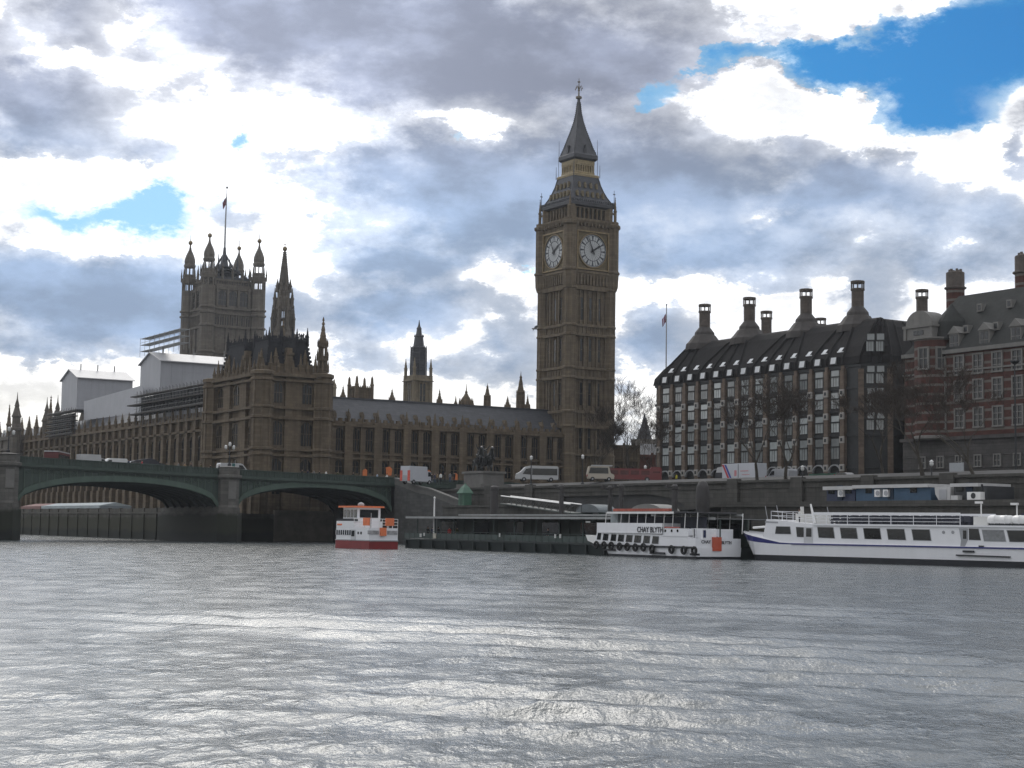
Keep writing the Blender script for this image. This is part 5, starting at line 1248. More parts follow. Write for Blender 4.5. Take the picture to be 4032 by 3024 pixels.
    # pale buttress shape beside the right chimney
    q = PD(4012, 1160, 268); m = MB(); m.lathe(q.x, q.y, [(2.0, q.z-6), (1.9, q.z-1.5), (1.3, q.z-.3), (.3, q.z)], 12); m.build('chimney_skirt', PORT, t)
striped_building()

# low street-side buildings between clock tower and office block
def back_buildings():
    P = PD(2455, 1760, 392)
    def b(name, label, sx0, sx1, ytop, D, m_, roof=0):
        a, c = PD(sx0, ytop, D), PD(sx1, ytop, D); t = thing(name, label, 'building', ((a.x+c.x)/2, (a.y+c.y)/2, 9.2)); 
        u = Vector((c.x-a.x, c.y-a.y)); L = u.length; m = MB(); m.wb(a, c, 0, L, -14, 0, 9.2, a.z)
        for k in range(int(L/3.5)+1): m.wb(a, c, k*3.5-.3, k*3.5+.3, -.1, .5, 9.2, a.z+.5)
        m.wb(a, c, 0, L, -.1, .6, a.z-4, a.z-3.5); m.wb(a, c, 0, L, -.1, .5, a.z-.6, a.z); m.build('wall', m_, t)
        wm = win_mesh('window', 1.5, 3.2, 1, 1, [GLASS, m_])
        for k in range(int(L/3.5)):
            for zz in (a.z-8.2, a.z-13.0):
                p, rz = wall_at(a, c, k*3.5+1.75, .02, zz)
                if zz > 9.4: inst(wm, 'window', t, p, rz)
        if roof:
            m = MB(); p0, rz = wall_at(a, c, 0, 0, 0); uu = u.normalized(); nn = Vector((uu.y, -uu.x))
            q = [Vector((a.x, a.y, a.z))+nn.to_3d()*.3, Vector((a.x, a.y, a.z+roof))-nn.to_3d()*6, Vector((a.x, a.y, a.z))-nn.to_3d()*13]; m.extr(q, (u.x, u.y, 0)); m.build('roof', SLATE, t)
        return t
    b('street_building', 'low brown stone building between clock tower and bare tree', 2400, 2520, 1752, 395, STONE, 0)
    b('street_building', 'dim brown building behind the bare tree left of the office block', 2512, 2640, 1790, 405, BRICKD, 3)
    Q = PD(2538, 1640, 520)
    def z(sy): return PD(2538, sy, 520).z
    t = thing('church_spire', 'distant thin grey church spire behind the bare tree', 'spire', (Q.x, Q.y, 9.2))
    m = MB(); m.box(Q.x-3, Q.x+3, Q.y-3, Q.y+3, 9.2, z(1730)); m.build('tower', STONE3, t)
    m = MB(); m.lathe(Q.x, Q.y, [(2.6, z(1731)), (1.0, z(1670)), (.1, z(1625))], 8, math.pi/8); m.build('spire', SLATE, t)
back_buildings()

# ------------------------------------------------------------------ statue on its plinth
def statue():
    P = PX(1905, 1880, -60); x, y = P.x, P.y; zp = PX(1905, 1857, -60).z
    t = thing('chariot_monument', 'dark bronze chariot group with rearing horses on a grey granite plinth', 'monument', (x, y, 9.2))
    w = 66/6453*298*.75
    u = Vector((F0.y, -F0.x)).normalized()
    m = MB(); m.box(x-2.2, x+2.2, y-3.4, y+3.4, 9.2, zp-.35); m.box(x-2.5, x+2.5, y-3.7, y+3.7, zp-.4, zp); m.box(x-3.2, x+3.2, y-4.4, y+4.4, 7, PX(1905, 1908, -60).z)
    m.build('plinth', PANEL, t)
    BZ = mat('dark_bronze_statue', (.028, .030, .030), .45, .3, 2, metal=.3)
    def skin(name, verts, edges, rad, root):
        me = bpy.data.meshes.new(name); me.from_pydata(verts, edges, []); me.update()
        o = bpy.data.objects.new(name, me); C.objects.link(o); md = o.modifiers.new('s', 'SKIN'); 
        for v, r_ in zip(me.skin_vertices[0].data, rad): v.radius = (r_*1.3, r_*1.3)
        me.skin_vertices[0].data[0].use_root = True
        sb = o.modifiers.new('b', 'SUBSURF'); sb.levels = sb.render_levels = 1
        dg = bpy.context.evaluated_depsgraph_get(); ev = o.evaluated_get(dg); nm = bpy.data.meshes.new_from_object(ev)
        C.objects.unlink(o); bpy.data.objects.remove(o); nm.materials.clear(); nm.materials.append(BZ)
        q = bpy.data.objects.new(name, nm); C.objects.link(q); q.parent = root; return q
    # horses rear towards the river (-x) side of the bridge, i.e. north-east; local frame: forward f, side s
    f = Vector((-.35, -.94, 0)).normalized(); s = Vector((f.y, -f.x, 0)); base = Vector((x, y, zp))
    KS = 1.3
    def G(a, b, c): q = base+f*a*KS+s*b*KS+Vector((0, 0, c*KS)); return tuple(q-wloc(t))
    for off in (-.75, .75):
        V = [(.3, off, 1.5), (1.2, off, 2.1), (1.6, off, 2.7), (2.0, off, 3.3), (2.55, off, 3.2), (2.7, off, 2.95),       # trunk, neck, head
             (.1, off+.25, 1.0), (.45, off+.25, .5), (.2, off+.25, 0), (.1, off-.25, 1.0), (.45, off-.25, .5), (.2, off-.25, 0),
             (1.6, off+.25, 1.9), (2.2, off+.25, 2.1), (2.3, off+.25, 1.6), (1.6, off-.25, 1.8), (2.3, off-.25, 1.8), (2.2, off-.25, 1.3), (-.2, off, 1.4), (-.6, off, .8)]
        E = [(0, 1), (1, 2), (2, 3), (3, 4), (4, 5), (0, 6), (6, 7), (7, 8), (0, 9), (9, 10), (10, 11), (1, 12), (12, 13), (13, 14), (1, 15), (15, 16), (16, 17), (0, 18), (18, 19)]
        Rr = [.48, .5, .33, .24, .17, .13, .24, .13, .11, .24, .13, .11, .19, .12, .1, .19, .12, .1, .14, .14]
        skin('horse', [G(*v) for v in V], E, Rr, t)
    m = MB()
    c0 = base-f*2.0
    m.lathe(c0.x, c0.y, [(1.3, zp+1.1), (1.5, zp+1.3), (1.55, zp+2.5), (1.35, zp+2.5), (1.2, zp+1.35), (.1, zp+1.3)], 10)
    m.tube([c0+Vector((0, 0, .8)), base+f*.9+Vector((0, 0, 1.4))], .12, 6); m.build('chariot', BZ, t)
    for sg in (-1, 1):
        m = MB(); cw = c0+s*sg*1.6; r_ = 1.0
        m.tube([cw+f*r_*math.cos(q*math.pi/8)+Vector((0, 0, 1.05+r_*math.sin(q*math.pi/8))) for q in range(17)], .09, 5)
        for q in range(4): m.tube([cw+f*r_*math.cos(q*math.pi/4)+Vector((0, 0, 1.05+r_*math.sin(q*math.pi/4))), cw-f*r_*math.cos(q*math.pi/4)+Vector((0, 0, 1.05-r_*math.sin(q*math.pi/4)))], .05, 4)
        m.build('wheel', BZ, t)
    V = [(-1.6, 0, 2.1), (-1.6, 0, 2.7), (-1.6, 0, 3.15), (-1.6, 0, 3.4), (-1.55, 0, 3.75), (-1.6, .35, 3.05), (-1.4, .75, 3.4), (-1.3, .95, 3.9), (-1.6, -.35, 3.05), (-1.4, -.75, 3.3), (-1.2, -1.0, 3.75), (-1.6, 0, 1.3)]
    E = [(0, 1), (1, 2), (2, 3), (3, 4), (2, 5), (5, 6), (6, 7), (2, 8), (8, 9), (9, 10), (0, 11)]
    skin('rider', [G(*v) for v in V], E, [.26, .22, .25, .11, .17, .13, .1, .07, .13, .1, .07, .38], t)
    for off in (-.6, .55):
        V = [(-1.9, off, 1.9), (-1.85, off, 2.4), (-1.8, off, 2.75), (-1.75, off, 3.05), (-1.7, off*1.4, 2.4), (-1.3, off*1.4, 2.3)]
        skin('rider', [G(*v) for v in V], [(0, 1), (1, 2), (2, 3), (1, 4), (4, 5)], [.25, .22, .1, .16, .1, .07], t)
statue()
# ------------------------------------------------------------------ floating pier
PHULL = mat('pier_hull_paint', (.018, .026, .026), .55, .3, .4, streak=.4)
PRAIL = mat('pier_rail_paint', (.035, .055, .05), .5, .3, .6)
def pontoon():
    X0, X1 = -95.0, -84.5; yA = PX(1588, 2130, X0).y; yB = -169.6
    t = thing('floating_pier', 'long dark floating pier with a thin pale-edged flat roof', 'pier', (X0, (yA+yB)/2, 0))
    m = MB(); m.extr([(X0, yA, 1.35), (X0+.5, yA, -.5), (X1-.5, yA, -.5), (X1, yA, 1.35)], (0, yB-yA, 0)); m.box(X0-.12, X1+.1, yB, yA, 1.2, 1.42)
    for y in np.arange(yA-1, yB, -4.0): m.box(X0-.15, X0+.4, y-.12, y+.12, .1, 1.3)
    m.build('hull', PHULL, t)
    m = MB()
    for y in np.arange(yA-.1, yB, -1.6): m.tube([(X0+.15, y, 1.4), (X0+.15, y, 2.5)], .04, 4)
    for z in (1.75, 2.1, 2.5): m.tube([(X0+.15, yA, z), (X0+.15, yB, z)], .04, 4)
    for y in np.arange(yA-.9, yB, -1.6): m.box(X0+.12, X0+.16, y-.72, y+.72, 1.45, 2.25)
    m.build('railing', PRAIL, t)
    m = MB(); yR = PX(1606, 2034, X0).y
    m.box(X0-.2, X1+.4, yB, yR, 4.5, 4.62); m.build('roof', mat('pier_roof_deck', (.10, .105, .105), .8, .2, .6), t)
    m = MB(); m.box(X0-.32, X0-.18, yB, yR+.1, 4.42, 4.72); m.box(X0+3.6, X0+3.75, yB, yR-9, 4.9, 5.12); m.build('roof_edge', mat('pale_fascia', (.27, .28, .28), .7, .25, .5, streak=.3), t)
    m = MB(); m.tube([(0, 0, 0), (0, 0, 3.1)], .09, 6); pme = m.mesh('post', PRAIL)
    for y in np.arange(yR-2, yB, -5.5): inst(pme, 'post', t, (X0+.6, y, 1.4)); inst(pme, 'post', t, (X1-.8, y, 1.4))
    m = MB(); m.box(X0+4.5, X0+4.7, yB, yR-1, 1.4, 4.5)
    for k, y in enumerate(np.arange(yR-3, yB, -3.1)): m.box(X0+4.4, X0+4.52, y-.1, y+.1, 1.4, 4.5); 
    w = m.build('screen_wall', mat('pier_dark_wall', (.022, .032, .026), .6, .5, .3), t)
    for k, y in enumerate(np.arange(yR-5, yB, -9.3)): m = MB(); m.box(X0+4.32, X0+4.42, y-2.2, y+2.2, 2.3, 4.0); m.build('window', mat('pier_dark_glass', (.015, .018, .025), .15, .2, 1), w)
    for i, (sx, sy, w_, h) in enumerate(((1657, 2108, .55, .5), (1671, 2104, .3, .45), (1712, 2110, .9, .75), (1968, 2107, .25, .5), (2187, 2111, .35, .5), (2207, 2111, .35, .5), (2316, 2055, .9, .2))):
        P = PX(sx, sy, X0+.05); m = MB(); m.box(X0-.02, X0+.08, P.y-w_/2, P.y+w_/2, P.z-h/2, P.z+h/2); m.build('notice', mat('notice_white', (.55, .56, .55), .6, .2, 3) if i != 2 else mat('buoy_cream', (.42, .40, .34), .7, .2, 3), t)
    # mast and a sloping gangway
    P = PX(1711, 1960, X0+1.5); Q = PX(1711, 2032, X0+1.5)
    t2 = thing('signal_mast', 'short white signal mast standing on the pier roof', 'mast', (P.x, P.y, 4.62)); m = MB(); m.tube([(P.x, P.y, 1.4), (P.x, P.y, P.z)], [.16, .1], 8); m.box(P.x-.2, P.x+.2, P.y-.2, P.y+.2, 1.4, 1.9); m.ball((P.x, P.y, P.z), .18, 6, 4); m.build('pole', WHITE, t2)
    A = PX(1992, 1953, -72.5); B = PX(2268, 1986, -85.5)
    t3 = thing('gangway', 'white railed gangway sloping down from the ledge to the pier', 'gangway', tuple((A+B)/2))
    n = (B-A); sd = Vector((-n.y, n.x, 0)).normalized()
    m = MB(); dz = Vector((0, 0, 1.2))
    for s_ in (-.8, .8): m.tube([A+sd*s_, B+sd*s_], .085, 5)
    m.build('handrail', WHITE, t3)
    m = MB()
    for s_ in (-.8, .8):
        m.tube([A+sd*s_-dz, B+sd*s_-dz], .07, 5)
        for k in range(13): p = A+n*(k/12)+sd*s_; q = A+n*(min(12, k+1)/12)+sd*s_; m.tube([p, p-dz], .04, 4); m.tube([p-dz, q], .035, 4)
    m.build('truss', mat('gangway_grey', (.05, .055, .055), .6), t3)
    m = MB(); v = [A+sd-dz, B+sd-dz, B-sd-dz, A-sd-dz]; m.extr(v, (0, 0, -.12)); m.build('deck', PRAIL, t3)
    # mooring piles
    PILE = mat('pile_steel', (.045, .042, .042), .7, .3, .5, streak=.4)
    for i, (sx, yt, hw, lab) in enumerate(((1947, 1918, 17, 'thick dark mooring pile below the monument'), (2211, 1915, 10, 'dark mooring pile at the lower end of the white gangway'), (2402, 1918, 9, 'dark mooring pile left of the close pair above the canopy boat'),
                                       (2446, 1912, 9, 'dark mooring pile right of the close pair above the canopy boat'), (2657, 1914, 11, 'dark mooring pile near the end of the landing opening'))):
        P = PX(sx, yt, -87.0); r = hw*.036*.92
        t = thing('mooring_pile', lab, 'pile', (P.x, P.y, 0), group='tall dark mooring piles along the floating pier')
        m = MB(); m.lathe(P.x, P.y, [(r, -2), (r, P.z-.5), (r*1.15, P.z-.4), (r*1.15, P.z), (r*.4, P.z+.25)], 12); m.build('shaft', PILE, t)
        if i:
            m = MB(); q = Vector((P.x, P.y, P.z-.3)); e = R0*-1
            m.tube([q, q+e*.9+Vector((0, 0, .25))], .16, 5); m.box(q.x+e.x*.9-.25, q.x+e.x*.9+.25, q.y+e.y*.9-.25, q.y+e.y*.9+.25, q.z+.05, q.z+.5); m.build('bracket', PILE, t)
    P = PX(2767, 1892, -80); t = thing('mooring_dolphin', 'broad dark round-topped pile beside the granite wall', 'pile', (P.x, P.y, 0))
    m = MB(); m.smooth = True; r = 27*.032; m.lathe(P.x, P.y, [(r*1.05, -2), (r*1.02, P.z-1.6), (r*.92, P.z-.8), (r*.6, P.z-.2), (.05, P.z)], 16); m.build('shaft', PILE, t)
    # curved grey shelters in the landing
    for i, (sx, w_, yt, lab) in enumerate(((2312, 46, 1985, 'low curved blue grey shelter left in the dark landing opening'), (2543, 64, 1984, 'low curved grey shelter right in the dark landing opening'))):
        P = PX(sx, yt, -82); y0, y1 = PX(sx-w_, 2005, -82).y, PX(sx+w_, 2005, -82).y; ym, ry = (y0+y1)/2, abs(y0-y1)/2
        t = thing('curved_shelter', lab, 'shelter', (P.x, ym, 4.6), group='curved shelters on the landing'); zb_ = P.z-1.15
        m = MB(); m.extr([(-82, ym+ry*math.cos(k*math.pi/12), zb_+1.15*math.sin(k*math.pi/12)) for k in range(13)], (3, 0, 0)); m.build('canopy', mat('shelter_grey', (.21, .21, .20), .7, .2, .6) if i else mat('shelter_bluegrey', (.15, .17, .18), .7, .2, .6), t)
        m = MB()
        for y in (ym-ry*.9, ym+ry*.9): m.box(-81.9, -79.2, y-.08, y+.08, 4.6, zb_+.05)
        m.build('post', PRAIL, t)
pontoon()

# ------------------------------------------------------------------ boats
def lettering(txt, size, loc, mat_, parent, name='lettering', wide=1.0):
    cu = bpy.data.curves.new(name, 'FONT'); cu.body = txt; cu.size = size; cu.extrude = .012; cu.align_x = 'CENTER'; cu.align_y = 'CENTER'; cu.offset = .012
    o = bpy.data.objects.new(name, cu); C.objects.link(o)
    me = bpy.data.meshes.new_from_object(o.evaluated_get(bpy.context.evaluated_depsgraph_get())); C.objects.unlink(o); bpy.data.objects.remove(o)
    me.transform(Matrix(((0, 0, -1, 0), (-wide, 0, 0, 0), (0, 1, 0, 0), (0, 0, 0, 1)))); me.materials.clear(); me.materials.append(mat_)
    q = bpy.data.objects.new(name, me); C.objects.link(q); q.parent = parent; q.location = Vector(loc)-wloc(parent); return q
def hull_mesh(m, x0, x1, yb, ys, sheer, black=.5, bowl=7.0, rake=2.2, flare=.25, mi=(0, 1), stripe=None, tuck=.6, sternr=0):
    """a boat's hull: bow at y = yb (the larger y), stern at ys; loft of stations by levels; sheer(f) gives the deck edge, f from bow 0 to stern 1"""
    xm, hw = (x0+x1)/2, abs(x1-x0)/2; L = yb-ys; ns = 26; lev = [-.7, 0.0, black, black+.01, None, 1.0]
    st = [(i/(ns-1))**1.5 for i in range(ns)]
    def pt(f, z, side, top):
        d = f*L; s = min(1, d/bowl); hb = hw*(1-(1-s)**2.6)
        k = max(0, min(1, (z+.7)/(top+.7))); hb *= (1-tuck*(1-s)*(1-k)) if s < 1 else 1
        hb *= (1-.06*(1-k)); y = yb-d-rake*(1-k)*(1-s)
        if sternr and d > L-sternr: hb *= 1-.35*((d-L+sternr)/sternr)**2
        return (xm+side*hb, y, z)
    for side in (-1, 1):
        vs = []; nl = 8
        for f in st:
            top = sheer(f); zs = [-.7, 0, black, black+.02, black+(top-black)*.35, black+(top-black)*.62, top-.01, top]
            if stripe: zs[4] = max(black+.05, stripe(f)[0]); zs[5] = max(zs[4]+.01, stripe(f)[1])
            zs = sorted(zs)
            for z in zs: vs.append(pt(f, z, side, top))
        for i in range(ns-1):
            for j in range(nl-1):
                q = [i*nl+j, (i+1)*nl+j, (i+1)*nl+j+1, i*nl+j+1]
                m.mi = mi[0] if j < 2 else (2 if (stripe and j == 4) else mi[1])
                m.add([vs[k] for k in q], [(0, 1, 2, 3) if side < 0 else (3, 2, 1, 0)])
    m.mi = mi[1]
    a = [pt(f, sheer(f), -1, sheer(f)) for f in st]; b = [pt(f, sheer(f), 1, sheer(f)) for f in st]
    for i in range(ns-1): m.add([a[i], b[i], b[i+1], a[i+1]], [(0, 1, 2, 3)])
    top = sheer(1); zs = [-.7, 0, black, top]
    for z0, z1, mm in ((-.7, black, mi[0]), (black, top, mi[1])):
        m.mi = mm; m.add([pt(1, z0, -1, top), pt(1, z0, 1, top), pt(1, z1, 1, top), pt(1, z1, -1, top)], [(0, 3, 2, 1)])
def plate(m, X, pix, thick=.06, out=.03):           # a pane drawn by its corners in the photograph on the boat side x = X
    m.extr([(X-out, PX(sx, sy, X).y, PX(sx, sy, X).z) for sx, sy in pix], (thick, 0, 0))
BOATW = mat('boat_white_paint', (.80, .81, .84), .3, .05, .3, streak=.35, coat=.3)
BOATK = mat('boat_black_paint', (.016, .018, .024), .45, .3, .8)
BOATB = mat('boat_blue_paint', (.018, .022, .16), .35, .15, 1)
BGLASS = mat('boat_window_glass', (.016, .019, .022), .08, .3, .8)
BGREY = mat('boat_grey_trim', (.34, .35, .37), .5, .1, .8)
ORANGE = mat('orange_panel', (.75, .20, .08), .6, .12, 1)
def rail(m, pts, h, posts=True, step=1.9, r=.035, bars=2):
    for a, b in zip(pts, pts[1:]):
        a, b = Vector(a), Vector(b); n = max(1, int((b-a).length/step))
        for k in range(n+1): p = a.lerp(b, k/n); m.tube([p, p+Vector((0, 0, h))], r, 4)
        for q in range(bars): z = Vector((0, 0, h*(q+1)/bars)); m.tube([a+z, b+z], r, 4)
def bplate(m, X, pix, thick=.06, out=.03): m.extr([(X-out, PL(sx, sy, X).y, PL(sx, sy, X).z) for sx, sy in pix], (thick, 0, 0))
BO, BTH = Vector((-92.5, -172.7, 0)), R(11.5)                     # waterline at the near side of the bow, and the yaw of the boat
def PL(sx, sy, xl):                                               # a sight line cut with the boat's own fore-and-aft plane at xl, in the boat's axes
    b = Vector((math.cos(BTH), math.sin(BTH), 0)); a = Vector((-math.sin(BTH), math.cos(BTH), 0)); d = ray(sx, sy)
    p = CAM+d*((xl-(CAM-BO).dot(b))/d.dot(b))-BO; return Vector((p.dot(b), p.dot(a), p.z))
def big_boat():
    X0, X1 = 0.0, 7.0; yb = PL(2938, 2108, 3.5).y; ys = yb-41.0
    t = thing('passenger_boat', 'long white passenger boat with blue bow stripe moored at the right', 'boat', (0, 0, 0))
    m = MB(); zr = 1.95
    def sheer(f): return zr+1.35*max(0, 1-f/.19)+.04
    def stripe(f): b = zr-.12+.62*max(0, 1-f/.19)**1.5; return (b, max(b+.14, sheer(f)-.03))
    hull_mesh(m, X0, X1, yb, ys, sheer, .62, 4.2, 2.2, stripe=stripe); m.build('hull', [BOATK, BOATW, BOATB], t)
    # superstructure
    P0 = PL(3000, 2100, X0); deckz = 4.15; ya = PL(2998, 2060, X0).y
    m = MB(); yc = ys+1.5
    zt0, zt1 = PL(3002, 2044, X0).z, PL(3480, 2067, X0).z
    xi = .12
    m.extr([(X0+xi, ya, 1.9), (X0+xi, ya-.6, zt0), (X0+xi, PL(3200, 2061, X0).y, zt1), (X0+xi, yc, zt1), (X0+xi, yc, 1.9)], (X1-X0-2*xi, 0, 0))
    m.box(X0-.06, X1+.06, yc-.1, PL(3200, 2061, X0).y, zt1-.12, zt1+.06)
    cab = m.build('superstructure', BOATW, t)
    def wi(c): return [(2880+a/3.6867, 1850+b/3.6867) for a, b in c]
    def wj(c): return [(3432+a/3.6867, 1850+b/3.6867) for a, b in c]
    wins = [wi(((640, 925), (862, 930), (848, 826), (655, 822))), wi(((955, 970), (1048, 972), (1048, 838), (940, 832)))]
    wins += [wi(((1272, 980), (1497, 990), (1475, 838), (1253, 835))), wi(((1602, 990), (1832, 997), (1808, 848), (1580, 842))), wi(((1940, 998), (2172, 1003), (2150, 853), (1918, 850)))]
    wins += [wj(((-90, 998), (138, 1003), (115, 858), (-112, 852))), wj(((248, 1008), (495, 1015), (470, 862), (225, 860))), wj(((612, 1018), (862, 1024), (838, 870), (585, 866)))]
    wins += [wj(((1418, 1012), (1583, 1018), (1550, 860), (1415, 855))), wj(((1640, 1030), (1945, 1036), (1910, 880), (1608, 874))), wj(((2010, 1040), (2330, 1046), (2300, 885), (1970, 880))), wj(((2440, 1046), (2760, 1052), (2730, 890), (2405, 886)))]
    for k, w in enumerate(wins):
        m = MB(); cx = sum(p[0] for p in w)/4; cy = sum(p[1] for p in w)/4
        bplate(m, X0+xi, [(cx+(a-cx)*1.07, cy+(b-cy)*1.10) for a, b in w], .1, .02); f = m.build('window', BGREY, t)
        m = MB(); bplate(m, X0+xi, w, .05, .05); m.build('pane', BGLASS if k != 9 else mat('curtained_glass', (.20, .21, .22), .2, .3, 2), f)
    m = MB(); bplate(m, X0+xi, wi(((1052, 1112), (1182, 1116), (1182, 832), (1058, 828))), .05, .04); d = m.build('door', mat('boat_door_grey', (.55, .56, .58), .5, .05, .5), t)
    m = MB(); bplate(m, X0+xi, wi(((1088, 970), (1165, 972), (1165, 848), (1088, 846))), .05, .06); m.build('pane', BGLASS, d)
    m = MB(); bplate(m, X0+xi, wj(((1280, 1185), (1322, 1185), (1400, 1010), (1400, 850), (1270, 850), (1300, 1030))), .05, .03); d = m.build('door', BGREY, t)
    m = MB(); bplate(m, X0+xi, wj(((1330, 1000), (1378, 1002), (1378, 880), (1330, 880))), .05, .06); m.build('pane', BGLASS, d)
    for cx in (1045, 1180):
        P = PL(3432+cx/3.6867, 1850+907/3.6867, X0+xi); m = MB(); m.smooth = False; n = 12
        m.extr([(X0+xi-.04, P.y+.17*math.cos(q*2*math.pi/n), P.z+.17*math.sin(q*2*math.pi/n)) for q in range(n)], (.06, 0, 0)); m.build('porthole', BGREY, t)
    m = MB(); bplate(m, X0, wj(((1558, 1140), (1628, 1142), (1628, 1100), (1555, 1098))), .1, .05); m.build('vent', BOATK, t)
    for c in (((1330, 1196), (1490, 1202), (1490, 1172), (1330, 1168)), ((1232, 1248), (2012, 1275), (2012, 1255), (1232, 1228))):
        m = MB(); bplate(m, X0, wj(c), .3, .14); m.build('fender', BOATK, t)
    m = MB(); bplate(m, X0+xi, wi(((490, 768), (680, 776), (675, 752), (492, 742))), .05, .03); m.build('name_plate', BGREY, t)
    m = MB(); m.box(X0-.09, X0+.1, ys, yb-9, zr-.13, zr+.02); m.build('rubbing_strake', BOATB, t)
    # upper deck
    yf = PL(3003, 2040, X0).y; yd1 = PL(3778, 2070, X0).y
    m = MB(); rail(m, [(X0+.5, yf-.8, zt0-.05), (X0+.15, yf-3.2, zt0-.25), (X0+.15, PL(3200, 2061, X0).y, zt1)], .95); rail(m, [(X0+.12, PL(3170, 2061, X0).y, zt1), (X0+.12, yd1, zt1)], 1.1, bars=3, step=2.4)
    rail(m, [(X1-.15, yf-1, zt1), (X1-.15, yc, zt1)], 1.1, bars=3, step=2.4); rail(m, [(X0+.5, yf-.8, zt0-.05), (X1-.5, yf-.8, zt0-.05)], .95)
    m.box(X0+.05, X0+.2, yd1, PL(3200, 2030, X0).y, zt1+1.02, zt1+1.3); m.box(X1-.2, X1-.05, yd1, PL(3200, 2030, X0).y, zt1+1.02, zt1+1.3)
    m.build('railing', BOATW, t)
    m = MB(); P = PL(3082, 2021, X0+2.5); m.box(X0+2.2, X1-2.2, PL(3168, 2040, X0).y, PL(3085, 2040, X0).y, zt1-.3, zt1+1.15); m.build('wheelhouse', mat('cream_paint', (.60, .60, .58), .5, .06, .5), t)
    m = MB(); m.box(-.55, .55, -.22, .22, .36, .46); m.box(-.55, .55, -.26, -.18, .4, .98); m.box(-.45, -.37, -.15, .15, 0, .4); m.box(.37, .45, -.15, .15, 0, .4); sme = m.mesh('seat', mat('dark_blue_seats', (.022, .025, .04), .6, .3, 1))
    for y in np.arange(PL(3200, 2060, X0).y-2, yd1+1, -1.25):
        for x in (X0+1.2, X0+2.7, X0+4.3, X0+5.8): inst(sme, 'seat', t, (x, y, zt1+.04))
    m = MB(); a = PL(3192, 1985, X0+2); b = PL(3208, 2060, X0+2); m.tube([(X0+2, a.y, a.z), (X0+2, b.y, b.z)], [.1, .17], 8); m.build('mast', WHITE, t)
    m = MB(); a = PL(3158, 1995, X0+3); m.tube([(X0+3, a.y, zt1), (X0+3, a.y, a.z)], .2, 8); m.build('funnel', mat('cream_paint', (0, 0, 0)), t)
    for sx, yt in ((3027, 1992), (3072, 1990), (3272, 1996)):
        a = PL(sx, yt, X0+1.2); m = MB(); m.tube([(X0+1.2, a.y, zt1-.2), (X0+1.2, a.y+.5, a.z)], .035, 4); m.build('aerial', BGREY, t)
    # after deck: housing, life rafts, lamps
    m = MB(); m.box(X0+1.0, X1-1.0, PL(3868, 2050, X0).y, PL(3812, 2050, X0).y, zt1, PL(3830, 2033, X0).z); m.box(X0+1.6, X1-1.6, ys+4, PL(3868, 2050, X0).y, zt1, PL(3930, 2026, X0).z-.5); m.build('deck_housing', mat('cream_paint', (0, 0, 0)), t)
    for sx in (3921, 3962, 4018, 4062):
        P = PL(sx, 2058, X0+.9); m = MB(); m.smooth = True; r = .47
        prof = [(.02, -.8), (r*.75, -.76), (r, -.5), (r*1.0, -.05), (r*1.06, -.04), (r*1.06, .04), (r, .05), (r, .5), (r*.75, .76), (.02, .8)]
        k = MB(); k.smooth = True; k.lathe(0, 0, prof, 14); 
        for v, f in ((k.v, k.f),): m.add([(X0+.9+x, P.y+z, zt1+.62+y) for x, y, z in v], [f_ for f_ in f])
        lr = m.build('life_raft', WHITE, t); c = MB(); c.box(X0+.6, X0+1.2, P.y-.6, P.y+.6, zt1, zt1+.3); c.build('cradle', BOATK, lr)
    for sx, yt in ((3863, 1978), (4004, 1984)):
        a = PL(sx, yt, X0+1.6); m = MB(); m.tube([(X0+1.6, a.y, zt1), (X0+1.6, a.y, a.z)], .07, 6); m.box(X0+1.4, X0+1.8, a.y-.1, a.y+.6, a.z-.12, a.z+.1); m.build('deck_lamp', WHITE, t)
    m = MB(); m.box(X0+1.5, X1-1.5, ys+3, PL(3990, 2030, X0).y, PL(4000, 2034, X0).z, PL(4000, 2034, X0).z+.35); m.build('dark_canopy', mat('navy_canvas', (.02, .024, .05), .7, .2, 1), t)
    # anchor spar at the bow
    m = MB(); a = PL(3005, 2066, X0+1); m.tube([(X0+1, a.y-.6, a.z-.2), (X0+1, a.y+1.4, a.z-.35)], .12, 6); m.build('bow_spar', WHITE, t)
    t.location = BO; t.rotation_euler = (0, 0, BTH)
    return zt1
BIGZ = big_boat()

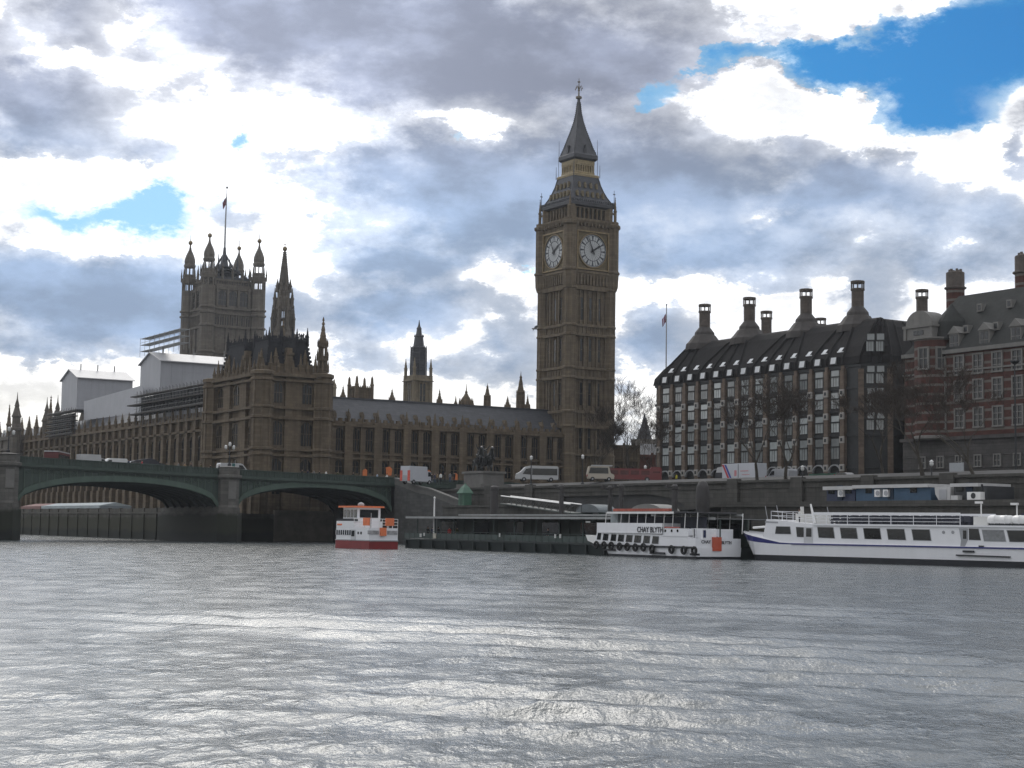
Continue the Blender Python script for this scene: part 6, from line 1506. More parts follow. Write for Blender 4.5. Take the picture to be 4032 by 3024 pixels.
def canopy_boat():
    X0, X1 = -98.2, -91.6; yb = PX(2325, 2160, X0).y; ys = PX(2738, 2195, X0).y
    t = thing('passenger_boat', 'white passenger boat with open-sided red-edged canopy and a row of tyres', 'boat', (-95.2, (yb+ys)/2, 0))
    def c4(x, y): return (2300+x/3.16, 1950+y/3.16)
    def zz(x, y): return PX(*c4(x, y), X0).z
    zg = zz(640, 628); m = MB()
    def sheer(f): return zg+.45*max(0, 1-f/.22)**1.5
    hull_mesh(m, X0, X1, yb+.3, ys, sheer, .28, 5.0, .8, tuck=.4); m.build('hull', [BOATK, BOATW], t)
    zmid = zz(600, 462); ztop_ = zz(600, 345)
    yA = PX(*c4(150, 450), X0).y; yB = PX(*c4(975, 450), X0).y; yC = PX(*c4(1290, 450), X0).y; yD = ys+.05
    def sx_(x, y): return PY(*c4(x, y), ys).x
    def sz_(x, y): return PY(*c4(x, y), ys).z
    m = MB(); i = .12
    m.extr([(X0+i, yA+.6, zg-.1), (X0+i, yA, zmid), (X0+i, yC, zz(1200, 500)), (X0+i, yC, zg-.1)], (X1-X0-2*i, 0, 0))      # lower cabin
    m.box(X0-.05, X1+.05, yB, yA-.2, zmid-.06, ztop_); m.box(X0-.09, X0, yB, yA-.6, zmid-.1, zmid+.05)                       # bulwark of the upper deck
    m.box(X0+.05, X1-.05, yC, yB+.02, zz(1100, 510), zz(1100, 412))
    m.box(X0+.05, X0+.2, ys+.1, yC, zg-.1, zz(1400, 535)); m.box(X0+.9, X1-.2, ys+1.2, yC, zg-.1, zz(1300, 415)); m.box(sx_(1480, 500), sx_(1652, 500), ys+.1, ys+1.6, zg-.1, sz_(1560, 415))
    m.box(X0+.06, X1-.1, ys+.08, ys+.35, zg-.1, sz_(1500, 545)); m.box(sx_(1660, 600), X1-.05, ys+.02, ys+1.4, zg-.1, sz_(1760, 540))
    m.build('superstructure', BOATW, t)
    m = MB(); m.box(X0+.8, X0+.95, ys+1.3, yC-.1, zz(1350, 530), zz(1300, 420)); d = m.build('doorway', BOATK, t); m = MB(); m.tube([(X0+.5, yC-.3, zz(1350, 420)), (X0+.5, ys+1.0, zz(1400, 530))], .05, 5); m.build('stair_rail', WHITE, t)
    m = MB(); m.box(sx_(1490, 480), sx_(1520, 480), ys+.05, ys+.2, sz_(1500, 528), sz_(1500, 435)); m.build('window', mat('blue_glass', (.02, .025, .08), .1), t)
    for x0, x1, ya, yb_ in ((160, 212, 548, 468), (232, 303, 558, 480), (330, 402, 565, 484), (420, 498, 572, 490), (520, 603, 578, 495), (622, 710, 586, 500), (735, 820, 592, 504), (845, 930, 600, 510)):
        w = [c4(x0, ya), c4(x1-8, ya+4), c4(x1, yb_+4), c4(x0+14, yb_)]; m = MB(); cx = sum(p[0] for p in w)/4; cy = sum(p[1] for p in w)/4
        plate(m, X0+i, [(cx+(a-cx)*1.12, cy+(b-cy)*1.1) for a, b in w], .1, .02); f = m.build('window', BGREY, t)
        m = MB(); plate(m, X0+i, w, .05, .05); m.build('pane', BGLASS, f)
    for x in (1008, 1086, 1160):
        P = PX(*c4(x, 442), X0); m = MB(); m.extr([(X0-.0, P.y+.16*math.cos(q*math.pi/6), P.z+.16*math.sin(q*math.pi/6)) for q in range(12)], (.1, 0, 0)); m.build('porthole', BGLASS, t)
    # tyres along the rubbing strake
    m = MB(); m.box(X0-.16, X0+.1, ys, yb-.4, zg-.14, zg+.08); m.build('rubbing_strake', BOATK, t)
    for x, y in ((158, 618), (252, 622), (342, 628), (446, 638), (542, 642), (642, 650), (742, 648), (850, 665), (1092, 675), (1246, 685), (1375, 690)):
        P = PX(*c4(x, y), X0-.2); m = MB(); r = .36; k = 14
        m.tube([(X0-.28, P.y+r*math.cos(q*2*math.pi/k), P.z+r*math.sin(q*2*math.pi/k)) for q in range(k+1)], .16, 6); m.build('tyre', mat('tyre_rubber', (.018, .018, .019), .85, .2, 3), t)
    for x0, x1, y in ((258, 395, 676), (830, 1008, 717), (1330, 1440, 736)):
        m = MB(); a, b = PX(*c4(x0, y), X0), PX(*c4(x1, y), X0); m.box(X0-.2, X0, b.y, a.y, a.z-.12, a.z+.12); m.build('fender', BOATK, t)
    P = PY(*c4(1650, 608), ys); m = MB(); m.box(P.x-.62, P.x+.62, ys-.12, ys+.1, P.z-.78, P.z+.78); m.build('orange_panel', mat('red_orange_board', (.52, .10, .05), .6, .12, 1), t)
    TXT = mat('sign_lettering', (.03, .03, .04), .6)
    P = PX(*c4(826, 432), X0-.1); lettering('CHAY BLYTH', .92, (X0-.12, P.y+.1, P.z), TXT, t, wide=.92)
    P = PY(*c4(1522, 582), ys); q = lettering('CHAY', .5, (P.x, ys+.06, P.z), TXT, t); q.rotation_euler.z = math.pi/2; P = PY(*c4(1770, 592), ys); q = lettering('BLYTH', .5, (P.x, ys-.01, P.z), TXT, t); q.rotation_euler.z = math.pi/2
    # canopy on posts
    zc0, zc1 = zz(500, 232), zz(500, 205); yF = PX(*c4(305, 200), X0).y; yG = ys+1.0
    m = MB(); m.box(X0-.15, X1+.15, yG, yF, zc0+.1, zc0+.28); m.build('canopy', mat('dark_canopy_top', (.05, .05, .055), .7, .2, 1), t)
    m = MB(); m.box(X0-.2, X0-.1, PX(*c4(1130, 240), X0).y, yF+.1, zc0+.02, zc0+.26); m.build('canopy_edge', WHITE, t)
    m = MB(); m.box(X0-.05, X0+.35, PX(*c4(1060, 200), X0).y, PX(*c4(365, 185), X0).y, zc0+.3, zc0+.62); m.build('canopy_roll', mat('faded_red_canvas', (.38, .10, .07), .8, .3, 1.5), t)
    for x in (262, 452, 552, 656, 760, 870, 985, 1095, 1245, 1400): P = PX(*c4(x, 300), X0); m = MB(); m.tube([(X0+.05, P.y, ztop_-.1 if x < 980 else zz(1100, 412)-.1), (X0+.05, P.y-.15, zc0+.15)], .05, 5); m.build('canopy_post', WHITE, t); m = MB(); m.tube([(X1-.05, P.y, zmid), (X1-.05, P.y-.15, zc0+.15)], .05, 5); m.build('canopy_post', WHITE, t)
    m = MB(); m.box(X0+2.6, X0+2.75, yC, yA-2, ztop_-.5, zc0-.3); m.build('inner_partition', mat('dark_blue_seats', (0, 0, 0)), t)
    m = MB(); a = PX(*c4(1000, 405), X0); b = PX(*c4(1160, 405), X0); m.box(X0, X0+.4, b.y, a.y, a.z, a.z+.12); m.build('red_locker', mat('red_paint', (.45, .07, .05), .5), t)
    m = MB(); a = PX(*c4(262, 260), X0); b = PX(*c4(350, 320), X0); m.box(X0+.8, X1-.8, b.y, a.y, ztop_-.2, ztop_+1.3); m.build('wind_screen', mat('pale_glass', (.25, .28, .29), .15), t)
    m = MB(); a = PX(*c4(70, 545), X0+1.5); m.extr([(X0+1.2, a.y+.5, a.z+.5), (X0+1.2, a.y-1.2, a.z+.4), (X0+1.2, a.y-1.6, a.z-.6), (X0+1.2, a.y, a.z-.2)], (1.2, 0, 0)); m.build('bow_board', WHITE, t)
canopy_boat()

def red_boat():
    # moored a little askew, its side and stern both in view
    D0 = 236; A = PD(1291, 2160, D0); Bc = PD(1453, 2165, D0-9); Cc = PD(1566, 2163, D0-6)
    yaw = math.atan2(Bc.y-A.y, Bc.x-A.x)
    L = (Vector(Bc[:2])-Vector(A[:2])).length; Wd = 4.6
    t = thing('tour_boat', 'small white tour boat with red hull and orange-roofed wheelhouse by the bridge', 'boat', (A.x, A.y, 0), yaw)
    # local frame: +x towards the stern along the side seen, +y away from the viewer
    px = D0/6453; RED = mat('red_hull_paint', (.22, .025, .028), .45, .2, .6)
    v = Vector((math.cos(yaw), math.sin(yaw), 0)); nrm = Vector((-v.y, v.x, 0))
    d0 = Vector((v.x*0, 0, 0))
    view = (Vector((A.x, A.y, 0))-Vector((CAM.x, CAM.y, 0))).normalized()
    def Z(sy): return PD(1420, sy, D0-5).z
    zr, zw, zd, zc = Z(2128), Z(2078), Z(2052), Z(1998)
    W2 = (Vector(Cc[:2])-Vector(Bc[:2])); W2n = W2.length
    # plan of the hull in world axes, then to local
    def loc(p): q = Vector((p[0]-A.x, p[1]-A.y, 0)); return (q.dot(v), q.dot(nrm))
    w = max(4.2, W2.dot(nrm)) if W2.dot(nrm) > 0 else 4.2
    e = W2.dot(v)
    plan = [(0, w*.5), (.6, w*.18), (2.2, 0), (L, 0), (L+e*.98, w), (2.2, w), (.6, w*.82)]
    m = MB(); m.prism([(x*.97+.25, y) for x, y in plan], -.5, .02); m.prism(plan, 0, zr); m.build('hull', RED, t, True)
    m = MB(); m.prism([(x+(.15 if x < 1 else -.02), y*.99+.02) for x, y in plan], zr-.02, zw); k = 4.6/9.0*L+1.2
    m.prism([(.35, w*.5), (.8, w*.2), (2.2, .02), (L*.62, .02), (L*.62, w-.02), (2.2, w-.02), (.8, w*.8)], zw-.02, zd)
    m.build('superstructure', BOATW, t, True)
    m = MB(); m.prism([(x+(-.1 if x < 1 else .1), y) for x, y in plan], zr-.06, zr+.1); m.build('rubbing_strake', BGREY, t, True)
    s = L/163.0
    m = MB(); m.box(2.3, 2.3+s*60, -.05, .1, zr+.75, zw-.35); f = m.build('window', mat('blue_black_glass', (.02, .03, .045), .1, .3, 1), t, True)
    m = MB()
    for q in range(7): m.box(2.3+s*60*q/7-.05, 2.3+s*60*q/7+.05, -.09, .05, zr+.75, zw-.35)
    m.build('mullion', BOATW, f, True)
    m = MB(); m.box(s*92, s*110, -.06, .1, zr+.1, zw-.25); d = m.build('door', mat('boat_door_grey', (.4, .4, .4)), t, True); m = MB(); m.box(s*95, s*107, -.09, .05, zw-1.2, zw-.4); m.build('pane', BGLASS, d, True)
    for q in (118, 129): m = MB(); m.box(s*q, s*(q+4), -.05, .1, zw-.9, zw-.55); m.build('window', BGLASS, t, True)
    # stern: two louvred vents and an orange raft box
    st = Vector((e, w)).normalized(); so = Vector((st.y, -st.x))
    def stern(name, f0, f1, z0, z1, mt, out=.06):
        L_ = Vector((e, w)).length; m = MB(); a = Vector((L, 0))+st*L_*f0+so*out; b = Vector((L, 0))+st*L_*f1+so*out; c, d_ = b-so*(out+.1), a-so*(out+.1)
        m.prism([tuple(a), tuple(b), tuple(c), tuple(d_)], z0, z1); return m.build(name, mt, t, True)
    VT = mat('soot_grey', (.30, .30, .31), .7, .5, 1.5)
    stern('vent', -.05 if e < 0 else .02, .32, zr+.9, zw-.35, VT); stern('vent', .62, .97, zr+.9, zw-.35, VT); stern('raft_box', .36, .56, zr+.7, zw+.05, ORANGE, .25)
    # upper deck
    m = MB(); 
    pts = [(L*.62, .08, zw), (L, .08, zw), (L+e*.98, w-.08, zw), (L*.62, w-.08, zw)]; rail(m, pts, 1.25, step=1.3, r=.05, bars=3); m.build('railing', WHITE, t, True)
    for f0, f1 in ((-.02, .0), ):
        pass
    m = MB(); m.box(L*.86, L*1.0, -.12, .12, Z(2069), Z(2039)); m.build('life_vest_box', ORANGE, t, True)
    stern('life_vest_box', .55, .84, Z(2069), Z(2039), ORANGE, .12)
    m = MB(); x0, x1 = s*42, s*103; m.prism([(x0, .7), (x1, .5), (x1, w-.5), (x0, w-.7)], zd-.02, zc); wh = m.build('wheelhouse', BOATW, t, True)
    m = MB()
    for q in range(4): a = x0+(x1-x0)*(q+.12)/4; m.extr([(a, .7-.2*(q+.12)/4-.06, zd+.5), (a+(x1-x0)*.19, .7-.2*(q+.9)/4-.06, zd+.5), (a+(x1-x0)*.19, .7-.2*(q+.9)/4-.06, zc-.3), (a, .7-.2*(q+.12)/4-.06, zc-.3)], (0, .12, 0))
    m.box(x0-.06, x0+.05, 1.1, w-1.1, zd+.5, zc-.3); m.box(x1-.05, x1+.06, .9, w-.9, zd+.5, zc-.3); m.build('pane', BGLASS, wh, True)
    m = MB(); m.box(x0-.4, x1+.4, .1, w-.1, zc-.02, zc+.22); m.build('orange_roof', ORANGE, wh, True)
    m = MB(); m.smooth = True; m.ball(((x0+x1)/2-.1, w/2, zc+.4), .5, 10, 6, .7); m.build('radar_dome', BGREY, wh, True)
    m = MB(); m.box(s*30, s*106, .2, .5, zd, zd+.35); m.build('dark_rail', BOATK, t, True)
    m = MB(); m.tube([(L*.86, 1.2, zw), (L*.86, 1.2, Z(2020))], .05, 5); m.build('mast', BGREY, t, True)
    m = MB(); m.box(2.5, 2.5+s*18, -.04, .08, zd-.62, zd-.38); m.build('emblem', ORANGE, t, True)
red_boat()

# ------------------------------------------------------------------ cabins on the quay
def cabins():
    XC = -76.0; z0 = 6.95; BLUE_ = mat('cabin_blue_paint', (.035, .085, .15), .55, .2, .8); FAS = mat('cabin_fascia', (.48, .48, .48), .6, .1, .5)
    def cab(label, sx0, sx1, fy0, fy1, m_, acs=(), fsx=None, dx=0):
        a, b = PX(sx0, 1960, XC), PX(sx1, 1960, XC); f0, f1 = PX((sx0+sx1)/2, fy0, XC).z, PX((sx0+sx1)/2, fy1, XC).z
        t = thing('pier_cabin', label, 'cabin', (XC+2, (a.y+b.y)/2, z0), group='cabins along the stone quay')
        m = MB(); m.box(XC+.2, XC+4.5, b.y, a.y, z0, f1+.05); m.build('wall', m_, t)
        m = MB(); p, q = (PX(fsx[0], 1915, XC), PX(fsx[1], 1915, XC)) if fsx else (a, b); m.box(XC-.35, XC+4.8, q.y-.1, p.y+.1, f1, f0); m.build('fascia', FAS, t)
        for i, sx in enumerate(acs):
            P = PX(sx, 1942, XC); m = MB(); m.box(XC-.2, XC+.25, P.y-.42, P.y+.42, P.z-.42, P.z+.42); u = m.build('air_conditioner', WHITE, t)
            m = MB(); n = 12; m.extr([(XC-.24, P.y-.1+.3*math.cos(k*math.pi/6), P.z+.3*math.sin(k*math.pi/6)) for k in range(n)], (.06, 0, 0)); m.build('fan_grille', BGREY, u)
        for k in range(3):
            yy = a.y+(b.y-a.y)*(.18+.3*k); m = MB(); m.box(XC+.12, XC+.22, yy-.45, yy+.45, z0+.15, z0+1.9) if k == 1 else m.box(XC+.12, XC+.22, yy-.5, yy+.5, z0+.9, z0+1.7); m.build('door' if k == 1 else 'window', BGLASS if k != 1 else mat('cabin_door', (.02, .035, .06)), t)
        return t
    cab('lower dark blue cabin with white fascia at the left end of the row', 3250, 3362, 1915, 1929, mat('cabin_navy_paint', (.02, .03, .07), .55, .2, .8), (3313,))
    cab('long blue cabin with white fascia, a step higher than its left neighbour', 3366, 3660, 1908, 1921, BLUE_, (3458, 3491), dx=1)
    t = cab('grey dark-fronted cabin with bright white fascia at the right of the row', 3752, 3880, 1903, 1916, mat('cabin_charcoal', (.03, .032, .036), .6, .2, .8), (), (3752, 3857))
    P = PX(3845, 1950, XC); m = MB(); m.box(XC-.5, XC+.2, P.y-1.0, P.y+.9, P.z-.5, P.z+.35); u = m.build('air_conditioner', WHITE, t); m = MB(); m.extr([(XC-.54, P.y+.32*math.cos(k*math.pi/7), P.z-.06+.32*math.sin(k*math.pi/7)) for k in range(14)], (.06, 0, 0)); m.build('fan_grille', BLACK, u)
    a, b = PX(3680, 1960, XC), PX(3742, 1960, XC); zt = PX(3710, 1917, XC).z
    t = thing('pier_cabin', 'small plain white cabin between the blue and the grey cabins', 'cabin', (XC+2, (a.y+b.y)/2, z0), group='cabins along the stone quay')
    m = MB(); m.extr([(XC, a.y-.6, z0), (XC, b.y, z0), (XC, b.y, zt), (XC, a.y, zt), (XC, a.y-.1, zt-.8)], (3.5, 0, 0)); m.build('wall', FAS, t); m = MB(); P = PX(3712, 1955, XC); m.box(XC-.05, XC+.1, P.y-.6, P.y+.5, z0+.1, z0+1.2); m.build('door', BGREY, t)
    P = PX(3770, 1960, XC-.3); m = MB(); m.box(XC-.8, XC-.1, P.y-.5, P.y+.5, z0, z0+.5); tag(m.build('white_crate', FAS), 'white crate standing before the dark front of the grey cabin', 'crate'); 
cabins()
# ------------------------------------------------------------------ vehicles
def vehicle(name, label, cat, prof, w, paint, wins, wheels, r=.36, extra=None, group=None, glass=None):
    """side profile (x forward, z up) swept across the width, with panes, wheels and lamps as parts; origin on the road"""
    t = thing(name, label, cat, (0, 0, 0), 0, group)
    m = MB(); m.extr([(x, -w/2+.06, z) for x, z in prof], (0, w-.12, 0)); 
    zc = (min(z for x, z in prof)+max(z for x, z in prof))/2
    ins = [(x*.985, z*.96+.03) for x, z in prof]
    m.extr([(x, -w/2, z) for x, z in ins], (0, w, 0)); m.build('body', paint, t, True)
    for poly in wins:
        for sgn in (-1, 1):
            m = MB(); m.extr([(x, sgn*w/2-.03, z) for x, z in poly], (0, .06, 0)); m.build('window', glass or BGLASS, t, True)
    x1 = max(x for x, z in prof); x0 = min(x for x, z in prof)
    for sgn in (-1, 1):
        m = MB(); m.box(x1-.08, x1+.03, sgn*w*.36-.16, sgn*w*.36+.16, .75, .95); m.build('headlight', mat('lamp_lens', (.7, .7, .65), .1), t, True)
        m = MB(); m.box(x0-.03, x0+.08, sgn*w*.4-.1, sgn*w*.4+.1, .8, 1.2); m.build('tail_light', mat('tail_lens', (.3, .01, .01), .2), t, True)
    for x in wheels:
        for sgn in (-1, 1):
            k = MB(); k.lathe(0, 0, [(r*.5, -.13), (r, -.12), (r, .12), (r*.5, .13)], 16); m = MB(); m.add([(x+a, sgn*(w/2-.12)+c, r+b) for a, b, c in k.v], k.f); wh = m.build('wheel', mat('tyre_rubber', (0, 0, 0)), t, True)
            k = MB(); k.lathe(0, 0, [(r*.45, -.15), (r*.5, 0), (r*.45, .15)], 12); m = MB(); m.add([(x+a, sgn*(w/2-.12)+c, r+b) for a, b, c in k.v], k.f); m.build('hub', BGREY, wh, True)
    if extra: extra(t)
    return t
VAN = [(-2.9, .4), (-2.9, 2.2), (-2.7, 2.5), (1.0, 2.52), (1.5, 2.38), (2.25, 1.5), (2.85, 1.25), (2.95, .5), (2.8, .35)]
VANW = [[(.75, 1.45), (2.0, 1.45), (1.42, 2.15), (.75, 2.2)]]
VW = mat('van_white_paint', (.42, .43, .44), .35, .12, .5, coat=.3)
CARP = [(-2.1, .35), (-2.15, .85), (-1.9, 1.05), (-1.3, 1.45), (.3, 1.48), (1.05, 1.0), (2.0, .85), (2.15, .6), (2.1, .3)]
CARW = [[(-1.55, 1.02), (-1.2, 1.38), (-.35, 1.4), (-.35, 1.02)], [(-.25, 1.02), (-.25, 1.4), (.25, 1.4), (.85, 1.02)]]
TAXI = [(-2.2, .35), (-2.25, .95), (-1.9, 1.75), (.4, 1.78), (1.0, 1.15), (2.1, 1.0), (2.25, .6), (2.2, .3)]
def on_bridge(sx, sy, Y): P = PY(sx, sy, Y); return (P.x, P.y, ztop(P.x)-1.2)
RZI, RZO = 0.0, math.pi
def put(o, loc, rz): o.location = loc; o.rotation_euler = (0, 0, rz)
GB = 'vehicles on the bridge'
v = vehicle('van', 'white van with a green stripe crossing the bridge above the middle pier', 'van', VAN, 2.0, VW, VANW, (-1.8, 1.9), .36, lambda t: MB().box(-.62, -.05, -1.02, 1.02, .6, 2.45).build('green_panel', mat('teal_panel', (.02, .12, .12), .4), t, True), GB)
put(v, on_bridge(918, 1840, -33.5), RZI)
v = vehicle('box_van', 'white high-roofed box van on the left part of the bridge', 'van', [(-2.6, .4), (-2.6, 2.7), (1.2, 2.7), (1.25, 2.1), (1.8, 2.0), (2.3, 1.3), (2.7, 1.1), (2.7, .4)], 2.1, VW, [[(1.3, 1.3), (2.15, 1.3), (1.75, 1.9), (1.3, 1.95)], [(-2.2, .9), (-1.7, .9), (-1.7, 1.6), (-2.2, 1.6)]], (-1.7, 1.8), .36, None, GB); put(v, on_bridge(364, 1808, -30), RZI)
v = vehicle('van', 'smaller plain white van following behind the white box van', 'van', [(x*.8, z*.92) for x, z in VAN], 1.9, mat('van_grey_white', (.58, .59, .59), .35, .05, .5), [[(x*.8, z*.92) for x, z in VANW[0]]], (-1.4, 1.5), .34, None, GB); put(v, on_bridge(447, 1812, -29), RZO)
BUS = [(-5.2, .45), (-5.2, 2.85), (-5.0, 3.05), (4.9, 3.05), (5.15, 2.7), (5.3, 1.2), (5.25, .4)]
def busroof(t): MB().box(-5.25, 5.0, -1.28, 1.28, 3.0, 3.2).build('white_roof', VW, t, True)
v = vehicle('coach', 'dark red coach with a white roof at the left of the bridge', 'bus', BUS, 2.5, mat('dark_red_paint', (.10, .02, .02), .4, .2, .6), [[(-4.9+k*1.6, 1.4), (-3.5+k*1.6, 1.4), (-3.5+k*1.6, 2.6), (-4.9+k*1.6, 2.6)] for k in range(6)], (-3.2, 3.4), .48, busroof, GB)
P = on_bridge(226, 1790, -22); put(v, P, R(62))
DK = mat('dark_car_paint', (.02, .02, .025), .25, .2, 1, coat=.5)
def carset(lst, proto_args):
    p = vehicle(*proto_args)
    return p
cars = [(478, -34, RZI, 'silver car just right of the smaller white van on the bridge', mat('silver_paint', (.42, .43, .44), .3, .1, 1, coat=.4), CARP, CARW), (520, -33, RZO, 'black taxi left of the dark lorry on the bridge', DK, TAXI, CARW),
        (660, -31, RZI, 'dark car between the lorry and the white van on the bridge', DK, CARP, CARW)]
for sx, Y, rz, lab, pt, pr, wn in cars:
    v = vehicle('car', lab, 'car', pr, 1.75, pt, wn, (-1.35, 1.35), .32, None, GB); put(v, on_bridge(sx, 1820, Y), rz)
v = vehicle('lorry', 'low dark tarpaulin-covered lorry on the bridge over the left arch', 'lorry', [(-3.4, .6), (-3.4, 1.7), (-2.6, 2.3), (.2, 2.75), (1.2, 2.5), (1.9, 2.0), (2.8, 1.8), (3.3, 1.2), (3.3, .5)], 2.2, mat('dark_tarpaulin', (.03, .03, .04), .7, .4, 1.5), [[(2.0, 1.3), (2.9, 1.25), (2.6, 1.75), (2.0, 1.9)]], (-2.2, 2.3), .42, None, GB); put(v, on_bridge(580, 1818, -28), RZI)
# box lorry with its chevroned tail at the end of the bridge
def chev(t):
    for sgn in (-1, 1):
        m = MB(); m.box(-3.16, -3.04, sgn*.95-.28, sgn*.95+.28, .6, 2.5); m.build('chevron_panel', mat('chevron_red', (.60, .09, .06), .5, .3, 2), t, True)
    m = MB(); m.box(-3.14, -3.05, -.55, .55, .7, 1.6); m.build('tail_board', BGREY, t, True)
v = vehicle('box_lorry', 'white box lorry with red chevrons on its tail at the stair head', 'lorry', [(-3.1, .55), (-3.1, 3.3), (1.6, 3.3), (1.65, 2.5), (2.5, 2.4), (3.1, 1.5), (3.2, .5)], 2.4, mat('lorry_white_paint', (.48, .50, .54), .4, .05, .5), [[(1.8, 1.5), (2.8, 1.5), (2.4, 2.3), (1.8, 2.3)]], (-2.0, 2.2), .42, chev)
P = PD(1640, 1906, 303); put(v, (P.x, P.y, 11.0), R(18))
# embankment traffic
def on_emb(sx, X, z=9.25): P = PX(sx, 1890, X); return (P.x, P.y, z)
ET = 'vehicles on the embankment road'
v = vehicle('minibus', 'white minibus with dark windows on the embankment before the clock tower', 'minibus', [(-3.6, .4), (-3.6, 2.5), (-3.4, 2.75), (1.4, 2.78), (2.2, 2.55), (3.0, 1.7), (3.7, 1.35), (3.75, .4)], 2.1, VW, [[(-3.4, 1.15), (1.1, 1.15), (1.1, 2.3), (-3.4, 2.3)], [(1.3, 1.2), (2.8, 1.3), (2.15, 2.2), (1.3, 2.35)]], (-2.3, 2.5), .38, None, ET)
P = PZ(2115, 1897, 11.4); put(v, tuple(P), R(157))
def ambo(t): MB().box(-1.3, 2.2, -1.08, 1.08, 2.55, 2.75).build('pale_roof', VW, t, True)
v = vehicle('van', 'cream van with big dark rear windows next to the red barriers', 'van', [(-1.9, .4), (-2.1, 1.2), (-1.8, 2.5), (1.6, 2.6), (1.9, 1.4), (2.5, 1.1), (2.5, .4)], 2.1, mat('cream_van_paint', (.42, .38, .32), .4, .06, .5), [[(-1.85, 1.3), (1.5, 1.3), (1.4, 2.3), (-1.6, 2.3)]], (-1.2, 1.6), .36, ambo, ET); P = PZ(2358, 1895, 11.4); put(v, tuple(P), R(-28))
P = PZ(2463, 1898, 11.4)
v = vehicle('coach', 'long low red bus partly hidden behind the cream van', 'bus', [(-5.0, .4), (-5.0, 2.3), (4.2, 2.3), (4.4, 2.6), (5.9, 2.6), (6.1, 2.2), (6.1, .4)], 2.4, mat('bus_red_paint', (.14, .011, .013), .45, .2, .8, coat=.3), [[(4.6, 1.6), (5.8, 1.6), (5.8, 1.85), (4.6, 1.85)]]+[[(-4.6+k*1.8, 1.25), (-3.2+k*1.8, 1.25), (-3.2+k*1.8, 1.95), (-4.6+k*1.8, 1.95)] for k in range(5)], (-3.2, 3.6), .45, None, ET, mat('red_tinted_glass', (.07, .01, .012), .2)); put(v, tuple(P), R(-31))
def stripes(t):
    for nm, dx_, c in (('red_stripe', 0, (.42, .03, .05)), ('blue_stripe', .62, (.04, .06, .30))):
        for sgn in (-1, 1): m = MB(); m.extr([(3.9-dx_, sgn*1.255-.01, 3.2), (4.4-dx_, sgn*1.255-.01, 3.2), (2.8-dx_, sgn*1.255-.01, .7), (2.3-dx_, sgn*1.255-.01, .7)], (0, .02, 0)); m.build(nm, mat(nm, c, .5), t, True)
    for k, x in enumerate((1.3, -.9)):
        pass
    m = MB()
    for sgn in (-1, 1): m.box(.0, .12, sgn*1.26-.01, sgn*1.26+.01, .75, 3.2)
    m.build('panel_seam', BLACK, t, True)
    m = MB()
    for sgn in (-1, 1): m.box(-2.6, -.5, sgn*1.26-.01, sgn*1.26+.01, 1.95, 2.1); m.box(-2.9, -.9, sgn*1.26-.01, sgn*1.26+.01, 1.35, 1.45); m.box(.5, 1.1, sgn*1.26-.01, sgn*1.26+.01, 1.2, 2.2)
    m.build('faint_lettering', mat('faded_red_ink', (.50, .22, .24), .6), t, True)
    m = MB(); m.box(4.55, 6.3, -1.15, 1.15, .45, 1.9); m.build('cab', BOATK, t, True); m = MB(); m.extr([(4.5, -1.1, 1.85), (6.2, -1.1, 1.85), (5.9, -1.1, 2.75), (4.6, -1.1, 2.9)], (0, 2.2, 0)); m.build('cab_roof', VW, t, True)
P = PZ(2930, 1903, 11.4)
v = vehicle('lorry', 'white lorry with slanting red and blue stripes before the office block', 'lorry', [(-4.4, .6), (-4.4, 3.35), (4.4, 3.35), (4.4, .6)], 2.5, mat('lorry_white_paint', (0, 0, 0)), [], (-2.9, -1.8, 5.2), .46, stripes, ET); put(v, tuple(P), math.pi/2)
P = PZ(3040, 1903, 11.4); v = vehicle('van', 'plain grey van tucked behind the tail of the striped lorry', 'van', VAN, 2.0, BGREY, VANW, (-1.8, 1.9), .36, None, ET); put(v, (P.x+3, P.y+1, 11.4), math.pi/2)
P = PZ(3335, 1897, 11.4); v = vehicle('car', 'dark saloon car with lit headlamp before the splayed corner of the office block', 'car', CARP, 1.8, DK, CARW, (-1.35, 1.35), .32, None, ET); put(v, tuple(P), -math.pi/2)
# green hoarding, signboard
a, b = PX(3185, 1890, -28), PX(3320, 1890, -28); m = MB(); zt = PX(3250, 1864, -28).z
for k in range(10): y = a.y+(b.y-a.y)*k/10; m.box(-28, -27.8, y+(b.y-a.y)/10+.04, y, 9.2, zt)
m.box(-28.05, -27.75, b.y, a.y, zt-.15, zt); tag(m.build('hoarding', mat('hoarding_green', (.03, .09, .06), .7, .3, .6)), 'dark green site hoarding at the foot of the office block', 'hoarding')
def signboard():
    a, b = PX(3740, 1850, -22), PX(3796, 1850, -22); z0, z1 = PX(3768, 1878, -22).z, PX(3768, 1822, -22).z
    t = thing('signboard', 'pale grey signboard on posts before the striped brick building', 'sign', (-22, (a.y+b.y)/2, 9.2)); m = MB(); m.box(-22.1, -22, b.y, a.y, z0, z1); m.build('board', mat('sign_grey', (.34, .36, .38), .6, .1, 1), t)
    m = MB(); m.box(-22, -21.9, b.y+.2, b.y+.35, 9.2, z1); m.box(-22, -21.9, a.y-.35, a.y-.2, 9.2, z1); m.build('post', GREYP, t)
signboard()
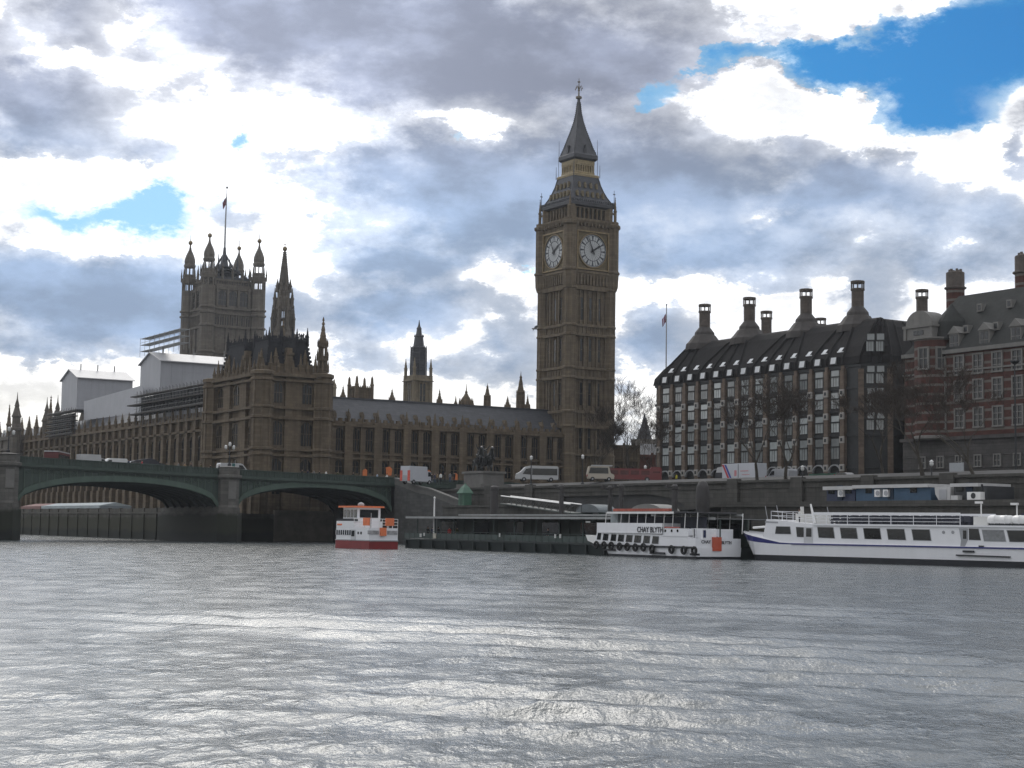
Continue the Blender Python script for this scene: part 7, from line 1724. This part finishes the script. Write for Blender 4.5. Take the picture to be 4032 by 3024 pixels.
# orange banners
for i, (sx, y0, y1, lab) in enumerate(((1541, 1845, 1880, 'orange feather banner behind the bridge parapet, leftmost of four'), (1533, 1838, 1872, ''), (1687, 1850, 1884, 'orange feather banner just behind the white box lorry'), (1793, 1862, 1898, 'orange feather banner left of the monument plinth'))):
    if i == 1: continue
    if i == 0: sx = 1437
    P = PD(sx, y0, 322); Q = PD(sx, y1, 322)
    t = thing('banner', lab, 'banner', (P.x, P.y, 10), group='orange banners by the palace'); m = MB(); hw = .5
    m.extr([Q+R0*-hw, Q+R0*hw*.8, P+R0*hw*.9+Vector((0, 0, -.3)), P+R0*.1, P+R0*-hw*.9+Vector((0, 0, -.35))], tuple(F0*.05)); m.build('cloth', mat('banner_orange', (.55, .16, .05), .8, .15, 1), t); m = MB(); m.tube([(P+R0*-.5)*1, Q+R0*-.5+Vector((0, 0, -2.2))], .05, 5); m.build('pole', BLACK, t)
P = PD(1531, 1837, 324); Q = PD(1531, 1872, 324); t = thing('banner', 'orange feather banner left of the white box lorry, second from left', 'banner', (P.x, P.y, 10), group='orange banners by the palace'); m = MB(); m.extr([Q+R0*-.5, Q+R0*.5, P+R0*.7+Vector((0, 0, -.5)), P+R0*.2, P+R0*-.7+Vector((0, 0, -.2))], tuple(F0*.05)); m.build('cloth', mat('banner_orange', (0, 0, 0)), t); m = MB(); m.tube([P+R0*-.6, Q+R0*-.6+Vector((0, 0, -2.2))], .05, 5); m.build('pole', BLACK, t)

# ------------------------------------------------------------------ street lamps
def lamp_proto(h, heads):
    t = thing('street_lamp', '', 'street lamp', (0, 0, 0), 0, 'street lamps of the far bank')
    m = MB(); m.lathe(0, 0, [(.32, 0), (.32, .5), (.16, .7), (.12, 1.5), (.08, h-.9), (.1, h-.85), (.06, h-.5)], 8)
    if heads == 3: m.tube([(-.75, 0, h-1.0), (-.7, 0, h-1.25), (0, 0, h-1.5), (.7, 0, h-1.25), (.75, 0, h-1.0)], .05, 5)
    m.build('post', BLACK, t, True)
    for dx_, dz_ in (((0, 0), (-.75, -.55), (.75, -.55)) if heads == 3 else ((0, 0),)):
        m = MB(); m.smooth = True; m.ball((dx_, 0, h-.25+dz_), .26, 10, 6, 1.25); g = m.build('lantern', mat('lamp_opal', (.55, .56, .55), .25, .05, 1), t, True)
        m = MB(); m.lathe(dx_, 0, [(.3, h+.0+dz_), (.2, h+.12+dz_), (.04, h+.25+dz_)], 8); m.build('cap', mat('lamp_cap_white', (.6, .6, .6), .5), g, True)
    return t
lp = lamp_proto(5.2, 1); first = True
for sx, ytop, D, lab in ((2092, 1797, 282, 'black street lamp rising behind the white minibus'), (2295, 1793, 282, 'black street lamp left of the cream van'), (2541, 1835, 285, 'short street lamp between the red bus and office block'), (3160, 1836, 228, 'black lamp post before the middle of the office block'), (3668, 1815, 202, 'black lamp post before the striped brick building')):
    P = PD(sx, ytop, D); o = place(lp, first, (P.x, P.y, P.z-5.3), R(20), lab); first = False
bl = lamp_proto(4.2, 3); bl['category'] = 'street lamp'; bl['group'] = 'triple lamps on the bridge piers'
for i, X in enumerate(PIERS[:2]): place(bl, i == 0, (X, YN-.6, ztop(X)+.3), 0, ('triple-globe bridge lamp on the right pier beside the green-striped van', 'triple-globe bridge lamp on the left pier at the picture edge')[i])
# tall dark mast with a flat top near the right edge
P = PD(3995, 1420, 205); Q = PD(3992, 1880, 205); t = thing('lighting_mast', 'tall thin dark mast with a flat dish top before the brick building', 'mast', (P.x, P.y, 9.2)); m = MB(); m.tube([(P.x, P.y, 9.2), (P.x, P.y, P.z)], [.16, .09], 6); m.build('post', BLACK, t); m = MB(); m.lathe(P.x, P.y, [(.1, P.z-.5), (.55, P.z-.2), (.6, P.z), (.1, P.z+.1)], 10); m.build('lamp_head', BLACK, t)

# ------------------------------------------------------------------ people
SKIN = mat('skin', (.42, .26, .19), .6, .1, 3)
def person_proto(pose):
    """a clothed standing or walking figure as one continuous surface"""
    s = .16 if pose == 1 else .05
    V = [(0, 0, .95), (0, 0, 1.15), (0, 0, 1.38), (0, 0, 1.50), (.02, 0, 1.60), (.03, 0, 1.72),
         (0, .19, 1.40), (-.06 if pose else .02, .25, 1.13), (.10, .24, .90), (.13, .235, .81), (0, -.19, 1.40), (.05, -.25, 1.13), (.16 if pose else .04, -.24, .92), (.2 if pose else .06, -.235, .82),
         (0, .10, .88), (s*.6, .105, .49), (s*.3, .11, .08), (s*.3+.15, .12, .04), (0, -.10, .88), (-s*.4, -.105, .49), (-s*1.5, -.11, .09), (-s*1.5+.15, -.12, .05)]
    if pose == 2: V[12] = (.28, -.2, 1.2); V[13] = (.34, -.14, 1.3); V[8] = (.26, .2, 1.18); V[9] = (.33, .13, 1.28)
    E = [(0, 1), (1, 2), (2, 3), (3, 4), (4, 5), (2, 6), (6, 7), (7, 8), (8, 9), (2, 10), (10, 11), (11, 12), (12, 13), (0, 14), (14, 15), (15, 16), (16, 17), (0, 18), (18, 19), (19, 20), (20, 21)]
    rad = [.15, .135, .155, .058, .085, .08, .085, .058, .042, .04, .085, .058, .042, .04, .105, .072, .05, .045, .105, .072, .05, .045]
    me = bpy.data.meshes.new('person'); me.from_pydata(V, E, []); o = bpy.data.objects.new('person', me); C.objects.link(o); o.modifiers.new('s', 'SKIN')
    for v, r_ in zip(me.skin_vertices[0].data, rad): v.radius = (r_*(.85 if r_ > .1 else 1), r_)
    me.skin_vertices[0].data[0].use_root = True; sb = o.modifiers.new('b', 'SUBSURF'); sb.levels = sb.render_levels = 2
    nm = bpy.data.meshes.new_from_object(o.evaluated_get(bpy.context.evaluated_depsgraph_get())); C.objects.unlink(o); bpy.data.objects.remove(o)
    return nm
PM = [person_proto(k) for k in range(3)]
TROUS = [mat('dark_trousers', (.02, .022, .03), .9), mat('blue_jeans', (.04, .06, .12), .9)]
COATS = {'navy': (.02, .025, .06), 'black': (.015, .015, .016), 'white': (.6, .6, .58), 'red': (.35, .03, .03), 'grey': (.16, .16, .17), 'olive': (.07, .075, .03), 'tan': (.25, .17, .09), 'pale blue': (.28, .36, .45), 'yellow': (.55, .5, .06)}
PCACHE = {}
def person(coat, pose, loc, rz, label, group, hair=(.03, .02, .015)):
    key = (coat, pose)
    if key not in PCACHE:
        me = PM[pose].copy(); me.materials.clear()
        for m_ in (TROUS[pose % 2], mat('coat_'+coat.replace(' ', '_'), COATS[coat], .9, .15, 3), SKIN, BLACK): me.materials.append(m_)
        for p in me.polygons:
            z = p.center.z; y = abs(p.center.y)
            hand = y > .1 and ((pose != 2 and z < .88 and y > .2) or (pose == 2 and z > 1.22 and p.center.x > .27))
            p.material_index = 3 if z < .1 else 0 if z < .90 and not (y > .2) else 2 if z > 1.50 or hand else 1
            p.use_smooth = True
        h = MB(); h.smooth = True
        h.lathe(-.012, 0, [(.088, 1.60), (.105, 1.68), (.108, 1.74), (.085, 1.80), (.04, 1.825), (.005, 1.83)], 10); hm = h.mesh('hair', mat('dark_hair', hair, .8))
        for v in hm.vertices:
            if v.co.x > .05 and v.co.z < 1.75: v.co.x = .05
        f = MB(); f.box(.105, .125, -.012, .012, 1.655, 1.69)
        for sg in (-1, 1): f.box(.095, .112, sg*.035-.012, sg*.035+.012, 1.70, 1.712)
        f.box(.10, .113, -.025, .025, 1.63, 1.638); fm = f.mesh('face', mat('face_features', (.12, .05, .04), .7))
        PCACHE[key] = (me, hm, fm)
    me, hm, fm = PCACHE[key]
    o = bpy.data.objects.new('person', me); C.objects.link(o); o.location = loc; o.rotation_euler = (0, 0, rz); tag(o, label, 'person', group)
    for nm_, mm in (('hair', hm), ('face', fm)):
        q = bpy.data.objects.new(nm_, mm); C.objects.link(q); q.parent = o
    return o
PG = 'people walking on the bridge'
pl = [(505, 'navy', 1, 'person in a navy coat by the black taxi on the bridge'), (558, 'red', 0, 'person in a red top under the dark lorry on the bridge'), (628, 'black', 1, 'person in a black coat right of the dark lorry'), (702, 'grey', 1, 'person in a grey coat left of the white green-striped van'),
      (726, 'tan', 2, 'person in a tan coat a few steps left of the white green-striped van'), (752, 'black', 0, 'person in a black coat pausing left of the white green-striped van'), (790, 'olive', 1, 'person in an olive jacket nearing the tail of the green-striped van'), (828, 'black', 2, 'person in a black coat raising both hands beside the green-striped van tail'), (862, 'navy', 0, 'person in navy in front of the white green-striped van tail'),
      (1190, 'black', 1, 'person in a black coat above the right arch crown'), (1212, 'navy', 0, 'person in a navy coat above the right arch crown'), (1236, 'grey', 2, 'person in grey looking at a camera above the right arch'), (1258, 'black', 0, 'person in black close behind another above the right arch'), (1284, 'white', 1, 'person in a white top above the right arch'), (1330, 'olive', 1, 'person in an olive jacket near the bridge end'),
      (1486, 'pale blue', 0, 'person in a pale blue top between two orange banners'), (1524, 'white', 2, 'person in a white coat below the second orange banner'), (1560, 'black', 1, 'person in a black coat left of the white box lorry'), (1392, 'black', 0, 'person in black walking left of the leftmost orange banner')]
rngp = random.Random(4)
for k, (sx, c, ps, lab) in enumerate(pl):
    P = PY(sx, 1860, YN+1.6+rngp.random()*1.6); person(c, ps, (P.x, P.y, ztop(P.x)-1.15+.12), rngp.choice((0.1, math.pi)), lab, PG)
PS = 'people at the head of the stone stair'
for k, (sx, c, ps, lab) in enumerate(((1700, 'black', 0, 'person in black at the stair head right of the lorry'), (1712, 'navy', 1, 'person in navy following another at the stair head'), (1722, 'tan', 2, 'person in a tan coat at the stair head'), (1735, 'white', 0, 'person in white standing at the stair head'), (1752, 'black', 2, 'person in black with raised hands left of the rightmost banner'), (1772, 'grey', 1, 'person in grey beneath the rightmost orange banner'), (1788, 'black', 0, 'person in black right beside the rightmost orange banner'))):
    P = PD(sx, 1905, 296-k*1.2); person(c, ps, (P.x, P.y, 11.1), rngp.random()*6, lab, PS)
PB = 'people on the floating pier'
for k, (sx, c, ps, lab) in enumerate(((1685, 'black', 0, 'person in black waiting under the pier roof near the mast'), (1703, 'navy', 2, 'person in navy under the pier roof beside the mast'), (1726, 'black', 1, 'person in black walking right of the mast under the pier roof'), (1770, 'red', 0, 'person in red waiting under the pier roof'), (1800, 'olive', 1, 'person in olive under the pier roof right of the one in red'), (2158, 'black', 0, 'person in black on the pier left of the canopy boat'))):
    P = PX(sx, 2090, -93.6); person(c, ps, (P.x, P.y, 1.42), rngp.random()*6, lab, PB)
P = PL(3148, 2048, 1.4); P = BO+Vector((P.x*math.cos(BTH)-P.y*math.sin(BTH), P.x*math.sin(BTH)+P.y*math.cos(BTH), 0)); person('white', 2, (P.x, P.y, BIGZ-.1), 2.6, 'person in a white top on the upper deck of the long white boat', None)
P = PZ(2664, 1905, 11.4); person('yellow', 0, tuple(P), 2, 'person in a bright yellow vest on the embankment', None)

# ------------------------------------------------------------------ gull
P = PD(2107, 1294, 120); t = tag(bpy.data.objects.new('gull', None), 'small gull gliding just left of the clock tower', 'bird'); C.objects.link(t); t.location = P
m = MB(); m.smooth = True; k = MB(); k.lathe(0, 0, [(.01, -.22), (.05, -.15), (.075, 0), (.05, .14), (.04, .18), (.045, .22), (.01, .27)], 8); m.add([(z_, x_, y_) for x_, y_, z_ in k.v], k.f)
for sg in (-1, 1):
    pts = [(0, 0, 0), (.03, sg*.2, .10), (.0, sg*.42, .11), (-.09, sg*.66, .02)]; m.tube([Vector(p) for p in pts], [.05, .04, .032, .01], 4); 
    m.add([(.09, 0, .02), (.11, sg*.2, .11), (.05, sg*.42, .12), (-.1, sg*.66, .02), (-.09, sg*.4, .11), (-.1, sg*.2, .09), (-.1, 0, .01)], [tuple(range(7))])
m.add([(-.2, -.03, 0), (-.36, -.08, 0), (-.36, .08, 0), (-.2, .03, 0)], [(0, 1, 2, 3)])
o = m.build('body', mat('gull_grey', (.35, .35, .36), .7), t, True); t.rotation_euler = (R(10), 0, HEAD*-1+R(200))

# ------------------------------------------------------------------ bare trees
BARK = mat('plane_bark', (.050, .043, .034), .9, .4, .8, streak=.3); TWIG = mat('bare_twigs', (.046, .036, .029), .9, .3, 1)
def bare_tree(label, loc, h, seed, spread=1.0, lean=(0, 0), fork=.28, dens=1.0, r0=.36, tz=0.0):
    rng = random.Random(seed); t = thing('bare_tree', label, 'tree', loc, 0, 'leafless plane trees along the embankment')
    tr, tw = MB(), MB()
    def grow(p, d, L, r, lv):
        pts = [p]; n = 3 if lv > 1 else 4; q = p; dd = d
        for k in range(n):
            dd = (dd+Vector((rng.gauss(0, .14), rng.gauss(0, .14), rng.gauss(.03, .1)))*(1 if lv else .35)).normalized(); q = q+dd*(L/n); pts.append(q)
        rr = [r*(1-.42*k/n) for k in range(n+1)]
        (tr if lv < 4 else tw).tube(pts, rr, 7 if lv < 2 else 5 if lv < 4 else 3, cap=False)
        if lv >= 7: return
        nb = (3 if lv == 0 else rng.choice((2, 3, 3)) if lv < 5 else rng.choice((3, 4)) if lv == 5 else 3)
        if lv >= 3: nb = max(2, int(nb*dens+rng.random()*.6))
        for b in range(nb):
            a = rng.random()*6.283 if lv else 6.283*b/nb+rng.random(); tilt = rng.uniform(.32, .8)*spread*(1.0 if lv else .75)
            o = dd.orthogonal().normalized(); w = dd.cross(o); nd_ = (dd*math.cos(tilt)+(o*math.cos(a)+w*math.sin(a))*math.sin(tilt)); nd_.z += .38; nd_.normalize()
            f = rng.uniform(.55, 1.0) if (lv and b) else 1.0; i0 = min(n, max(1, int(f*n+.5))); grow(pts[i0], nd_, L*rng.uniform(.62, .85)*(1.0 if lv else 1.15), rr[i0]*.68 if lv < 5 else max(.026, rr[i0]*.62), lv+1)
    grow(Vector((0, 0, -1)), Vector((lean[0], lean[1], 1)).normalized(), h*fork+1, r0, 0)
    k = h/max(v[2] for v in tw.v)
    for mb in (tr, tw): mb.v = [(x*(.5+.5*k), y*(.5+.5*k), z*k if z > 0 else z) for x, y, z in mb.v]
    tr.build('trunk', BARK, t, True); tw.build('crown', TWIG, t, True); return t
def tree_at(label, sx, ytop, D, seed, **k):
    P = PD(sx, ytop, D); z0 = 9.2; q = PD(sx, ytop+300, D); return bare_tree(label, (q.x, q.y, z0), P.z-z0, seed, **k)
tree_at('bare tree silhouetted in the gap between clock tower and office block', 2478, 1470, 300, 21, spread=1.0, fork=.30, r0=.42)
tree_at('dense bare tree before the lower right corner of the clock tower', 2352, 1590, 298, 8, spread=.95, dens=1.25, fork=.24)
tree_at('smaller bare tree close to the left wall of the office block', 2560, 1600, 310, 33, spread=.8, dens=1.1, fork=.3)
tree_at('bare tree before the middle of the office block, left of the thick-trunked one', 2985, 1440, 236, 5, spread=1.05, dens=1.15, fork=.3, r0=.38)
tree_at('thick-trunked bare tree before the middle of the office block', 3095, 1470, 230, 14, spread=1.0, dens=1.2, fork=.34, r0=.46)
tree_at('bare tree in front of the shaded corner of the office block', 3480, 1480, 226, 27, spread=1.0, dens=1.25, fork=.3)
tree_at('bare tree in front of the round corner bay of the brick building', 3640, 1390, 214, 40, spread=1.05, dens=1.15, fork=.3, r0=.42)
tree_at('leaning bare tree before the long front of the brick building', 3870, 1420, 206, 51, spread=1.05, dens=1.2, fork=.36, lean=(-.25, .38), r0=.42)
# ------------------------------------------------------------------ thin river haze
def haze():
    m = MB(); m.box(-1300, 1600, -1000, 1300, -4.0, 113)
    hm = bpy.data.materials.new('haze_air'); hm.use_nodes = True; t = hm.node_tree
    for n in list(t.nodes):
        if n.type != 'OUTPUT_MATERIAL': t.nodes.remove(n)
    v = t.nodes.new('ShaderNodeVolumePrincipled'); v.inputs['Color'].default_value = (.86, .92, 1, 1); v.inputs['Density'].default_value = HAZE; v.inputs['Anisotropy'].default_value = .45
    t.links.new(v.outputs[0], t.nodes['Material Output'].inputs['Volume'])
    o = m.build('haze', hm); tag(o, 'thin pale blue haze over the river', 'haze', kind='stuff')
HAZE = .00008
haze()
